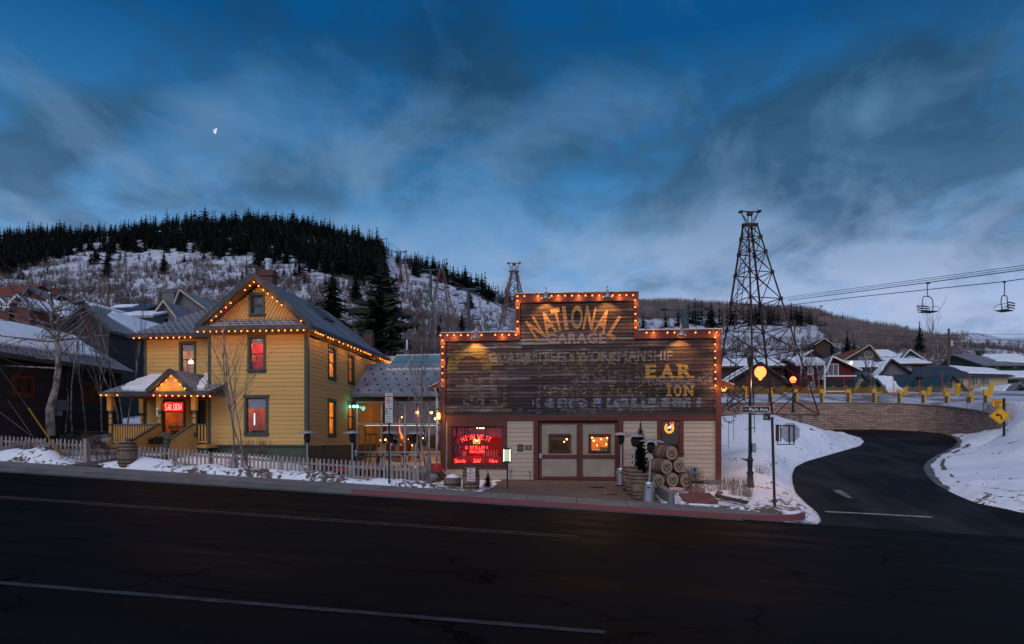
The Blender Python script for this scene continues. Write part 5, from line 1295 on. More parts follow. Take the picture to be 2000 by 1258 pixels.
# parking sign post
SY_ = 24.75; f_ = front(SY_); pz_ = at(760,944,SY_); t = signpost('parking_sign', pz_, at(760,769,SY_).z-pz_.z, .035, 'tall black post with a stack of parking restriction plates', 'sign')
uu = fx(760,SY_); c0_, c1_ = fx(753,SY_), fx(767.5,SY_)
def zz_(py): return at(760,py,SY_).z
def prounded(u0,u1,z0,z1,mat,nm='sign_panel'): return plate(t, f_, u0, u1, z0, z1, .05, mat, nm, rim=(m_whitesign, .006))
top = prounded(c0_, c1_, zz_(776), zz_(768), m_whitesign, 'tow_panel'); mb = MB(); fbox(mb, f_, c0_+.01, c1_-.01, zz_(775.5), zz_(773.6), .05, .056); add_text(mb, 'SNOW', f_, uu, zz_(771), .17, .05, .056, 0, .02); mb.build('lettering', m_signred, top)
mid_ = prounded(c0_, c1_, zz_(800), zz_(776.3), m_whitesign, 'no_parking_panel')
mb = MB(); add_text(mb, 'P', f_, uu+.005, zz_(784), .07, .11, .054, 0, .015); mb.tube([f_.p(uu-.08,zz_(793.5),.058), f_.p(uu+.08,zz_(793.5),.058)], .008, 4); mb.poly([f_.p(uu+.1,zz_(793.5),.056), f_.p(uu+.06,zz_(793.5)+.025,.056), f_.p(uu+.06,zz_(793.5)-.025,.056)])
mb.box((uu-.11,SY_-.056,zz_(799)),(uu-.04,SY_-.054,zz_(797))); mb.box((uu+.02,SY_-.056,zz_(799.3)),(uu+.11,SY_-.054,zz_(797))); mb.build('symbols', m_ink, mid_)
mb = MB(); cc_ = f_.p(uu, zz_(784), .056); mb.tube([cc_+V(.1*math.sin(a),0,.1*math.cos(a)) for a in np.linspace(0,2*PI,20)], .011, 4); mb.tube([cc_+V(-.07,0,.07), cc_+V(.07,0,-.07)], .01, 4); mb.build('prohibition_ring', m_signred, mid_)
low = prounded(c0_, c1_, zz_(825.5), zz_(800.4), m_whitesign, 'time_panel')
mb = MB(); fbox(mb, f_, c0_+.012, c0_+.09, zz_(809.5), zz_(801.5), .05, .0555); add_text(mb, 'HOUR', f_, uu+.045, zz_(803.5), .12, .045, .056, 0, .015); add_text(mb, 'PARKING', f_, uu+.045, zz_(808), .14, .045, .056, 0, .015)
add_text(mb, '8:00 AM', f_, uu, zz_(813.5), .17, .055, .056, 0, .015); add_text(mb, 'TO 6:00 PM', f_, uu, zz_(818), .22, .055, .056, 0, .015); mb.tube([f_.p(uu-.08,zz_(822.8),.058), f_.p(uu+.1,zz_(822.8),.058)], .008, 4); mb.poly([f_.p(uu-.11,zz_(822.8),.056), f_.p(uu-.07,zz_(822.8)+.025,.056), f_.p(uu-.07,zz_(822.8)-.025,.056)]); mb.build('lettering', m_signgreen, low)
mb = MB(); add_text(mb, '2', f_, c0_+.05, zz_(805.5), .05, .08, .057, 0, .015); mb.build('numeral', m_whitesign, low)
# menu box on its pole
SY_ = 25.6; f_ = front(SY_); q = at(991,955,SY_); t = signpost('menu_stand', q, at(990,905,SY_).z-q.z, .028, 'black lit menu case on a pole right of the neon window', 'menu stand')
z0_, z1_ = at(990,905,SY_).z, at(990,874.5,SY_).z; u0_, u1_ = fx(982,SY_), fx(998,SY_)
mb = MB(); fbox(mb, f_, u0_, u1_, z0_, z1_, -.07, .0); fbox(mb, f_, u0_, u1_, z0_, z0_+.06, 0, .03); fbox(mb, f_, u0_, u1_, z1_-.05, z1_, 0, .03); fbox(mb, f_, u0_, u0_+.025, z0_+.06, z1_-.05, 0, .03); fbox(mb, f_, u1_-.025, u1_, z0_+.06, z1_-.05, 0, .03); mb.build('case', m_black, t)
mb = MB(); fbox(mb, f_, u0_+.05, u1_-.05, z0_+.085, z1_-.07, .0, .008); mb.build('menu', emis('menu_page', (.55,.58,.42), .75), t)
mb = MB(); 
for a_, b__ in ((u0_+.026,u0_+.045),(u1_-.045,u1_-.026)): fbox(mb, f_, a_, b__, z0_+.065, z1_-.055, .0, .02)
mb.build('tube_light', emis('menu_tube', (.95,1,.8), 2.6), t)
# street name post with the back of a stop sign
SY_ = 25.6; f_ = front(SY_); q = at(1513,990,SY_); ptop = at(1508,818,SY_)
m_brownpost = M('brown_post', (.05,.022,.02), (.035,.016,.015), 3, rough=.5)
t = thing('street_sign', q, 'brown street name post with the bare back of a stop sign beside the bend', 'street sign')
mb = MB(); mb.tube([q, V(ptop.x-.0,SY_,ptop.z)], .05, 8); mb.lathe([(.06,0),(.06,.05),(.02,.07)], 8, ptop); mb.build('post', m_brownpost, t)
m_browns = M('brown_sign', (.035,.014,.02), (.028,.012,.016), 3, rough=.45)
z0_, z1_ = at(1470,806,SY_).z, at(1470,794,SY_).z; nb = plate(t, f_, fx(1448,SY_), fx(1503,SY_), z0_, z1_, .03, m_browns, 'name_plate', rim=(m_whitesign, .012))
mb = MB(); add_text(mb, 'Park Ave.', f_, fx(1482,SY_), (z0_+z1_)/2, fx(1501,SY_)-fx(1463,SY_), .125, .035, 0, .025); add_text(mb, 'HISTORIC', f_, fx(1455.5,SY_), (z0_+z1_)/2, .19, .05, .035); mb.build('lettering', m_whitesign, nb)
f2 = Fr(V(fx(1503,SY_),SY_,0), V(-.62,-.78,0).normalized(), V(.78,-.62,0).normalized())
f2 = Fr(V(fx(1487.5,SY_),SY_-.25,0), V(.75,.66,0).normalized(), V(.66,-.75,0).normalized())
z0_, z1_ = at(1495,821,SY_).z, at(1495,810,SY_).z
mb = MB(); fbox(mb, f2, 0, .42, z0_, z1_, -.012, 0); n2 = mb.build('cross_name_plate', m_browns, t); mb = MB(); add_text(mb, '7th St.', f2, .16, (z0_+z1_)/2, .24, .11, .005, 0, .02); mb.build('lettering', m_whitesign, n2)
mb = MB(); cs = at(1543,845,SY_-.02); ro = .375
oc = [cs+V(ro*math.cos(math.radians(22.5+45*i))*.98, 0, ro*math.sin(math.radians(22.5+45*i))*1.0) for i in range(8)]
mb.prism(oc, (0,.008,0)); mb.build('stop_sign_back', m_metal, t)
mb = MB(); 
xa_, xb_ = fx(1516,SY_), fx(1550,SY_); za_, zb_ = at(1520,868,SY_).z, at(1520,831,SY_).z
for (p0, p1) in (((xa_,SY_,zb_),(xb_,SY_,zb_)),((xa_,SY_,za_),(xb_,SY_,za_)),((xb_,SY_,za_),(xb_,SY_,zb_)),((fx(1541,SY_),SY_,za_),(fx(1541,SY_),SY_,zb_)),((xa_+.03,SY_,za_+.04),(xa_+.03,SY_,zb_)),((xa_+.14,SY_,za_+.1),(xa_+.14,SY_,zb_))): mb.bar(V(*p0)+V(0,-.06,0), V(*p1)+V(0,-.06,0), .035)
mb.box((fx(1513,SY_),SY_-.12,za_+.12),(fx(1520,SY_),SY_-.1,zb_+.03)); mb.build('bracket_frame', m_brownpost, t)
# speed and bend warning sign
SY_ = 43.0; f_ = front(SY_); q = at(1961,866,SY_); t = signpost('bend_sign', q, at(1956,778,SY_).z-q.z, .07, 'yellow diamond bend warning and 20 mph plate at the end of the stone wall', 'road sign')
m_sy = M('sign_yellow', (.72,.33,.01), (.66,.3,.01), 3, rough=.5)
cs = at(1953,812,SY_-.1); hw = 20.5*SY_/F/1.06
mb = MB(); dia = [cs+V(hw*1.04,0,0), cs+V(0,0,hw*.8), cs+V(-hw*1.04,0,0), cs+V(0,0,-hw*.8)]; dia = [cs+V(hw,0,0), cs+V(0,0,hw*.83), cs+V(-hw,0,0), cs+V(0,0,-hw*.83)]; mb.prism(dia, (0,.012,0)); dp = mb.build('diamond_panel', m_sy, t)
mb = MB(); 
e_ = .93
for i in range(4):
    a, b_ = dia[i], dia[(i+1)%4]; a2, b2 = cs+(a-cs)*e_, cs+(b_-cs)*e_; a3, b3 = cs+(a-cs)*.88, cs+(b_-cs)*.88
    mb.poly([a2+V(0,-.004,0), b2+V(0,-.004,0), b3+V(0,-.004,0), a3+V(0,-.004,0)])
# bent arrow to the left
S_ = hw*.52; P2 = lambda x, z: cs+V(x*S_, -.006, z*S_)
o_ = [(.42,-.75),(.42,-.35),(.28,.02),(.0,.22),(-.30,.30)]; i_ = [(.14,-.75),(.14,-.38),(.05,-.12),(-.1,-.02),(-.30,.02)]
for k in range(4): mb.poly([P2(*o_[k]), P2(*o_[k+1]), P2(*i_[k+1]), P2(*i_[k])])
mb.poly([P2(-.28,.52), P2(-.85,.16), P2(-.28,-.2)]); mb.build('arrow', m_ink, dp)
cs2 = at(1948,787.5,SY_-.1); w_, h_ = 9.7*SY_/F/1.06, 7*SY_/F/1.06
sp = plate(t, f_, cs2.x-w_, cs2.x+w_, cs2.z-h_, cs2.z+h_, .1, m_sy, 'speed_panel', rim=(m_ink, .02)); mb = MB(); add_text(mb, '20', f_, cs2.x, cs2.z+h_*.22, w_*1.3, h_*.95, .106, 0, .015); add_text(mb, 'MPH', f_, cs2.x, cs2.z-h_*.62, w_*.8, h_*.34, .106, 0, .02); mb.build('lettering', m_ink, sp)
# ------------------------------------------------------------- street lamps
def street_lamp(base, top, label, globe_d, r=.075, power=60, hang=True):
    t = thing('street_lamp', base, label, 'street lamp', None); H = top-base.z; b = Vector(base)
    mb = MB(); mb.lathe([(r*2.2,0),(r*2.2,.12),(r*1.7,.2),(r*1.6,.55),(r*2.0,.60),(r*1.2,.7),(r*1.5,1.1),(r*1.7,1.15),(r*1.1,1.25),(r*.95,1.3),(r*.7,H-.1),(r*.9,H-.08)], 12, b); mb.build('post', m_black, t)
    if hang:
        mb = MB(); g = V(fx(globe_d[0],b.y), b.y, at(globe_d[0],globe_d[1],b.y).z); c0 = b+V(0,0,H)
        mb.tube([c0+V(0,0,-.35), c0, c0+V(.05,0,.12)], [.1,.13,.03], 8)
        pts_ = [c0+V(.0,0,-.1), c0+V(.12,0,.02), c0+V((g.x-c0.x)*.5,0,-.02), c0+V((g.x-c0.x)*.75,0,-.2), V(g.x,b.y,c0.z-.27)]; mb.tube(pts_, .04, 6); mb.lathe([(.13,-.02),(.1,.05),(.04,.14)], 12, V(g.x,b.y,g.z+.24)); mb.build('bracket', m_black, t)
        mb = MB(); R_ = globe_d[2]; mb.lathe([(.10,R_*1.0),(R_*.6,R_*.86),(R_*.9,R_*.5),(R_,R_*.05),(R_*.93,-R_*.42),(R_*.72,-R_*.75),(R_*.42,-R_*.98),(R_*.3,-R_*1.08),(R_*.33,-R_*1.2),(R_*.16,-R_*1.38),(.01,-R_*1.45)], 16, g); mb.build('globe', m_lampglow, t, smooth=True)
        lamp('glow', g+V(0,-.0,-R_*1.9), power, (1,.42,.13), .2, parent=t)
        mb = MB(); zb = b.z+H*.27; mb.box((b.x+.07,b.y-.1,zb),(b.x+.22,b.y+.1,zb+.38)); mb.build('control_box', m_metal, t)
    else:
        mb = MB(); g = b+V(0,0,H); R_ = globe_d[2]; mb.lathe([(.08,-R_),(R_*.8,-R_*.5),(R_,0),(R_*.8,R_*.6),(.1,R_)], 14, g); mb.build('globe', m_lampglow, t, smooth=True); mb = MB(); mb.lathe([(.12,R_*.9),(.08,R_*1.3),(.01,R_*1.7)], 8, g); mb.build('finial', m_black, t)
        lamp('glow', g+V(0,-R_*1.5,0), power, (1,.42,.13), .2, parent=t)
    return t
b_ = at(1465,952,29); street_lamp(b_, at(1460,700,29).z, 'black street lamp with a hanging glowing globe at the corner of the garage', (1485,727,.235), power=120)
b_ = at(1549,806,58); street_lamp(b_, at(1548,742,58).z, 'distant street lamp with a small glowing globe in front of the stone wall', (0,0,.27), .06, 90, False)
# ------------------------------------------------------------- picket fences
def picket_fence(name, p0, p1, n, hgt, label, posts=8):
    a = Vector(p0); b = Vector(p1); t = thing('picket_fence', ((a.x+b.x)/2, a.y, min(a.z,b.z)), label, 'fence')
    mb = MB()
    for i in range(n):
        s = (i+.5)/n; p = a.lerp(b, s)+V(0,R.uniform(-.015,.015),R.uniform(-.025,.02)); w = .035; tl = R.uniform(-.012,.012); zb = p.z-.12
        pts_ = [(-w,0),(w,0),(w,hgt+.10),(w*.55,hgt+.14),(0,hgt+.155),(-w*.55,hgt+.14),(-w,hgt+.10)]
        mb.prism([V(p.x+x+tl*z, p.y, zb+z) for x, z in pts_], (0,-.022,0))
    mb.build('pickets', m_wood, t)
    for h in (.32,.78):
        mb = MB(); mb.bar(a+V(0,.04,h*hgt/1.0), b+V(0,.04,h*hgt/1.0), .04, 0, .09); mb.build('rail', m_wood, t)
    for k in range(posts+1):
        p = a.lerp(b, k/posts); mb = MB(); mb.box((p.x-.05,p.y+.06,p.z-.2),(p.x+.05,p.y+.16,p.z+hgt-.05)); mb.build('post', m_wood, t)
    return t
a = at(271,905,25.9); b_ = at(862,946,25.9); a.z = at(271,869,25.9).z-.95; b_.z = at(820,907,25.9).z-.95-.02
b2 = V(fx(838,25.9),25.9,b_.z)
picket_fence('f', a, b2, 70, .88, 'long weathered picket fence running from the big barrel to the thin birches', 8)
a = at(-60,890,25.9); a.z = at(-60,846,25.9).z-.95; b_ = at(170,900,25.9); b_.z = at(170,858,25.9).z-.95
picket_fence('f', a, b_, 30, .88, 'short weathered picket fence at the far left behind the snow heap', 4)
mb = MB(); p = at(168,905,25.7); mb.box((p.x-.07,p.y-.07,p.z-.2),(p.x+.07,p.y+.07,at(168,857,25.7).z)); tag(mb.build('gate_post', m_wood, base=p), 'square grey gate post at the end of the short picket fence', 'post')
# guy wire guard
t = thing('guy_wire', at(123,896,24.9), 'slanting guy wire with a bright yellow guard tube rising from the snow heap', 'guy wire')
q0, q1 = at(123,896,24.9), at(56,798,23.4); mb = MB(); mb.tube([q0, q1], .028, 6); mb.build('guard', m_pad, t); mb = MB(); mb.tube([q1, at(-8,708,22.3)], .01, 4); mb.build('wire', m_metal, t)
t = thing('guy_wire', at(95,895,25), 'pair of thin steel guy wires crossing the left picket fence', 'guy wire'); mb = MB(); mb.tube([at(92,892,25.2), at(14,780,24)], .009, 4); mb.tube([at(62,852,26.4), at(-10,798,25.5)], .009, 4); mb.build('wire', m_metal, t)
# meter cabinets on the dark barn wall
def wallbox(px0, px1, py0, py1, X, label, mat):
    a = atX(px0, py1, X); b = atX(px1, py0, X); mb = MB(); mb.box((X,min(a.y,b.y),a.z),(X+.25,max(a.y,b.y),b.z)); return tag(mb.build('electric_box', mat, base=(X+.1,a.y,a.z)), label, 'electric box')
# rocks, slabs, kerb block
def rock(p, r, label, mat, sq=.7, seed=1, name='rock', cat='rock'):
    mb = MB(); mb.sphere((0,0,0), r, 12, 0, sq)
    o = mb.build(name, mat, base=None, smooth=False); o.location = p
    for v in o.data.vertices:
        n_ = noise.noise(v.co*2.2/r*.6+V(seed,seed*2,0)); v.co *= 1+.35*n_
    return tag(o, label, cat)
m_rock = M('red_rock', (.24,.13,.09), (.12,.07,.055), 4, bump=.6, bscale=12)
m_rock2 = M('grey_rock', (.22,.19,.18), (.12,.10,.095), 4, bump=.6, bscale=12)
rock(at(1362,961,26.2), .34, 'rounded striped brown rock in front of the lying barrels', m_rock, .6, 3)
rock(at(847,932,25.6), .17, 'pale grey boulder at the foot of the thin birches', m_rock2, .9, 5)
rock(at(1405,962,26.6), .14, 'small brown rock between the dead bushes', m_rock, .6, 9)
mb = MB(); zz = lambda px, py, Y: at(px,py,Y)
s_ = [zz(1326,968,25.6), zz(1343,986,24.9), zz(1403,984,24.95), zz(1386,967,25.7)]; mb.prism(s_, (0,0,.09)); tag(mb.build('stone_slab', M('red_slab', (.16,.06,.05), (.10,.045,.04), 3, bump=.2), base=s_[1]), 'red sandstone slab lying flat in the snow', 'slab')
s_ = [zz(1396,968,25.6), zz(1400,972,25.4), zz(1455,985,25.0), zz(1462,982,25.2)]; mb = MB(); mb.prism(s_, (0,0,.07)); tag(mb.build('timber', M('dark_timber', (.06,.035,.025), (.04,.025,.02), 3), base=s_[1]), 'long dark timber lying in the snow beside the red slab', 'timber')
mb = MB(); a, b_ = at(1280,957,26.9), at(1306,988,24.6); a.z = -.35; b_.z = -.52
s_ = [a, V(a.x+.28,a.y,a.z), V(b_.x+.22,b_.y+.05,b_.z), V(b_.x+.1,b_.y-.05,b_.z), b_]
for i_ in range(len(s_)): s_[i_] = Vector(s_[i_])
mb.prism(s_, (0,0,.42)); tag(mb.build('kerb_block', m_concrete, base=b_), 'low concrete wall ending beside the kerbside heater', 'low wall')
for (px, py, Y, lb) in ((1165,947.5,27.8,'round iron cover in the forecourt near the doors'),(1187,960,26.0,'round iron cover in the middle of the forecourt')):
    p = at(px,py,Y); z = lin([24.35,30],[Bz(p.x)+.165,0.0], Y)
    mb = MB(); mb.lathe([(.33,0),(.33,.012)], 20, (p.x,Y,z)); tag(mb.build('manhole_cover', m_dark, base=(p.x,Y,z)), lb, 'manhole cover')
# patio furniture behind the fence: red cushions on benches, table with a spray bottle
m_cush = M('red_cushion', (.45,.02,.02), (.35,.015,.015), 3)
def bench(px0, px1, Y, label, lay):
    x0, x1 = fx(px0,Y), fx(px1,Y); t = thing('bench', ((x0+x1)/2,Y,0), label, 'bench', 'patio benches'); mb = MB(); mb.box((x0,Y-.2,.35),(x1,Y+.25,.42)); mb.box((x0+.1,Y-.15,0),(x0+.18,Y+.2,.35)); mb.box((x1-.18,Y-.15,0),(x1-.1,Y+.2,.35)); mb.build('frame', m_darkwoodf, t)
    for k in range(lay):
        mb = MB(); mb.box((x0+.05+.08*k,Y-.2,.42+.12*k),(x1-.05,Y+.2,.53+.12*k)); mb.build('cushion', m_cush, t)
bench(835,864,28.6,'dark bench piled with three red cushions beside the garage',3)
bench(655,708,29,'low bench with red cushions behind the picket fence under the turquoise lights',1)
bench(715,752,30,'low bench with red cushions behind the fence left of the parking sign',1)
t = thing('patio_table', at(705,900,33), 'dark patio table behind the picket fence', 'table'); mb = MB(); x0, x1 = fx(690,33), fx(744,33); zt = at(705,891,33).z; mb.box((x0,32.6,zt-.05),(x1,33.4,zt)); mb.build('tabletop', m_darkwoodf, t)
for x in (x0+.1, x1-.1): mb = MB(); mb.box((x-.04,32.9,0),(x+.04,33.0,zt-.05)); mb.build('leg', m_dark, t)
p = at(695,891,32.7); p.z = zt; t = thing('spray_bottle', p, 'blue spray bottle with a white top on the patio table', 'bottle'); mb = MB(); mb.lathe([(.045,0),(.045,.16),(.02,.2)], 10, p); mb.build('body', M('blue_plastic', (.05,.3,.42), (.04,.25,.35), 3), t); mb = MB(); mb.lathe([(.02,.2),(.02,.27)], 8, p); mb.box((p.x-.05,p.y-.02,p.z+.25),(p.x+.03,p.y+.02,p.z+.29)); mb.build('trigger', m_white, t)
# tripod-like folded stand by the house corner
p = V(fx(633,29.5),29.5,0); t = thing('easel', p, 'dark folding easel leaning together by the house corner', 'easel'); mb = MB(); zt = at(634,870,29.5).z
for dx, dy in ((-.3,0),(.25,-.1),(.0,.3)): mb.tube([p+V(dx,dy,0), V(p.x+.02,p.y,zt)], .022, 6)
mb.tube([V(p.x-.08,p.y,zt-.05), V(p.x+.12,p.y,zt+.02)], .03, 6); mb.build('legs', m_black, t)
# handrail left of the porch and the wreath bird feeder
t = thing('pipe_rail', at(160,866,29.5), 'dark pipe handrail before the birches left of the porch', 'railing'); mb = MB()
for z in (0,-.25,-.5): mb.tube([at(138,842,30.5)+V(0,0,z), at(212,844,30.5)+V(0,0,z)], .02, 6)
for px in (140,172,197,211): q = at(px,842,30.5); mb.tube([q, q+V(0,0,-.95)], .022, 6)
mb.build('rails', m_dark, t)
t = thing('porch_ornament', at(307,800,29.75), 'pale blue hanging ornament on the middle porch post', 'ornament'); mb = MB(); q = at(307,816,29.78); mb.lathe([(.02,0),(.05,.1),(.03,.3),(.06,.4),(.02,.5)], 8, q); mb.build('body', M('pale_blue_deco', (.5,.55,.6),(.3,.35,.4),9), t)
# garden wire ornaments on thin stakes at the right of the garage
for i, (px, py0, py1, Y) in enumerate(((1423,821,877,38),(1433,800,860,40))):
    t = thing('garden_ornament', at(px,py1,Y), ('wrought leaf ornament on a thin stake, nearer the garage','wrought leaf ornament on a thin stake, further from the garage')[i], 'ornament')
    mb = MB(); a, b_ = at(px,py1,Y), at(px,py0,Y); mb.tube([a, b_], .018, 5); mb.build('stake', m_metal, t)
    mb = MB(); c = b_+V(0,0,.35)
    for sg in (-1,1):
        pl_ = [c+V(sg*.33*math.sin(a_), 0, -.45*math.cos(a_)) for a_ in np.linspace(0,2.4,8)]; mb.tube(pl_, .012, 4)
        for q in pl_: 
            for k in range(3): d = V(R.uniform(-.12,.12),R.uniform(-.08,.08),R.uniform(-.1,.1)); mb.poly([q, q+d, q+d*1.2+V(.05,0,.05)])
        mb.tube([c+V(0,0,.2), c+V(sg*.5,0,.7), c+V(sg*.35,0,1.1)], .012, 4)
        for k in range(22): q = c+V(sg*R.uniform(0,.6),R.uniform(-.1,.1),R.uniform(.0,1.3)); mb.poly([q, q+V(.1,0,.04), q+V(.04,0,.11)])
    mb.build('leaves', m_dark, t)
q0, q1 = at(1474,845,38), at(1473,790,38); mb = MB(); mb.tube([q0, q1], .03, 6); tag(mb.build('stake', m_metal, base=q0), 'thin grey marker stake standing in the snow bank', 'stake')
# ------------------------------------------------------------- bare trees
def grow(mb, tw, p, d, L, r, depth, maxd, rr, up=.25, spread=.6, seg=4):
    pts = [Vector(p)]; rs = [r]; q = Vector(p); d = Vector(d).normalized()
    for i in range(seg):
        d = (d+V(rr.uniform(-.16,.16),rr.uniform(-.16,.16),rr.uniform(-.05,.12)*up*4)).normalized(); q = q+d*L/seg; pts.append(q); rs.append(r*(1-.55*(i+1)/seg))
    (mb if depth < 2 else tw).tube(pts, rs, 6 if depth == 0 else (4 if depth == 1 else 3), 0, depth == 0)
    if depth >= maxd: return
    n = rr.randint(3, 5) if depth else rr.randint(6, 9)
    for k in range(n):
        t = rr.uniform(.3, 1.0) if depth else rr.uniform(.32, 1.0)
        j = min(int(t*seg), seg-1); f = t*seg-j; b = pts[j].lerp(pts[j+1], f); an = rr.uniform(0, 2*PI)
        side = d.orthogonal().normalized(); side = Matrix.Rotation(an, 3, d) @ side
        nd = (d*rr.uniform(.5,1.0)+side*spread*rr.uniform(.7,1.3)+V(0,0,up)).normalized()
        grow(mb, tw, b, nd, L*rr.uniform(.35,.55)*(1.15-.4*t if depth == 0 else 1), rs[j]*.5, depth+1, maxd, rr, up, spread, 3)
def bare_tree(base, stems, label, seed, maxd=3, up=.3, spread=.6, cat='tree', name='birch_tree', group=None, bark=None):
    rr = random.Random(seed); t = thing(name, base, label, cat, group); mb = MB(); tw = MB()
    for (dx, dy, L, r, lx, ly) in stems: grow(mb, tw, Vector(base)+V(dx,dy,-.05), V(lx,ly,1), L, r, 0, maxd, rr, up, spread, 7)
    mb.build('trunk', bark or m_bark, t, smooth=True)
    if tw.v: tw.build('twigs', m_twig, t)
    return t
bare_tree(at(462,922,25.7), [(0,0,6.2,.038,-.03,0),(.45,.1,5.6,.034,-.16,.05),(-.25,0,4.2,.026,.10,0),(.35,-.1,5.4,.030,.04,0)], 'slender bare birch clump in front of the yellow house bay', 3, 3, .3, .62)
bare_tree(at(826,936,25.6), [(0,0,4.8,.034,-.12,0),(.18,0,5.4,.036,-.22,.05),(.1,.1,3.8,.026,.16,0)], 'thin bare birch clump at the right end of the picket fence', 8, 3, .3, .55)
bare_tree(at(843,925,26.4), [(0,0,4.4,.035,-.02,0),(.1,0,4.0,.03,.1,0)], 'young bare sapling close to the garage downspout', 18, 3, .5, .4, name='sapling')
# the leaning old aspen at the left
t = thing('aspen_tree', at(100,850,28.5), 'old leaning aspen with scarred pale trunk and a wide bare crown before the dark barn', 'tree')
b0 = at(100,852,28.5); mb = MB(); tw = MB(); rr = random.Random(21)
cpts = [b0, at(97,800,28.5), at(108,760,28.6), at(114,720,28.6), at(113,680,28.6), at(104,645,28.7), at(98,610,28.8)]
mb.tube(cpts, [.20,.17,.14,.125,.105,.07,.04], 10)
for k in range(26):
    j = rr.choice([2,3,3,4,4,4,5,5,6]); b_ = cpts[j].lerp(cpts[min(j+1,6)], rr.random()); an = rr.uniform(0,2*PI)
    grow(mb, tw, b_, V(math.cos(an), math.sin(an)*.5, rr.uniform(-.1,.7)), rr.uniform(1.4,3.0), rr.uniform(.028,.055), 1, 3, rr, .12, .8, 4)
mb.build('trunk', m_bark, t, smooth=True); tw.build('twigs', m_twig, t)
for i, (px, Y, h) in enumerate(((128,32,4.6),(141,32,5.2),(168,33,5.0),(199,33,4.8),(232,33.5,6.4),(238,34,6.2),(248,34,5.6),(186,34.5,4.4))):
    bare_tree(at(px,842,Y), [(0,0,h,.045,R.uniform(-.08,.1),0)], 'slim pale birch stem in the dark gap left of the porch', 40+i, 3, .6, .3, group='slim birches left of the porch')
for i, (px, Y, h, lb) in enumerate(((12,34,4.5,'bare tree at the far left edge in front of the dark barn wall'),)):
    bare_tree(at(px,850,Y), [(0,0,h,.05,0,0)], lb, 60+i, 3, .5, .35)
# taller bare trees against the hillside
for i, (px, py, Y, h, lb) in enumerate(((372,640,75,12,'tall bare aspen rising behind the grey gabled house'),(205,640,80,10,'bare aspen behind the dark barn roof, beside the utility pole'),(1690,760,85,7,'bare tree between the red house and the small white shed'),
        (1825,730,100,12,'big bare tree behind the slate-roofed house, near the tall spruce'),(1590,760,72,6,'bare tree in front of the red house'),(1565,740,74,5,'small bare tree between the snowy cabin and the red house'),(850,690,70,9,'cluster of bare aspens behind the atrium skylight, left one'),(872,690,75,10,'bare aspen behind the atrium, right of the skylight cluster'),(835,690,80,9,'bare aspen standing directly behind the skylight'))):
    bare_tree(at(px,py,Y), [(0,0,h*.62,.10,.02,0),(.5,.3,h*.5,.08,.12,0)], lb, 80+i, 3, .4, .45)
# ------------------------------------------------------------- conifers
def conifer_mesh(seed, tiers, per, h=1.0, w=.22, droop=.35, width_fn=None, needles=3, ragged=.3):
    """unit-height spruce: whorls of drooping boughs, each a fan of narrow blades"""
    rr = random.Random(seed); mb = MB()
    for i in range(tiers):
        f = i/(tiers-1); z = .06+.90*f
        rad = w*(width_fn(f) if width_fn else (1-f)**.8+.02)*rr.uniform(1-ragged,1.15)
        n = max(3, int(per*(1-f*.55)))
        a0 = rr.uniform(0, 2*PI)
        for k in range(n):
            a = a0+2*PI*k/n+rr.uniform(-.35,.35); L = rad*rr.uniform(.6,1.15); zz = z+rr.uniform(-.5,.5)/tiers
            dx, dy = math.cos(a), math.sin(a); tip = V(dx*L, dy*L, zz-L*droop*rr.uniform(.5,1.3)); root = V(0,0,zz+.012)
            for q in range(needles):
                t0 = (q+.2)/needles; c = root.lerp(tip, t0); e = root.lerp(tip, min(1,t0+.55)); s_ = V(-dy,dx,0)*L*rr.uniform(.16,.30)*(1.1-t0*.5)
                up_ = V(0,0,L*rr.uniform(.0,.10)); dn = V(0,0,-L*rr.uniform(.05,.22))
                mb.poly([c+s_+dn, e+up_*.3, c-s_+dn, c+up_])
        if i % 2 == 0: 
            a = rr.uniform(0,2*PI); mb.poly([V(0,0,z+.09), V(rad*.35*math.cos(a),rad*.35*math.sin(a),z-.03), V(-rad*.35*math.cos(a),-rad*.35*math.sin(a),z-.03)])
    mb.poly([V(-.02,0,.92),V(.02,0,.92),V(0,0,1.0)]); mb.poly([V(0,-.02,.92),V(0,.02,.92),V(0,0,1.0)])
    return mb
def trunk_mb(r=.014): 
    mb = MB(); mb.tube([V(0,0,-.02),V(0,0,.5),V(0,0,.97)], [r,r*.6,.002], 5); return mb
far_protos = []
for s_ in range(6):
    mb = conifer_mesh(100+s_, 12+s_%3, 8, 1, (.24,.33,.20,.28,.36,.22)[s_], .30, lambda f: (1-f)**.62+.03, 2, .45); mb.tube([V(0,0,-.03),V(0,0,.95)], [.012,.003], 3, 1)
    me_ = mb.build('conifer', [m_leafdark, m_trunk]); far_protos.append(me_.data); bpy.data.objects.remove(me_)
near_protos = []
for s_, (w_, dr, tiers, per) in enumerate(((.19,.45,26,13),(.26,.25,24,13),(.15,.5,28,11))):
    t = thing('spruce_tree', (0,0,0), '', 'tree'); conifer_mesh(200+s_, tiers, per, 1, w_, dr, None, 4, .35).build('crown', (m_leafmid, m_leafmid, m_leafdark)[s_], t); trunk_mb().build('trunk', m_trunk, t); near_protos.append(t)
t = thing('pine_tree', (0,0,0), '', 'tree')
conifer_mesh(300, 19, 12, 1, .34, -.05, lambda f: (.55+.55*math.sin(min(1,f*1.6+.15)*PI*.62))*(1-f)**.55, 6, .45).build('crown', M('pine_needles', (.035,.048,.028), (.014,.020,.013), 1.2, spec=.1), t); trunk_mb(.018).build('trunk', m_trunk, t); near_protos.append(t)
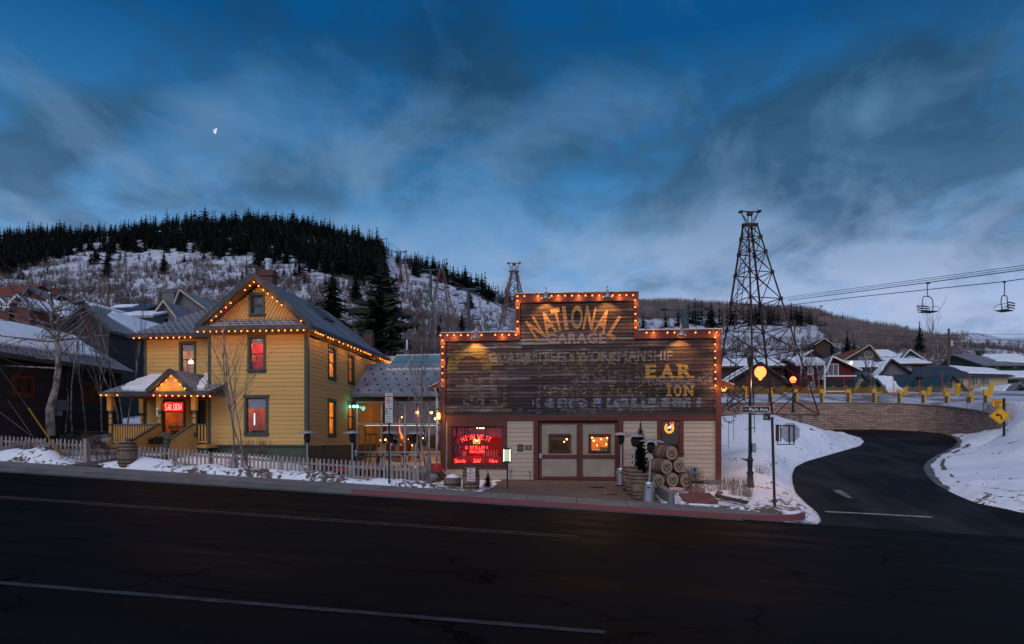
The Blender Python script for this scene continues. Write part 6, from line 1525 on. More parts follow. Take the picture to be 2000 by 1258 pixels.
t = thing('evergreen_shrub', (0,0,0), '', 'shrub'); conifer_mesh(310, 42, 17, 1, .155, -.5, lambda f: (1-f)**.55*(.7+.3*math.sin(min(1,f*3)*PI/2)), 4, .2).build('crown', m_leafmid, t); trunk_mb(.02).build('trunk', m_trunk, t); near_protos.append(t)
# ------------------------------------------------------------- hills
HPX = [-500,-300,0,150,300,400,500,560,640,700,745,765,800,850,950,1000,1100,1250,1400,1550,1700,1850,1900,2000,2300,2600]
HRY = [501,484,461,457,449,436,434,437,450,467,479,501,514,530,572,596,612,604,612,622,646,660,651,661,700,730]
HYR = [600,560,530,530,530,530,530,530,530,530,540,560,540,520,490,470,440,400,390,370,350,330,420,420,380,380]
HB = [-500,0,700,1000,1300,1420,2000,2600]; HBY = [745,735,722,760,788,788,788,770]
def Y0f(px): return lin([-500,1300,1600,1700,1750,1790,1830,1860,1890,1920,1950,1970,2300], [56,58,61.2,60.8,60.2,59.3,57.6,55.8,53.4,50.6,48,46.8,46], px)
NR = 46
def hrow(px, f):
    """f 0..1 from the foot to the ridge"""
    Y0 = Y0f(px); YR = lin(HPX, HYR, px); b = lin(HB, HBY, px); r = lin(HPX, HRY, px)
    right = smooth(1250, 1450, px)
    py = b+(r-b)*f
    fL = f**.8
    Y = Y0*math.exp(math.log(YR/Y0)*fL)
    # level snow bench just behind the stone wall
    if right > 0:
        g_ = f
        Yb = lin([0,.03,.10,.16,.22,1], [0,.045,.08,.16,.30,1], g_); pyb = lin([0,.03,.10,.16,.22,1], [b, b-9, b-17, b-20, b-29, r], g_)
        Y2 = Y0*math.exp(math.log(YR/Y0)*Yb); Y = Y*(1-right)+Y2*right; py = py*(1-right)+pyb*right
    return Y, py
def hpt(px, f):
    Y, py = hrow(px, f); p = at(px, py, Y)
    if f > .03: p.z += noise.fractal(Vector((p.x*.03, p.y*.03, 0)), 1, 2, 4)*Y*.006*min(1,(f-.03)*8)
    return p
def hill_at(px, py):
    """ground point of the hillside seen at a picture height"""
    lo, hi = 0.0, 1.0
    for _ in range(18):
        m_ = (lo+hi)/2
        if hrow(px, m_)[1] > py: lo = m_
        else: hi = m_
    return hpt(px, (lo+hi)/2)
cols = list(range(-500, 2601, 12)); v = []; f = []
for px in cols:
    p0 = hpt(px, 0); v.append((p0.x, p0.y, p0.z-3.0))
    for j in range(NR+1): v.append(tuple(hpt(px, j/NR)))
    p = hpt(px, 1)
    for k, dz in ((1.06,-2),(1.3,-40),(1.8,-160)): v.append((p.x*k, p.y*k, p.z+dz))
n = NR+5
for i in range(len(cols)-1):
    for j in range(n-1): f.append((i*n+j, (i+1)*n+j, (i+1)*n+j+1, i*n+j+1))
me_ = bpy.data.meshes.new('snowy_hills'); me_.from_pydata(v, [], f); me_.polygons.foreach_set('use_smooth', [True]*len(f))
def hillmat():
    m, nt, o = newmat('hill_snow')
    b = node(nt, 'ShaderNodeBsdfPrincipled', Roughness=.9); b.inputs['Specular IOR Level'].default_value = .1; nt.links.new(b.outputs[0], o.inputs[0])
    g = nt.nodes.new('ShaderNodeNewGeometry')
    n1 = node(nt, 'ShaderNodeTexNoise', Scale=.05, Detail=9); nt.links.new(g.outputs['Position'], n1.inputs['Vector'])
    mp = nt.nodes.new('ShaderNodeMapping'); mp.inputs['Scale'].default_value = (1,.3,.5); nt.links.new(g.outputs['Position'], mp.inputs[0])
    n2 = node(nt, 'ShaderNodeTexNoise', Scale=.35, Detail=8, Roughness=.7); nt.links.new(mp.outputs[0], n2.inputs['Vector'])
    k = mathn(nt, 'ADD', mathn(nt, 'MULTIPLY', n1.outputs[0], .4), mathn(nt, 'MULTIPLY', n2.outputs[0], .6))
    nt.links.new(ramp(nt, k, [(.38,(.62,.65,.71)),(.52,(.46,.49,.56)),(.59,(.17,.14,.14))]).outputs[0], b.inputs['Base Color'])
    bp = node(nt, 'ShaderNodeBump', Strength=.5, Distance=.6); nt.links.new(n2.outputs[0], bp.inputs['Height']); nt.links.new(bp.outputs[0], b.inputs['Normal'])
    return m
me_.materials.append(hillmat()); hill = bpy.data.objects.new('snowy_hills', me_); COL.objects.link(hill); tag(hill, 'snow covered hillsides behind the town', 'hills', kind='structure')
# ---- bare brush on the slopes: countless, one object
def blades(pos, hgt, nb, spread, wid, seed):
    """tufts of upright twigs as thin triangles; pos (N,3), hgt (N,)"""
    rs = np.random.RandomState(seed); N = len(pos); P = np.repeat(pos, nb, 0); H = np.repeat(hgt, nb)*rs.uniform(.45,1.1,N*nb)
    an = rs.uniform(0,2*PI,N*nb); sp = rs.uniform(.05,1,N*nb)*spread*H
    b0 = rs.uniform(-.22,.22,(N*nb,2))*H[:,None]
    base = P.copy(); base[:,0] += b0[:,0]; base[:,1] += b0[:,1]
    tip = base+np.stack([np.cos(an)*sp, np.sin(an)*sp*.6, H], 1)
    w = wid*H*rs.uniform(.6,1.4,N*nb); wa = rs.uniform(-.5,.5,N*nb)
    side = np.stack([np.cos(wa)*w, np.sin(wa)*w, np.zeros(N*nb)], 1)
    base[:,2] -= .2
    # stem plus a side twig
    mid = base*.45+tip*.55; t2 = mid+np.stack([np.cos(an+2)*sp*.6+side[:,0]*3, np.sin(an+2)*sp*.4, H*.38], 1)
    verts = np.stack([base-side, base+side, tip, mid-side*.8, mid+side*.8, t2], 1).reshape(-1,3)
    return verts
def tri_object(name, verts, mat):
    n = len(verts)//3; me = bpy.data.meshes.new(name); me.vertices.add(len(verts)); me.vertices.foreach_set('co', verts.astype(np.float32).ravel())
    me.loops.add(n*3); me.loops.foreach_set('vertex_index', np.arange(n*3, dtype=np.int32)); me.polygons.add(n); me.polygons.foreach_set('loop_start', np.arange(0, n*3, 3, dtype=np.int32))
    me.update(calc_edges=True); me.materials.append(mat); o = bpy.data.objects.new(name, me); COL.objects.link(o); return o
def nz2(x, y, s=1, k=0): return noise.noise(Vector((x*s, y*s, k)))
def brushden(px, py):
    r = lin(HPX, HRY, px)
    if py < r+1: return 0
    if px < 1010:
        top = lin([-100,0,120,200,300,420,520,640,700,760,790,850,900,960,1010], [520,520,505,520,512,516,520,545,540,560,560,570,600,590,605], px)
        if py < top-6: return 0.05
        d = .85+.75*nz2(px, py, .022, 1)+.25*nz2(px,py,.07,5)
        d *= lin([-6,10,40], [.15,.75,1.1], py-top)
        if 640 < px < 1010:   # ski run
            c0, c1 = lin([490,560,640,700], [752,800,845,900], py), lin([490,560,590,640,700], [770,920,1000,1000,1010], py)
            if c0 < px < c1: d *= .22
            if 640 < px < 800 and py > 560: d *= .6
            if 560 < py < 625 and 775 < px < 840: d = max(d, .6)
            if py > 620 and 800 < px < 925: d = max(d, .8)
        return max(d, 0)
    f_ = (py-r)
    d = .95+.5*nz2(px, py, .02, 2)+.3*nz2(px,py,.07,6)
    if px > 1860: d *= smooth(6, 14, py-lin([1860,1900,2000],[655,662,672],px))
    if px < 1720 and 625 < py < 660: d *= lin([1240,1340,1560,1640,1720],[.5,.25,.35,.7,1], px)
    if 1235 < px < 1610: d *= lin([-4,6,24,40],[1,.5,.12,.5], py-lin([1235,1345,1500,1610],[612,612,616,630],px))
    d *= .62
    if py > 735: d *= .1
    if py > 690: d *= .5
    return max(d, 0)
pos = []; hg = []
for _ in range(44000):
    px = R.uniform(-60, 2060); r = lin(HPX, HRY, px); py = R.uniform(r, 745)
    if R.random() > brushden(px, py)*.9: continue
    p = hill_at(px, py)
    if p.y < 66: continue
    pos.append(tuple(p)); hg.append(R.uniform(1.6, 3.4)*(1 if px < 1010 else .8)*lin([60,150,400],[.6,.8,1.15], p.y))
pos = np.array(pos); hg = np.array(hg)
print('brush', len(pos))
br = tri_object('hillside_brush', blades(pos, hg, 12, .6, .026, 3), m_brush); tag(br, 'leafless brown brush covering the snowy hillsides', 'brush', kind='stuff')
# pale aspen stems on the right-hand ridge
pos = []; hg = []
for _ in range(10000):
    px = R.uniform(1120, 1890); r = lin(HPX, HRY, px); py = r+abs(R.gauss(0, 7 if px < 1620 else 13))
    if py > r+36 or (1335 < px < 1600 and py > r+6): continue
    if (px > 1720 and R.random() < (px-1720)/200) or (px < 1230 and R.random() > (px-1110)/120): continue
    p = hill_at(px, py)
    if not np.isfinite(p.z): continue
    pos.append(tuple(p)); hg.append(R.uniform(4.5, 8.0)*lin([1120,1220,1300,1560,1700,1890],[.35,.8,1.1,1,.65,.45],px))
pos = np.array(pos); hg = np.array(hg)
m_aspfar = M('far_aspen_stems', (.20,.165,.16), (.09,.07,.07), .08, rough=.95, spec=.05)
o = tri_object('bare_aspen_grove', blades(pos, hg, 8, .16, .018, 9), m_aspfar); tag(o, 'grey haze of leafless aspens along the right-hand ridge', 'aspen grove', kind='stuff')
# dead growth close by
def tuft(px, py, Y, n, h, sp, label, mat, seed, name='dry_bush', cat='bush'):
    b = at(px, py, Y); rs = np.random.RandomState(seed)
    P = np.array([[b.x+rs.uniform(-sp,sp), b.y+rs.uniform(-sp,sp)*.5, b.z] for _ in range(n)]); 
    o = tri_object(name, blades(P-np.array(b), np.full(n, h), 14, .55, .008, seed), mat); o.location = b; return tag(o, label, cat)
m_straw = M('dry_straw', (.22,.15,.10), (.10,.065,.045), 4); m_redtwig = M('red_twigs', (.10,.05,.04), (.05,.028,.025), 4)
tuft(1363,948,27.6,10,.85,.45,'reddish dead twigs between the lying barrels and the garage corner',m_redtwig,1)
tuft(1388,955,27.8,8,.55,.5,'low dead bush in front of the garage corner',m_redtwig,2)
tuft(1425,958,28.0,12,.75,.45,'pale straw bush against the right corner of the garage',m_straw,3)
tuft(1447,968,27.0,10,.95,.25,'tall seedy dried bush left of the street lamp',m_straw,4)
tuft(1492,925,31.5,6,.5,.3,'small dry tuft poking from the snow behind the street name post',m_redtwig,5)
tuft(205,893,26.6,16,.75,.7,'bushy brown shrub left of the big barrel',m_redtwig,6)
tuft(190,880,27.4,14,.9,.8,'brown twiggy shrub below the porch corner post',m_redtwig,7)
tuft(352,913,25.2,5,.5,.25,'small dead sprig in the snow before the picket fence',m_redtwig,8)
tuft(495,880,27.5,12,.7,.8,'low bare twigs under the lower bay window',m_redtwig,10)
for i, px in enumerate((22,48,66,88,118)): tuft(px,893+i*1.5,25.6,5,.85,.3,'leafless twigs in front of the short picket fence',m_redtwig,20+i)['group'] = 'twigs before the short fence'
# spreading junipers
def juniper(px, py, Y, r, label, seed):
    b = at(px, py, Y); mb = MB(); rr = random.Random(seed)
    for k in range(620):
        a = rr.uniform(0,2*PI); d = r*math.sqrt(rr.random()); h = (1-(d/r)**2)*r*.55*rr.uniform(.4,1); c = b+V(math.cos(a)*d, math.sin(a)*d*.7, h); e = V(rr.uniform(-.12,.12),rr.uniform(-.1,.1),rr.uniform(.0,.12))
        mb.poly([c, c+e+V(.05,0,.03), c+e*1.8, c+e-V(.05,0,-.02)])
    return tag(mb.build('juniper', m_leafmid, base=b), label, 'shrub')
juniper(155,880,28.0,1.3,'dark spreading juniper behind the end of the short picket fence',1); juniper(122,868,29,.8,'dark juniper low at the foot of the leaning aspen',2)
juniper(312,868,28.0,.35,'small dark shrub on the porch steps beside the green newel',3)
# near evergreens
def put_spruce(k, p, h, label, ws=1.0, group=None): return dup(near_protos[k], p, R.uniform(0,6), (h*ws,h*ws,h), label, group)
pz0 = at(953,951,25.9); put_spruce(0, pz0, .68, 'knee-high young spruce beside the sign barrel', 2.0)
p = at(1251,945,27.9); p.z = -.15; put_spruce(4, p, at(1251,822,27.9).z+.15, 'narrow evergreen shrub standing behind the upright barrels', 1.0)
p = at(12,860,31); put_spruce(1, V(p.x,31,1.7), 3.6, 'dark evergreen at the left edge behind the short picket fence', 1.3)
mb = MB(); q = at(40,803,30); mb.prism([q+V(-.3,0,0), q+V(0,-.4,.02), q+V(.38,-.1,-.02), q+V(.3,.4,.02)], (0,0,.1)); mb.tube([q+V(0,0,-1.4), q], .03, 5); mb.box((q.x-.2,q.y-.15,q.z-.3),(q.x+.2,q.y+.15,q.z)); tag(mb.build('bird_feeder', m_snow, base=q+V(0,0,-1.4)), 'snow-topped bird feeder before the dark evergreen', 'bird feeder')
for (k, px, pyb, h_px, ws, lb) in ((0,650,675,172,1.75,'big dense dark spruce behind the right slope of the yellow house'),(3,742,712,205,1.22,'broad shaggy pine with drooping boughs, darkest mass left of the skylight'),(0,695,594,72,1.5,'slim dark spruce just right of the biggest spruce'),
        (0,757,640,125,1.7,'tall dark spruce rising behind the shaggy pine'),(0,860,668,66,1.3,'pointed spruce among the bare aspens left of the garage'),(0,902,650,48,1.2,'small pointed spruce below the ski lift pylon'),(1,917,600,42,1.2,'squat dark pine on the ski run beside the lift pylon'),
        (0,1655,700,52,1.5,'dark spruce behind the rust-roofed house, larger one'),(0,1668,700,36,1.2,'smaller spruce tucked against the larger one behind the rust-roofed house'),(0,1622,702,44,1.6,'dark spruce between the red house and the distant cabins'),(0,1796,690,62,1.35,'lone spruce with ragged tiers above the teal gable'),
        (0,209,544,68,1.3,'twin-topped dark spruce on the open snow at the left'),(0,320,535,54,1.4,'single symmetrical spruce on the open snow above the grey gabled house'),(1,1388,640,50,1.2,'dark fir right of the false front, nearest its top'),(2,473,548,34,1.3,'narrow small spruce above the left rake of the big gable')):
    p = hill_at(px, min(pyb, 730)); d = p.y; h = h_px*d/F; put_spruce(k, p, h, lb, ws)
for t in near_protos: kill(t)
# ---- the forest
def forest_low(px): return lin([-60,0,60,130,200,300,400,500,560,600,640,700,735,752,757,775,850,950,1010], [545,538,526,503,496,493,496,508,516,528,540,545,560,575,508,522,552,587,606], px)
cand = []
for _ in range(60000):
    px = R.uniform(-30, 1015); r = lin(HPX, HRY, px); lo = forest_low(px)+6*nz2(px,0,.05,3)
    if lo < r+2: lo = r+2
    py = R.uniform(r-0, lo)
    if nz2(px, py*1.6, .05, 8) < -.42+.55*((py-r)/max(lo-r,1)) and py > r+7: continue
    if 752 < px < 775 and py > r+3: continue
    key = (int(px/6.2+R.uniform(-.4,.4)), int((py-r)/4.8))
    cand.append((key, px, py))
seen = set(); trees = []
for key, px, py in cand:
    if key in seen: continue
    seen.add(key); trees.append((px, py))
print('forest', len(trees))
trees.sort(key=lambda q: -q[1])
slope = [(15,515,38),(65,512,36),(95,508,33),(140,500,40),(178,520,28),(190,512,36),(244,512,18),(272,508,18),(292,500,20),(360,513,18),(456,511,25),(430,512,42),(505,522,52),(398,553,26),(585,540,50),(610,525,42),(560,510,22),(595,552,38),(784,552,26),(953,597,12),(775,548,20),(768,560,24),
         (800,585,22),(835,590,18),(640,530,40),(667,540,36),(710,560,40),(725,585,44),(700,540,38),(680,565,24),(810,556,10),(808,600,16),(934,560,30),(955,585,28),(978,585,14)]
slopeR = [(1345,632,44),(1358,630,46),(1371,628,44),(1352,632,38),(1364,634,40),(1410,638,40),(1428,636,42),(1461,638,44),(1476,634,40),(1506,638,42),(1520,636,30),(1551,638,42),(1562,638,40),(1579,636,34),(1390,636,46),(1405,634,44),(1420,636,52),(1435,630,34),(1452,634,44),(1470,636,48),(1483,634,42),(1500,636,46),(1512,634,36),(1545,634,46),(1556,634,40),(1566,632,36),(1574,634,30),(1584,634,36),(1592,632,24),(1646,640,28),(1684,637,18),(1256,640,34),(1300,640,30),(1325,640,36),(1880,646,8),(1735,655,10)]
grp1 = 'conifers of the dark stand on the ridge'; lab1 = 'dark conifer in the dense stand along the left ridge'
def far_tree(px, py, h, label, group):
    p = hill_at(px, py); o = bpy.data.objects.new('conifer_tree', R.choice(far_protos)); COL.objects.link(o); o.location = p-V(0,0,.4); o.rotation_euler = (R.uniform(-.03,.03),R.uniform(-.03,.03),R.uniform(0,6)); w_ = R.uniform(1.0,1.8)
    o.scale = (h*w_, h*w_, h); return tag(o, label, 'tree', group)
for _ in range(46): px = R.choice([R.uniform(395,745), R.uniform(480,745), R.uniform(-10,260)]); py = forest_low(px)+R.uniform(2,34 if px > 380 else 22); slope.append((px, py, R.uniform(14,40)))
for (px, py, hp) in slope: p = hill_at(px, py); far_tree(px, py, hp*p.y/F*R.uniform(.95,1.05), 'dark conifer standing on the open snow of the left hillside', 'conifers scattered on the left hillside')
for (px, py, hp) in slopeR: p = hill_at(px, py); far_tree(px, py, hp*p.y/F*R.uniform(.95,1.1), 'dark conifer in the short row on the right hillside, behind the lattice tower', 'conifers on the right hillside')
NI = 190
for (px, py) in trees[:NI]: far_tree(px, py, R.triangular(6, 17, 10), lab1, grp1)
rest = trees[NI:]; V_, F_, off, MI_ = [], [], 0, []
arrs = [(np.array([tuple(v.co) for v in m.vertices]), [tuple(p.vertices) for p in m.polygons], [p.material_index for p in m.polygons]) for m in far_protos]
for (px, py) in rest:
    p = hill_at(px, py); h = R.triangular(5, 15, 9)*lin([-30,700,780,1010],[1,1,.8,.62],px)*(1.18 if R.random() < .12 else 1); a = R.uniform(0,6); va, fa, ma = R.choice(arrs); c_, s_ = math.cos(a), math.sin(a); w_ = h*R.uniform(1.0,1.9)
    q = np.empty_like(va); q[:,0] = (va[:,0]*c_-va[:,1]*s_)*w_+p.x; q[:,1] = (va[:,0]*s_+va[:,1]*c_)*w_+p.y; q[:,2] = va[:,2]*h+p.z-.4
    V_.append(q); F_ += [tuple(i+off for i in f) for f in fa]; MI_ += ma; off += len(va)
me_ = bpy.data.meshes.new('far_forest'); me_.from_pydata(np.concatenate(V_).tolist(), [], F_); me_.materials.append(m_leafdark); me_.materials.append(m_trunk); me_.polygons.foreach_set('material_index', MI_)
o = bpy.data.objects.new('far_forest', me_); COL.objects.link(o); tag(o, 'dense dark conifer forest along the top of the left ridge', 'forest', kind='stuff')
for me_ in far_protos: pass
# ------------------------------------------------------------- stone retaining wall along the bend
WPT = [(1380,788),(1450,788),(1550,788),(1640,788),(1700,788),(1750,788.5),(1800,791),(1830,793),(1865,797),(1900,801.5),(1930,807),(1955,816)]
wp = []
WPT = [(p_, lin([q[0] for q in WPT], [q[1] for q in WPT], p_)) for p_ in list(range(1384, 1950, 12))+[1955]]
for px, py in WPT:
    Y = Y0f(px)-.22; wp.append(at(px, py, Y))
wall = thing('retaining_wall', (wp[20].x, wp[20].y, 2), 'long curved retaining wall of pale ledge stone above the bend', 'wall')
mb = MB(); base_z = [at(px, 845, Y0f(px)).z-.6 for px, _ in WPT]
for i in range(len(wp)-1):
    a, b = wp[i], wp[i+1]; mb.poly([(a.x,a.y,base_z[i]-1.2),(b.x,b.y,base_z[i+1]-1.2),tuple(b),tuple(a)])
p = wp[-1]; mb.poly([(p.x,p.y,base_z[-1]-1.5),(p.x+1.2,p.y+1.6,base_z[-1]-1.5),(p.x+1.2,p.y+1.6,p.z),(p.x,p.y,p.z)])
w_ = mb.build('wall_face', m_wallstone, wall)
# UV along the wall length
me = w_.data; uvl = me.uv_layers.new(name='UVMap'); s_ = 0; acc = [0]
for i in range(len(wp)-1): s_ += math.hypot(wp[i+1].x-wp[i].x, wp[i+1].y-wp[i].y); acc.append(s_)
acc.append(s_+2)
for k, pl_ in enumerate(me.polygons):
    for n_, li in enumerate(pl_.loop_indices):
        co = me.vertices[me.loops[li].vertex_index].co; u = acc[k] if n_ in (0,3) else acc[k+1]; uvl.data[li].uv = (u, co.z)
mb = MB()
for i in range(len(wp)-1): 
    a, b = wp[i], wp[i+1]; d = (b-a); nn = V(-d.y,d.x,0).normalized()
    mb.prism([a-nn*.08, b-nn*.08, b+nn*.4, a+nn*.4], (0,0,.09))
mb.build('coping', m_concrete, wall)
mb = MB()
for (px0_, px1_, py0, py1, Y) in ((1568,1599,811,825,50.5),(1535,1556,808,813,52)):
    a, b = at(px0_,py1,Y), at(px1_,py0,Y); mb = MB(); mb.box((a.x,Y,a.z-1.5),(b.x,Y+.9,b.z)); tag(mb.build('stone_pier', m_wallstone, base=(a.x,Y,a.z-1), uv=True), ('low stone pier under the right leg of the lattice tower','low stone pier beside the foot of the distant street lamp')[px0_ == 1535], 'pier')
# padded posts on the wall, with red poles and orange netting between
posts = [(1455,776,780),(1505,775,784),(1555,770,786),(1606,766,787),(1658,765,787),(1708,763,787),(1757,763,788),(1804,764,791),(1850,763,795),(1893,764,798),(1926,778,804),(1965,800,830)]
def pad_post(px, Y, ztop, z0, label, lean=0):
    x = fx(px, Y); t = thing('padded_post', (x,Y,z0), label, 'post', 'padded posts on the stone wall'); h = ztop-z0
    mb = MB(); mb.tube([V(x-.12,Y-.1,z0-.1), V(x-.12,Y-.1,z0+h*.75)], .11, 8); mb.build('timber_post', M('grey_post', (.09,.075,.085), (.06,.05,.055), 4) if 'grey_post' not in bpy.data.materials else bpy.data.materials['grey_post'], t)
    mb = MB(); mb.obox((x-.02,Y-.14,z0), (.15,0,0), (0,.22,0), (lean*.3,0,h)); mb.obox((x-.22+lean*.3,Y-.14,z0+h*.75), (.2,0,0), (0,.2,0), (0,0,h*.28)); mb.build('foam_pad', m_pad, t)
    return t
ordn = ['first','second','third','fourth','fifth','sixth','seventh','eighth','ninth','tenth','eleventh','twelfth']
tops = []
for i, (px, pt, pb) in enumerate(posts):
    Y = Y0f(px)+.5; z0 = at(px, pb, Y).z; zt = at(px, pt-2, Y).z if i else at(px, 760, Y).z
    zt = z0+1.15 if i < 10 else z0+1.5
    pad_post(px, Y, zt, z0, '%s yellow padded post from the garage along the top of the stone wall' % ordn[i], .5 if i in (9,) else 0)
    tops.append(V(fx(px,Y), Y, z0))
m, nt, o_ = newmat('orange_netting'); b = node(nt, 'ShaderNodeBsdfDiffuse'); b.inputs[0].default_value = (.40,.24,.05,1); tr = nt.nodes.new('ShaderNodeBsdfTransparent'); mx = nt.nodes.new('ShaderNodeMixShader'); mx.inputs[0].default_value = .3
nt.links.new(tr.outputs[0], mx.inputs[1]); nt.links.new(b.outputs[0], mx.inputs[2]); nt.links.new(mx.outputs[0], o_.inputs[0]); m_net = m
t = thing('snow_netting', (tops[4].x, tops[4].y+4, tops[4].z), 'see-through amber safety netting sagging between thin red poles behind the stone wall', 'netting')
mb = MB(); pl = MB(); R2 = random.Random(4)
npx_ = list(range(1412, 1932, 24)); tp = []
for k, px in enumerate(npx_):
    f_ = .09; p = hpt(px, .05); tp.append(p)
    if k % 2 == 0 or R2.random() < .4: pl.tube([p+V(0,0,-.3), p+V(R2.uniform(-.25,.25),0,R2.uniform(1.7,2.3))], .028, 5)
for k in range(len(tp)-1):
    a, b = tp[k], tp[k+1]
    for s in range(4):
        q0, q1 = a.lerp(b, s/4), a.lerp(b, (s+1)/4); h0, h1 = 1.2-.25*math.sin(PI*s/4), 1.2-.25*math.sin(PI*(s+1)/4)
        mb.poly([q0+V(0,0,.25), q1+V(0,0,.25), q1+V(0,0,h1), q0+V(0,0,h0)])
mb.build('net', m_net, t); pl.build('red_poles', m_orange, t)
for i, (px, Y) in enumerate(((1769,66),(1816,66),(1872,64),(1937,60))):
    p = hpt(px, .095); mb = MB(); mb.obox((p.x-.25,p.y,p.z-.1),(.34,0,0),(0,.12,0),(.1,0,.85 if i < 2 else 1.15)); tag(mb.build('foam_mat', m_pad, base=p), 'upright yellow foam mat in the second row behind the wall', 'foam mat', 'yellow foam mats behind the wall')
# ------------------------------------------------------------- distant houses
def fhouse(label, Y, p0, p1, base, eave, ridge, depth, orient, wm, rm, tm=None, snow=(), wins=(), chim=None, off=None, name='house', wtrim=None, over=.5, inner=None, glow=()):
    tm = tm or m_white; x0, x1 = fx(p0,Y), fx(p1,Y); zb = at(p0,base,Y).z-.8; ze = at((p0+p1)/2,eave,Y).z; f_ = front(Y)
    t = thing(name, ((x0+x1)/2, Y, zb), label, 'house')
    if orient == 'eave': Yr = Y+depth/2; zr_ = at((p0+p1)/2, ridge, Yr).z
    elif orient == 'gable': Yr = Y; zr_ = at((p0+p1)/2, ridge, Y).z
    else: Yr = Y+depth*.45; zr_ = at((p0+p1)/2, ridge, Yr).z
    mb = MB(); mb.box((x0,Y,zb),(x1,Y+depth,ze)); xm = (x0+x1)/2 if off is None else fx(off, Y)
    if orient == 'gable': mb.prism([(x0,Y,ze),(x1,Y,ze),(xm,Y,zr_)], (0,depth,0))
    if orient == 'eave': mb.prism([(x0,Y,ze),(x0,Y+depth,ze),(x0,Yr,zr_)], (x1-x0,0,0))
    mb.build('wall', wm, t); mb = MB(); o = over; T_ = .10; faces = []
    if orient == 'gable':
        sL = (zr_-ze)/(xm-x0); sR = (zr_-ze)/(x1-xm)
        A1, B1 = V(x0-o,Y-o,ze-o*sL), V(xm,Y-o,zr_); A2 = V(x1+o,Y-o,ze-o*sR)
        faces = [(A1, B1-A1, V(0,depth+2*o,0)), (A2, B1-A2, V(0,depth+2*o,0))]
    elif orient == 'eave':
        s_ = (zr_-ze)/(depth/2); A1 = V(x0-o,Y-o,ze-o*s_); B1 = V(x0-o,Yr,zr_); A2 = V(x0-o,Y+depth+o,ze-o*s_)
        faces = [(A1, V(x1-x0+2*o,0,0), B1-A1), (A2, V(x1-x0+2*o,0,0), B1-A2)]
    for (O1, a, b) in faces:
        nn = a.cross(b).normalized(); nn = nn if nn.z > 0 else -nn; mb.obox(O1, a, b, nn*T_)
    if orient == 'hip':
        q = [V(x0-o,Y-o,ze),V(x1+o,Y-o,ze),V(x1+o,Y+depth+o,ze),V(x0-o,Y+depth+o,ze)]; hw_ = min((x1-x0)*.38, depth*.5); r0, r1 = V(x0+hw_,Yr,zr_), V(x1-hw_,Yr,zr_)
        for fc in ([q[0],q[1],r1,r0],[q[1],q[2],r1],[q[2],q[3],r0,r1],[q[3],q[0],r0]): mb.poly(fc)
        mb.obox(q[0]-V(0,0,.12), q[1]-q[0], q[3]-q[0], V(0,0,.1)); faces = [(q[0], q[1]-q[0], r0-V(r0.x-q[0].x,0,0)-q[0])]
    rf_ = mb.build('roof', rm, t, uv=True)
    if orient == 'gable':
        mb = MB(); 
        for (A_, B_) in ((A1,B1),(A2,B1)): mb.bar(A_+V(0,-.06,.02), B_+V(0,-.06,.02), .1, 0, .17)
        mb.build('barge_board', tm, rf_)
    if orient == 'eave': mb = MB(); mb.bar(A1+V(0,-.05,.02), A1+V(x1-x0+2*o,-.05,.02), .1, 0, .24); mb.build('fascia', tm, rf_)
    for (fi, outline) in snow:
        O1, a, b = faces[fi]; nn = a.cross(b).normalized(); nn = nn if nn.z > 0 else -nn
        snow_patch(rf_, O1+nn*T_, a, b, outline, .16)
    for w in wins:
        a, b = at(w[0],w[3],Y), at(w[2],w[1],Y)
        mb = MB(); e_ = .09; fbox(mb, f_, a.x-e_, b.x+e_, a.z-e_, a.z, 0, .06); fbox(mb, f_, a.x-e_, b.x+e_, b.z, b.z+e_, 0, .06); fbox(mb, f_, a.x-e_, a.x, a.z, b.z, 0, .06); fbox(mb, f_, b.x, b.x+e_, a.z, b.z, 0, .06); fbox(mb, f_, (a.x+b.x)/2-.03, (a.x+b.x)/2+.03, a.z, b.z, 0, .05)
        wi = mb.build('window', wtrim or tm, t); mb = MB(); fbox(mb, f_, a.x, b.x, a.z, b.z, .0, .015); mb.build('pane', m_farpane, wi)
    if chim:
        a, b = at(chim[0],chim[3],Y+depth*.4), at(chim[1],chim[2],Y+depth*.4); mb = MB(); mb.box((a.x,Y+depth*.4,a.z-1),(b.x,Y+depth*.4+.8,b.z)); mb.box((a.x-.08,Y+depth*.4-.08,b.z),(b.x+.08,Y+depth*.4+.88,b.z+.15)); mb.build('chimney', chim[4], rf_, uv=True)
    return t
m_farpane = M('dusk_glass', (.035,.04,.05), (.02,.025,.035), 2, rough=.1, spec=.8)
m_darkroof = shingles('dark_town_roof', (.06,.06,.07), (.09,.09,.10), .3, .2, .7, (.25,.27,.31))
m_redwall = boards('deep_red_boards', (.10,.012,.015), (.07,.01,.012), .3, 3)
m_greenroof = M('green_metal_roof', (.032,.055,.05), (.022,.04,.037), 1, rough=.4)
m_tan = boards('tan_boards', (.42,.34,.20), (.36,.29,.17), .3, 4); m_teal = boards('teal_boards', (.05,.10,.10), (.04,.08,.08), .3, 3)
m_greyb = boards('grey_boards', (.14,.14,.16), (.11,.11,.125), .3, 3); m_blue = boards('blue_boards', (.04,.075,.17), (.03,.055,.13), .3, 3)
m_browncab = boards('brown_cabin', (.05,.028,.02), (.035,.02,.015), .3, 3); m_rustroof = M('rust_roof', (.20,.05,.02), (.14,.035,.015), .8)
m_dgreen = boards('dark_green_boards', (.035,.06,.04), (.025,.045,.03), .3, 3); m_slate = M('slate_roof', (.055,.06,.075), (.035,.04,.05), .7, rough=.6); m_creamtrim = M('cream_trim', (.42,.36,.24), (.36,.3,.2), 3)
m_brickf = boards('brick_house', (.13,.045,.035), (.09,.03,.025), .25, 1.0)
full = [(.03,.04),(.97,.03),(.98,.96),(.02,.97)]
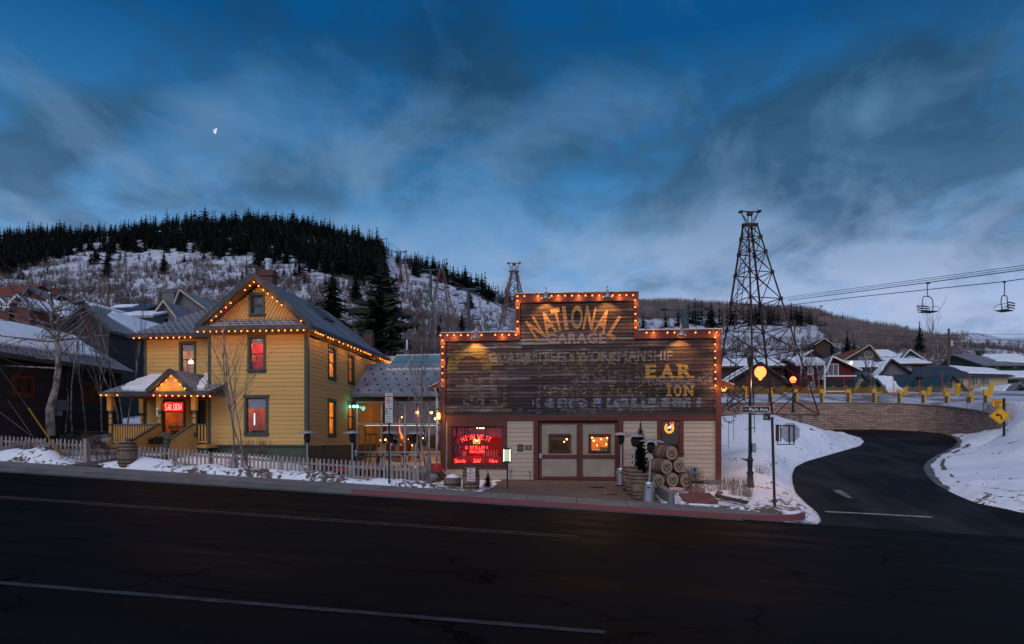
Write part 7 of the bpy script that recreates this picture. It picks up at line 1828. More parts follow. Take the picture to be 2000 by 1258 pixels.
# right side of the town
fhouse('snow-roofed brown cabin set back at the left, with icicled eave', 80, 1396, 1533, 785, 716, 703, 12, 'eave', m_browncab, m_darkroof, m_browncab, [(0,full)])
fhouse('dark brown cabin with a wide snowy gable roof behind the lattice tower', 72, 1428, 1530, 790, 742, 709, 10, 'gable', m_browncab, m_darkroof, m_browncab, [(0,full),(1,full)], off=1483)
fhouse('dark red boarded house with white corner trim, left wing', 76, 1560, 1612, 792, 711, 701, 8, 'eave', m_redwall, m_darkroof, None, [(0,[(.05,.05),(.97,.05),(.95,.9),(.1,.95)])], [(1579,719,1587,731),(1579,748,1588,760)])
t = fhouse('dark red boarded house with white rakes and a deep upper balcony', 75, 1612, 1670, 792, 720, 697, 9, 'gable', m_redwall, m_darkroof, None, [(1,[(.1,.3),(.9,.3),(.9,.9),(.2,.9)])], [(1618,712,1636,733)], off=1622)
f_ = front(74.0); mb = MB(); a, b = at(1612,736,74), at(1672,733,74); fbox(mb, f_, a.x, b.x, a.z, b.z, .0, .12); a, b = at(1612,766,74), at(1655,763,74); fbox(mb, f_, a.x, b.x, a.z, b.z, 0, .12)
for px in (1610.5,): q = at(px,790,74); fbox(mb, f_, q.x-.07, q.x+.07, q.z-.5, at(px,714,74).z, -.02, .1)
mb.build('balcony_rail', m_white, t); mb = MB(); a, b = at(1613,790,74.6), at(1670,742,74.6); mb.box((a.x,74.62,a.z),(b.x,74.7,b.z)); mb.build('undercroft', m_black, t)
mb = MB(); mb.sphere(at(1663,708,74.3), .12, 8); mb.build('porch_lamp', emis('porch_lamp', (1,.8,.35), 8), t)
fhouse('slate-green house with a rust-coloured roof and an arched attic window', 108, 1641, 1721, 720, 707, 675, 12, 'gable', boards('slate_green', (.06,.075,.065),(.05,.06,.05),.3,3), m_rustroof, m_creamtrim, (), [(1690,688,1704,696),(1678,699,1684,707),(1686,699,1692,707),(1695,699,1702,707)], off=1696, wtrim=m_creamtrim)
fhouse('teal house with two white-trimmed gables, left part under patchy snow', 112, 1712, 1765, 720, 698, 684, 12, 'eave', m_teal, m_darkroof, None, [(0,[(.2,.1),(.8,.1),(.9,.9),(.3,.9)])], [(1722,699,1727,708)])
fhouse('teal gable with white rakes, right part of the double teal house', 110, 1758, 1800, 720, 702, 684, 12, 'gable', m_teal, m_darkroof, None, [(0,[(.1,.1),(.8,.1),(.8,.9),(.1,.9)])], [(1773,697,1778,703),(1781,697,1786,703)], off=1774)
fhouse('small grey shed with a frosted roof', 92, 1668, 1722, 745, 718, 707, 8, 'eave', m_greyb, m_darkroof, m_browncab, [(0,full)])
fhouse('low white house under a thick snowy roof with a dark three-part window', 94, 1752, 1812, 750, 711, 702, 8, 'eave', M('white_render', (.45,.47,.50), (.38,.40,.43), 1), m_darkroof, m_browncab, [(0,full)], [(1782,716,1789,729),(1790,716,1797,729),(1798,716,1805,729)], wtrim=m_redwall)
fhouse('low house with snow sliding off a long roof before the teal gables', 90, 1720, 1775, 765, 728, 703, 9, 'gable', m_greyb, m_darkroof, m_browncab, [(0,full),(1,[(.1,.1),(.9,.1),(.9,.9),(.1,.9)])], off=1738)
fhouse('cream house with a green metal gable and a round attic window', 80, 1664, 1700, 800, 752, 729, 12, 'gable', m_tan, m_greenroof, m_greenroof, (), [(1677,737,1682,743)], off=1678, wtrim=m_white)
fhouse('cream house with a long green metal roof, main range with a big snow patch', 81, 1695, 1850, 800, 772, 733, 10, 'eave', m_tan, m_greenroof, m_greenroof, [(0,[(.22,.02),(.55,.02),(.48,.5),(.52,.9),(.30,.92),(.34,.45)])])
fhouse('cream dormer with a green metal roof and two tall windows', 77, 1684, 1736, 800, 778, 741, 6, 'gable', m_tan, m_greenroof, m_greenroof, (), [(1695,752,1700,765),(1713,750,1718,763)], off=1708)
fhouse('large cream gable with a green metal roof and one tall window', 76, 1828, 1888, 800, 768, 733, 8, 'gable', m_tan, m_greenroof, m_greenroof, (), [(1851,743,1858,756)], off=1855)
fhouse('tan two-storey house with a slate hipped roof and ribbon windows', 84, 1804, 1968, 802, 735, 713, 14, 'hip', m_tan, m_slate, m_greyb, [(0,[(.55,.12),(.97,.05),(.93,.5),(.58,.8)])], [(1871,740,1881,750),(1893,739,1900,751),(1901,739,1909,751),(1913,739,1920,751),(1921,739,1930,751),(1911,771,1918,779)], wtrim=m_creamtrim)
fhouse('dark green house with a tall boarded chimney and a snowy low roof', 98, 1922, 2040, 790, 712, 692, 14, 'eave', m_dgreen, m_darkroof, m_greyb, [(0,[(.35,.3),(.97,.1),(.97,.9),(.4,.92)])], [(1943,714,1950,723),(1979,714,1987,719)], (1913,1922,687,720,m_dgreen))
fhouse('small tan garage with a pale gable at the right edge', 72, 1963, 2010, 800, 770, 749, 7, 'gable', m_tan, m_darkroof, m_greyb, [(0,[(.2,.1),(.9,.1),(.9,.9),(.2,.9)])], [(1981,760,1989,775),(1991,760,1999,775)], off=1984)
fhouse('dark green house wing with snow ledge at the right edge', 90, 1965, 2040, 800, 738, 727, 8, 'eave', m_dgreen, m_darkroof, m_greyb, [(0,full)], [(1990,741,1999,748)])
fhouse('small brown cabin high among the trees, snowy gable', 125, 1574, 1604, 705, 695, 685, 10, 'gable', m_browncab, m_darkroof, m_browncab, [(0,full),(1,full)])
fhouse('distant cabin with a low brown gable above the spruces', 150, 1594, 1622, 690, 671, 662, 10, 'gable', m_browncab, m_browncab, m_creamtrim, ())
# left side of the town
fhouse('grey gabled house with pale rakes and a boarded chimney', 72, 340, 412, 690, 610, 568, 12, 'gable', m_greyb, m_darkroof, m_creamtrim, (), (), (316,340,571,600,m_greyb), off=356)
fhouse('lower grey gable in front of the grey house, with a teal lintel', 68, 304, 346, 700, 618, 590, 6, 'gable', m_greyb, m_darkroof, m_creamtrim, (), [(312,622,330,632)], off=325)
fhouse('blue house with a long dark roof behind the dark barn', 75, 192, 262, 690, 611, 598, 9, 'eave', m_blue, M('blue_roof', (.03,.06,.11),(.02,.04,.08),1), m_greyb, [(0,[(.02,.6),(.5,.7),(.5,.95),(.02,.95)])], ())
fhouse('low snow-topped roof between the blue house and the grey gables', 66, 236, 297, 700, 618, 612, 6, 'eave', m_greyb, m_darkroof, m_darkroof, [(0,full)])
fhouse('small bright blue house with a white-edged gable', 58, 86, 120, 680, 608, 588, 6, 'gable', m_blue, m_darkroof, m_white, [(1,full)], [(97,614,104,628)], off=105)
fhouse('brick-red house with a broad gable and patchy snow', 66, 44, 104, 660, 590, 563, 10, 'gable', m_brickf, m_darkroof, m_greyb, [(1,[(.3,.2),(.9,.2),(.8,.9),(.4,.8)])], (), None, off=64)
fhouse('dark gable house beside the brick chimney', 64, 108, 158, 670, 594, 577, 9, 'gable', m_brickf, m_darkroof, m_greyb, [(1,[(.2,.2),(.6,.2),(.6,.9),(.3,.8)])], (), (97,117,565,590,m_brick), off=128)
fhouse('long brick-red house with a row of snowy ledges at the left edge', 58, -40, 84, 680, 604, 592, 9, 'eave', m_brickf, m_darkroof, m_browncab, [(0,[(.1,.1),(.95,.1),(.95,.7),(.1,.7)])], ())
fhouse('first small glazed gable at the left edge', 55, -8, 18, 640, 594, 580, 5, 'gable', m_brickf, m_darkroof, m_white, [(1,[(.1,.1),(.8,.1),(.8,.9),(.1,.9)])], [(2,592,10,598)], off=4)
fhouse('second small glazed gable from the left edge', 55, 27, 58, 640, 596, 579, 5, 'gable', m_brickf, m_darkroof, m_white, [(1,[(.1,.1),(.8,.1),(.8,.9),(.1,.9)])], [(38,592,50,598)], off=43)
fhouse('house with a rust-red roof at the top left edge', 85, -30, 28, 620, 578, 560, 9, 'eave', m_brickf, m_rustroof, m_brickf, ())
# dark barn beside the yellow house: its right wall and snowy roof slope face us
BX = -25.7; barn = thing('dark_barn', (BX-3,30,1.6), 'long black-stained barn with a snow-covered roof and red-framed windows at the left', 'barn')
by1 = 36.5; ezb = at(242,722,36.8).z; rz_b = at(130,655,36.5).z; rxb = -29.2
SB = rightside(BX); mb = MB()
def by(px): return atX(px, 760, BX).y
bw = [(by(24),by(62),atX(40,768,BX).z,atX(40,737,BX).z),(by(158),by(196),atX(175,780,BX).z,atX(175,751,BX).z)]
siding(mb, SB, 24, by1, 1.0, ezb, bw, .24, .025); mb.build('wall', m_darkwood, barn)
mb = MB(); mb.box((BX-7,24,.8),(BX-.12,by1,ezb-.1)); mb.prism([(BX,by1-.05,ezb-.2),(BX-7,by1-.05,ezb-.2),(rxb,by1-.05,rz_b-.1)],(0,.05,0)); mb.build('inner_wall', m_darkwoodf, barn)
for k, w in enumerate(bw): window(barn, SB, *w, m_redframe, m_redframe, trim=.1, room=None, double=False, mull=(('v',.5),), bars=.06)
mb = MB(); s_b = (rz_b-ezb)/(BX-rxb)
slabp([(BX+.45,22,ezb-.45*s_b+.0),(BX+.45,by1+.5,ezb-.45*s_b),(rxb,by1+.5,rz_b),(rxb,22,rz_b)], .14); slabp([(2*rxb-BX,22,ezb),(rxb,22,rz_b),(rxb,by1+.5,rz_b),(2*rxb-BX,by1+.5,ezb)], .14)
brf = mb.build('roof', m_shing2, barn, uv=True)
snow_patch(brf, V(BX+.45,22,ezb-.45*s_b+.14), V(0,15,0), V(rxb-BX-.45,0,rz_b-ezb+.45*s_b), [(.0,.12),(.55,.20),(.82,.24),(.93,.30),(.96,.55),(.99,.93),(.0,.95)], .14, n=6)
mb = MB(); mb.bar(V(BX+.48,22,ezb-.42*s_b), V(BX+.48,by1+.5,ezb-.42*s_b), .1, 0, .22); mb.bar(V(BX+.45,by1+.5,ezb-.4*s_b), V(rxb,by1+.5,rz_b+.06), .1, 0, .2); mb.build('fascia', m_fascia, brf)
for (p0_, p1_, y0, y1, lb, mt) in ((104,122,782,801,'grey electric cabinet on the dark barn wall behind the leaning aspen', M('dull_blue_box',(.10,.12,.15),(.08,.10,.12),2)),(103,113,803,812,'smaller grey meter box under the cabinet on the dark barn wall', m_metal)): wallbox(p0_, p1_, y0, y1, BX, lb, mt)
# taller dark house behind it
TY = 42; T_ = thing('dark_house', (-28.5,TY,2), 'tall black-stained house with a small red-framed attic window and snow on its right slope', 'house')
tx0, txa, tx1 = fx(124,TY), fx(171,TY), fx(213,TY); tze = at(213,640,TY).z; tza = at(171,599,TY).z; tyb = 52; TF = front(TY)
mb = MB(); tw_ = (fx(167,TY),fx(180,TY),at(173,653,TY).z,at(173,632,TY).z)
siding(mb, TF, 0, 0, 2, tza-.1, [tw_], .26, .025, clip=lambda z: (tx0-1.5, tx1) if z < tze else (txa-(tza-z)/(tza-tze)*(txa-tx0)*1.0, txa+(tza-z)/(tza-tze)*(tx1-txa)))
siding(mb, rightside(tx1), TY, tyb, 2, tze, [], .26, .025); mb.build('wall', m_darkwoodf, T_)
mb = MB(); mb.box((tx0,TY+.15,1.5),(tx1-.1,tyb,tze)); mb.build('inner_wall', m_darkwood, T_)
window(T_, TF, *tw_, m_redframe, m_redframe, trim=.07, room=None, double=False, mull=(('v',.5),('h',.5)), bars=.05)
mb = MB(); sR_ = (tza-tze)/(tx1-txa); o = .45
slabp([(tx1+o,TY-.4,tze-o*sR_),(tx1+o,tyb,tze-o*sR_),(txa,tyb,tza),(txa,TY-.4,tza)], .13); slabp([(tx0-2.0,TY-.4,tze-2.0*sR_),(txa,TY-.4,tza),(txa,tyb,tza),(tx0-2.0,tyb,tze-2.0*sR_)], .13)
trf = mb.build('roof', m_shing2, T_, uv=True)
snow_patch(trf, V(tx1+o,TY-.4,tze-o*sR_+.13), V(0,tyb-TY+.4,0), V(txa-tx1-o,0,tza-tze+o*sR_), [(.30,.10),(.97,.05),(.99,.93),(.25,.95),(.14,.7)], .14)
mb = MB(); mb.bar(V(tx1+o,TY-.44,tze-o*sR_+.05), V(txa,TY-.44,tza+.06), .08, 0, .2); mb.bar(V(tx0-2.0,TY-.44,tze-2.0*sR_+.05), V(txa,TY-.44,tza+.06), .08, 0, .2); mb.bar(V(tx1+o+.04,TY-.4,tze-o*sR_+.05), V(tx1+o+.04,tyb,tze-o*sR_+.05), .08, 0, .2); mb.build('barge_board', m_fascia, trf)
# ------------------------------------------------------------- tramway tower
def lattice(name, Y, px_c, py_top, py_bot, hw_top, hw_bot, levels, label, mat, thick, head=True, rot=.62, lean=0.0, cat='tower', dep=1.0, detail=True):
    a = at(px_c, py_bot, Y); b = at(px_c, py_top, Y); t = thing(name, a, label, cat); H = b.z-a.z
    def corner(f, k):
        w = hw_bot+(hw_top-hw_bot)*f; an = rot+PI/4+k*PI/2; return V(a.x+lean*f+w*math.sqrt(2)*math.cos(an), a.y+w*math.sqrt(2)*math.sin(an)*dep, a.z+H*f)
    fs = levels
    for k in range(4):
        mb = MB(); mb.bar(corner(0,k), corner(1,k), thick, 0, thick)
        for f0 in (fs[1:-1] if detail else ()): c = corner(f0,k); mb.box((c.x-thick*.95,c.y-thick*.7,c.z-thick*1.1),(c.x+thick*.95,c.y+thick*.7,c.z+thick*1.1))
        mb.build('leg', mat, t)
    mb = MB()
    for i in range(len(fs)-1):
        f0, f1 = fs[i], fs[i+1]
        for k in range(4):
            k2 = (k+1)%4; mb.bar(corner(f0,k), corner(f0,k2), thick*.5); mb.bar(corner(f0,k), corner(f1,k2), thick*.36); mb.bar(corner(f0,k2), corner(f1,k), thick*.42)
    mb.build('cross_bracing', mat, t)
    if head:
        mb = MB(); s = head; c = V(a.x+lean,a.y,a.z+H)
        mb.box((c.x-.9*s,c.y-.3*s,c.z-.15*s),(c.x+.9*s,c.y+.3*s,c.z+.1*s))
        for sg in (-1,1):
            mb.bar(c+V(sg*.35*s,0,0), c+V(sg*1.0*s,0,1.5*s), .1*s); mb.bar(c+V(sg*.85*s,0,1.2*s), c+V(0,0,0), .07*s); mb.box((c.x+sg*1.05*s-.22*s,c.y-.3*s,c.z+1.45*s),(c.x+sg*1.05*s+.22*s,c.y+.3*s,c.z+1.62*s)); mb.bar(c+V(sg*.25*s,0,0), c+V(sg*.2*s,0,1.4*s), .09*s)
        mb.bar(c+V(-1.1*s,0,1.6*s), c+V(1.1*s,0,1.45*s), .12*s); mb.box((c.x-.3*s,c.y-.3*s,c.z+1.1*s),(c.x+.3*s,c.y+.3*s,c.z+1.5*s)); mb.build('crosshead', mat, t)
    return t, corner
tw, cn = lattice('tramway_tower', 51.5, 1492, 438, 812, .34, 2.62, [0,.17,.33,.455,.60,.74,.85,.93,1], 'tall rusted lattice tramway tower standing on the snow bank right of the garage', m_rust, .115, .62, rot=.35, lean=-1.0)
mb = MB(); a, b = cn(.05,1).lerp(cn(.05,2),.4), cn(.95,1).lerp(cn(.95,2),.5)
for s in (-.18,.18): mb.bar(a+V(s,-.1,0), b+V(s,-.1,0), .04)
for i in range(40): q = a.lerp(b, i/40)+V(0,-.1,0); mb.bar(q+V(-.18,0,0), q+V(.18,0,0), .03)
mb.build('ladder', m_rust, tw)
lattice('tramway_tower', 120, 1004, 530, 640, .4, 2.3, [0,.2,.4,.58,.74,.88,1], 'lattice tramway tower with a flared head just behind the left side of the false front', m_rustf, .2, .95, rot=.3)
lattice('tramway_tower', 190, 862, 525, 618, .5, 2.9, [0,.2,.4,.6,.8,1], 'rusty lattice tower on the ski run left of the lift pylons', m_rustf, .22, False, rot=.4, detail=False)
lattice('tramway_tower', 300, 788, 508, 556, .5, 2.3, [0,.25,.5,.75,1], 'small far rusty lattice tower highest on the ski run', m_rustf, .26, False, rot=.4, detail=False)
# lift pylons on the ski run
def pylon(px, py0, py1, Y, label, w=.35):
    a, b = at(px,py1,Y), at(px,py0,Y); t = thing('lift_pylon', a, label, 'lift pylon'); mb = MB(); mb.tube([a-V(0,0,1), b], [w,w*.8], 8); mb.build('mast', m_pyl, t); mb = MB(); mb.box((b.x-w*6,b.y-.3,b.z-.2),(b.x+w*6,b.y+.3,b.z+.15))
    for s in (-1,1): mb.box((b.x+s*w*5-.5,b.y-.8,b.z+.15),(b.x+s*w*5+.5,b.y+.8,b.z+.4))
    mb.build('crossarm', m_pyl, t)
m_pyl = M('grey_green_steel', (.055,.075,.085), (.04,.055,.065), 2)
pylon(841,527,583,220,'steel lift pylon in the middle of the ski run',.5); pylon(915,565,632,150,'steel lift pylon lowest on the ski run, left of the false front',.45); pylon(782,492,524,380,'far steel lift pylon near the top of the ski run',.6); pylon(746,467,495,500,'topmost lift pylon in the notch of the ridge',.7)
t = pylon(1338,605,650,150,'dark lift terminal mast above the right shoulder of the sign',.9)
# chairs
def chair_proto():
    t = thing('lift_chair', (0,0,0), '', 'lift chair')   # hangs from (0,0,0)
    mb = MB(); mb.tube([V(0,0,0),V(0,0,-.65),V(.03,0,-.85),V(.12,0,-.98)], .035, 6); mb.box((-.12,-.06,-.05),(.28,.06,.06)); mb.build('hanger', m_cable, t)
    mb = MB(); mb.tube([V(-.52,.1,-2.05),V(-.58,0,-1.5),V(-.52,0,-1.12),V(-.38,0,-.98),V(.12,0,-1.0),V(.45,0,-1.05),V(.62,0,-1.25),V(.72,0,-1.6),V(.74,.1,-2.1)], .035, 6); mb.build('frame', m_cable, t)
    mb = MB(); 
    for i in range(5): mb.box((-.55,-.35+i*.16,-2.16),(.85,-.23+i*.16,-2.10))
    mb.build('seat', m_cable, t)
    mb = MB()
    for i in range(3): mb.obox((-.55,.42+i*.04,-2.0+i*.17), (1.4,0,0), (0,.03,0), (0,.02,.08))
    mb.build('backrest', m_cable, t)
    mb = MB()
    for s in (-.6,.88): mb.tube([V(s,-.4,-2.12),V(s-.04,-.45,-1.85),V(s,-.1,-1.72),V(s,.5,-1.70),V(s,.45,-2.1)], .02, 5)
    mb.build('armrest', m_cable, t); return t
cpz = chair_proto()
dup(cpz, at(1811,553,46), .35, (.66,.8,.86), 'dark empty lift chair hanging against the sky, left of the two near ones')
dup(cpz, at(1962,551,46), -2.5, (.66,.8,.86), 'dark empty lift chair hanging against the sky nearest the right edge, slatted back showing')
for (px, py, Y, lb) in ((1603,598,72,'lift chair hanging before the brown hillside right of the lattice tower'),(1520,598,70,'lift chair hanging behind the lattice tower'),(1404,640,80,'lift chair just clear of the right shoulder of the sign')):
    dup(cpz, at(px,py,Y), R.uniform(-.3,.5), (.75,.8,.9), lb)
for (px, py, Y) in ((772,500,400),(797,507,350),(802,510,350),(818,520,300),(826,516,320),(836,530,280),(850,540,260),(862,552,240),(872,548,250),(888,560,200),(901,573,180),(930,600,150),(960,612,130),(963,626,125)):
    dup(cpz, at(px,py,Y), R.uniform(-.5,.5), 1.25, 'small empty chair on the lift line over the ski run', 'chairs over the ski run')
kill(cpz)
# cables
def cable(pts, label, r=.02, sag=0, name='cable', cat='cable', group=None):
    if proj(*pts[-1])[0] > 2020 and sag == 0: d_ = pts[-1]-pts[-2]; pts = pts+[pts[-1]+d_*(30/d_.length)]
    mb = MB(); P_ = []
    for i in range(len(pts)-1):
        for k in range(12):
            s = k/12; p = pts[i].lerp(pts[i+1], s); P_.append(p-V(0,0,sag*4*s*(1-s)))
    P_.append(pts[-1]); mb.tube(P_, r, 5); return tag(mb.build(name, m_cable, base=pts[0]), label, cat, group)
cable([at(1540,587,72), at(1811,552,46), at(2040,521.5,39)], 'upper lift cable carrying the left near chair', .028)
cable([at(1500,601,75), at(1680,579.5,58), at(1962,550,46), at(2060,536,43)], 'lower lift cable carrying the right near chair', .028)
cable([at(1520,583,75), at(2040,513,40)], 'thin old tramway cable, upper of the pair', .018); cable([at(1520,586,75), at(2040,517.5,40)], 'thin old tramway cable, lower of the pair', .018)
cable([at(1247,625,120), at(1500,601,75)], 'lift cable running from behind the false front to the lattice tower', .03)
cable([at(755,470,500), at(800,502,360), at(841,527,220), at(915,565,150), at(1000,610,110)], 'lift cable descending the ski run', .10)
for i, (p0, p1) in enumerate((((1420,612,60),(2040,652,60)),((1420,620,60),(2040,664,60)),((1560,640,62),(2040,668,62)))): cable([at(*p0), at(*p1)], ('faint power line crossing the right hillside, top one','faint power line crossing the right hillside, middle one','faint power line crossing the right hillside, bottom one')[i], .012, .6)
for i, (p0, p1) in enumerate((((690,657,45),(858,671,45)),((735,682,44),(858,692,44)))): cable([at(*p0), at(*p1)], ('overhead wire behind the atrium roof, upper','overhead wire behind the atrium roof, lower')[i], .015, .1)
# utility poles
m_pole = M('pole_wood', (.15,.085,.055), (.09,.05,.035), 1, stretch=(3,3,.3))
def upole(px, py0, py1, Y, label, arm=1.2, r=.15):
    a, b = at(px,py1,Y), at(px,py0,Y); t = thing('utility_pole', a, label, 'utility pole'); mb = MB(); mb.tube([a-V(0,0,1), b], [r,r*.75], 8); mb.build('mast', m_pole, t)
    if arm: mb = MB(); mb.obox((b.x-arm,b.y-.08,b.z-.9),(2*arm,.3,.0),(0,.1,0),(0,0,.12)); mb.build('crossarm', m_pole, t); mb = MB(); mb.lathe([(.22,0),(.22,.7)], 8, (b.x+.35,b.y,b.z-2.3)); mb.build('transformer', m_metal, t)
upole(212,556,640,70,'wooden utility pole with a crossarm above the blue house'); upole(1853,642,730,95,'wooden utility pole with a crossarm behind the slate-roofed house',1.6,.2); upole(1878,690,730,110,'short wooden pole left of the boarded green chimney',0); upole(1413,601,642,110,'thin wooden pole just right of the false front',0); upole(1552,625,680,105,'thin wooden pole behind the lattice tower',0); upole(1625,608,640,160,'far pole among the brush on the right ridge',0,.12)
# steam drifting up behind the false front
t = bpy.data.meshes.new('steam'); mb = MB()
for (px, py, r) in ((998,640,1.6),(1004,618,1.5),(998,596,1.3),(1004,575,1.25),(1010,566,.9)): mb.sphere(at(px,py,48), r, 12)
o = mb.build('steam', None, base=at(998,640,48)); o.data.materials.clear()
m, nt, oo = newmat('steam_volume'); vp = nt.nodes.new('ShaderNodeVolumePrincipled'); vp.inputs['Color'].default_value = (.8,.82,.86,1); co = coords(nt); n = node(nt, 'ShaderNodeTexNoise', Scale=.7, Detail=3); nt.links.new(co, n.inputs['Vector']); nt.links.new(ramp(nt, n.outputs[0], [(.4,(0,0,0)),(.7,(.32,.32,.32))]).outputs[0], vp.inputs['Density']); nt.links.new(vp.outputs[0], oo.inputs['Volume']); o.data.materials.append(m)
tag(o, 'pale steam drifting up beside the left shoulder of the false front', 'steam', kind='stuff')
# ------------------------------------------------------------- snow lying on small things
SUN_E = .92
# moon
mp_ = at(423, 257, 2800); mb = MB(); rm_ = 6*2800/F
phi = [math.radians(a) for a in np.linspace(-90, 90, 31)]
c_ = V(0,0,0); rim = [V(-rm_*math.cos(a)*1.0, 0, rm_*math.sin(a)) for a in phi]; ter = [V(rm_*math.cos(a)*.12, -8, rm_*math.sin(a)) for a in phi]
for i in range(30): mb.poly([rim[i], rim[i+1], ter[i+1], ter[i]])
o = mb.build('moon', emis('moonlight', (.62,.70,.86), .8, False)); o.location = mp_; o.rotation_euler = (0,math.radians(12),math.radians(22)); tag(o, 'small pale half moon high over the yellow house', 'moon')
# ------------------------------------------------------------- sky
w = bpy.data.worlds.new('World'); sc.world = w; w.use_nodes = True; nt = w.node_tree; nt.nodes.clear()
out = nt.nodes.new('ShaderNodeOutputWorld'); bg = nt.nodes.new('ShaderNodeBackground'); nt.links.new(bg.outputs[0], out.inputs[0])
tc = nt.nodes.new('ShaderNodeTexCoord'); s = nt.nodes.new('ShaderNodeSeparateXYZ'); nt.links.new(tc.outputs['Generated'], s.inputs[0])
sky = nt.nodes.new('ShaderNodeTexSky'); sky.sky_type = 'NISHITA'; sky.sun_disc = False; sky.sun_elevation = math.radians(2.5); sky.sun_rotation = math.radians(200); sky.altitude = 2100
# clear-sky colour from the horizon upward; clouds sit in broad masses broken up by noise
zc = mathn(nt, 'MAXIMUM', s.outputs['Z'], .0)
grad = ramp(nt, zc, [(0.0,(.40,.43,.61)), (.14,(.29,.385,.58)), (.24,(.12,.27,.49)), (.36,(.028,.15,.34)), (.50,(.001,.064,.20)), (1,(.002,.06,.18))])
yy = mathn(nt, 'MAXIMUM', s.outputs['Y'], .08)
uu_ = mathn(nt, 'DIVIDE', s.outputs['X'], yy); vv_ = mathn(nt, 'DIVIDE', s.outputs['Z'], yy)
den = mathn(nt, 'ADD', zc, .22)
cv = nt.nodes.new('ShaderNodeCombineXYZ'); nt.links.new(mathn(nt, 'DIVIDE', s.outputs['X'], den), cv.inputs[0]); nt.links.new(mathn(nt, 'DIVIDE', s.outputs['Y'], den), cv.inputs[1])
def cn_(sc_, det, rough, dist, loc, rot, scl):
    mp = nt.nodes.new('ShaderNodeMapping'); mp.inputs['Location'].default_value = loc; mp.inputs['Rotation'].default_value = (0,0,math.radians(rot)); mp.inputs['Scale'].default_value = scl
    nt.links.new(cv.outputs[0], mp.inputs[0]); n = node(nt, 'ShaderNodeTexNoise', Scale=sc_, Detail=det, Roughness=rough, Distortion=dist); nt.links.new(mp.outputs[0], n.inputs['Vector']); return n.outputs[0]
def blob(acc, px, py, sx, sy, w, tilt=0):
    rx, ry = ray(px); u0 = rx/ry; v0 = (HY-py)/F/ry; su, sv = sx/F, sy/F; c_, s_ = math.cos(math.radians(tilt)), math.sin(math.radians(tilt))
    du = mathn(nt, 'SUBTRACT', uu_, u0); dv = mathn(nt, 'SUBTRACT', vv_, v0)
    a = mathn(nt, 'DIVIDE', mathn(nt, 'ADD', mathn(nt, 'MULTIPLY', du, c_), mathn(nt, 'MULTIPLY', dv, s_)), su)
    b = mathn(nt, 'DIVIDE', mathn(nt, 'SUBTRACT', mathn(nt, 'MULTIPLY', dv, c_), mathn(nt, 'MULTIPLY', du, s_)), sv)
    r2 = mathn(nt, 'ADD', mathn(nt, 'MULTIPLY', a, a), mathn(nt, 'MULTIPLY', b, b))
    g = mathn(nt, 'MULTIPLY', mathn(nt, 'EXPONENT', mathn(nt, 'MULTIPLY', r2, -1)), w)
    return g if acc is None else mathn(nt, 'ADD', acc, g)
big = cn_(1.9, 10, .55, .3, (.4,-1.2,0), -30, (1,.9,1)); fine = cn_(5.0, 9, .6, .4, (2.1,.7,0), -40, (1.0,.85,1)); veiln = cn_(2.6, 11, .58, .4, (3.3,1.7,0), -42, (1.1,.75,1))
nn_ = mathn(nt, 'ADD', mathn(nt, 'MULTIPLY', big, .56), mathn(nt, 'MULTIPLY', fine, .44))
dk = None
for q in ((1330,330,330,150,.34,-12),(1500,440,170,90,.20,0),(1900,300,170,230,.38,0),(1650,150,260,110,.16,0),(90,290,330,120,.34,25),(560,330,300,80,.22,20),(300,140,330,90,.22,30),(640,130,220,80,.16,0),(1000,150,200,80,.12,0),(2300,300,300,400,.2,0),(1450,430,220,80,.16,0)): dk = blob(dk, *q)
cm = ramp(nt, mathn(nt, 'ADD', mathn(nt, 'MULTIPLY', mathn(nt, 'SUBTRACT', nn_, .5), 2.6), dk), [(.0,(0,0,0)), (.36,(.93,.93,.93))]).outputs[0]
ccol = ramp(nt, zc, [(0,(.27,.31,.47)), (.14,(.12,.19,.33)), (.22,(.062,.125,.225)), (.32,(.036,.095,.18)), (.44,(.014,.060,.125)), (.52,(.005,.040,.10)), (1,(.012,.04,.11))]).outputs[0]
lt = None
for q in ((520,170,330,90,.30,32),(960,330,240,130,.30,20),(1690,400,90,110,.42,20),(1150,250,120,80,.15,0),(1000,500,420,90,.34,0),(1300,610,500,40,.3,0),(1850,520,380,90,.75,-5),(1300,560,300,40,.2,0),(1560,200,120,60,.12,0)): lt = blob(lt, *q)
vf = ramp(nt, mathn(nt, 'ADD', mathn(nt, 'MULTIPLY', mathn(nt, 'SUBTRACT', veiln, .5), 2.8), lt), [(.06,(0,0,0)), (.7,(.8,.8,.8))]).outputs[0]
vcol = ramp(nt, zc, [(0,(.46,.47,.65)), (.18,(.34,.405,.59)), (.30,(.155,.27,.43)), (.5,(.025,.12,.26))]).outputs[0]
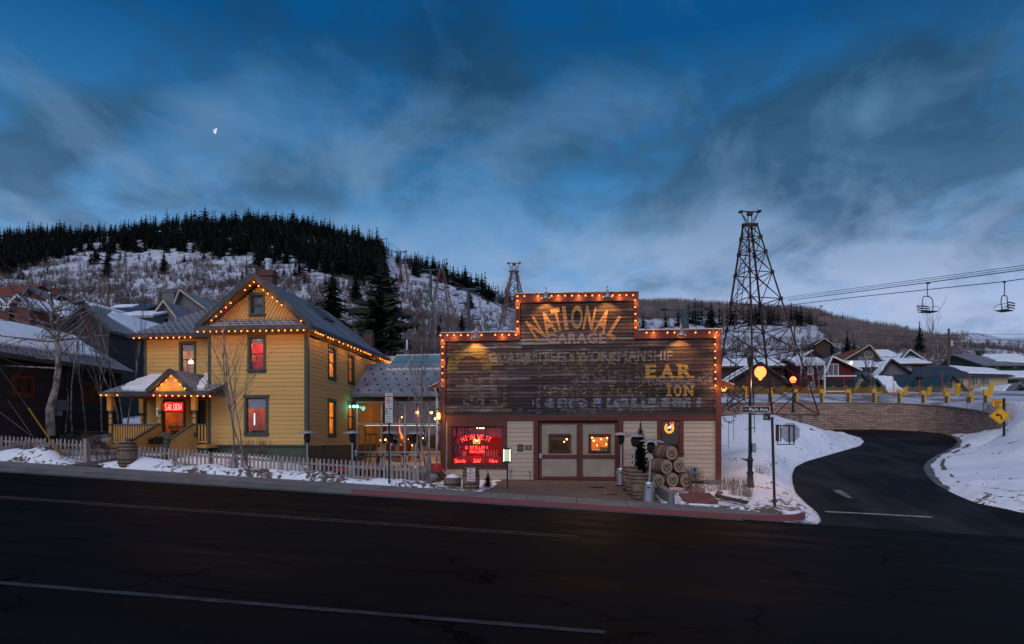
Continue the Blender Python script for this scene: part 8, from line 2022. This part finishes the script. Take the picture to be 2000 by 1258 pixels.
ccol = mixc(nt, ramp(nt, fine, [(.34,(0,0,0)),(.68,(1,1,1))]).outputs[0], mixc(nt, 1.0, ccol, (.72,.76,.80), 'MULTIPLY'), mixc(nt, 1.0, ccol, (1.32,1.26,1.2), 'MULTIPLY'))
c = mixc(nt, cm, grad.outputs[0], ccol)
c = mixc(nt, vf, c, vcol)
skyd = mixc(nt, 1.0, sky.outputs[0], (.05,.05,.06), 'MULTIPLY')
c = mixc(nt, 1.0, c, mixc(nt, .06, (0,0,0), skyd), 'ADD')
# dusk glow added to the unseen sky behind the viewer, lighting facades and snow
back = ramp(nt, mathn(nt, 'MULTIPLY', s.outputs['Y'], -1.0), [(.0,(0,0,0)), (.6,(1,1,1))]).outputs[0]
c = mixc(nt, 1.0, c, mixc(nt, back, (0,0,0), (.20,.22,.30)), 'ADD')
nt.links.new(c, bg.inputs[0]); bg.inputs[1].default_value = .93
# last soft daylight from the sky behind the camera
l = bpy.data.lights.new('Sun', 'SUN'); l.energy = SUN_E; l.color = (1.0,.86,.78); l.angle = math.radians(40)
so = bpy.data.objects.new('sun', l); COL.objects.link(so); so.rotation_euler = (math.radians(52), 0, math.radians(-18))
# ------------------------------------------------------------- camera
cam = bpy.data.cameras.new('Camera'); co_ = bpy.data.objects.new('camera', cam); COL.objects.link(co_)
cam.sensor_width = 36; cam.lens = 24*F/1333.3; cam.shift_y = (HY-629)/2000; cam.clip_end = 6000; cam.clip_start = .1
co_.location = (0,0,CZ); co_.rotation_euler = (math.radians(90),0,A); sc.camera = co_
sc.view_settings.view_transform = 'Standard'; sc.view_settings.look = 'None'; sc.view_settings.exposure = .42; sc.view_settings.gamma = 1
sc.render.resolution_x = 1024; sc.render.resolution_y = 644
cy = sc.cycles
cy.use_denoising = True; cy.max_bounces = 6; cy.diffuse_bounces = 3; cy.glossy_bounces = 3; cy.transparent_max_bounces = 12; cy.volume_bounces = 0; cy.caustics_reflective = False; cy.caustics_refractive = False
cy.sample_clamp_indirect = 4; cy.use_light_tree = True
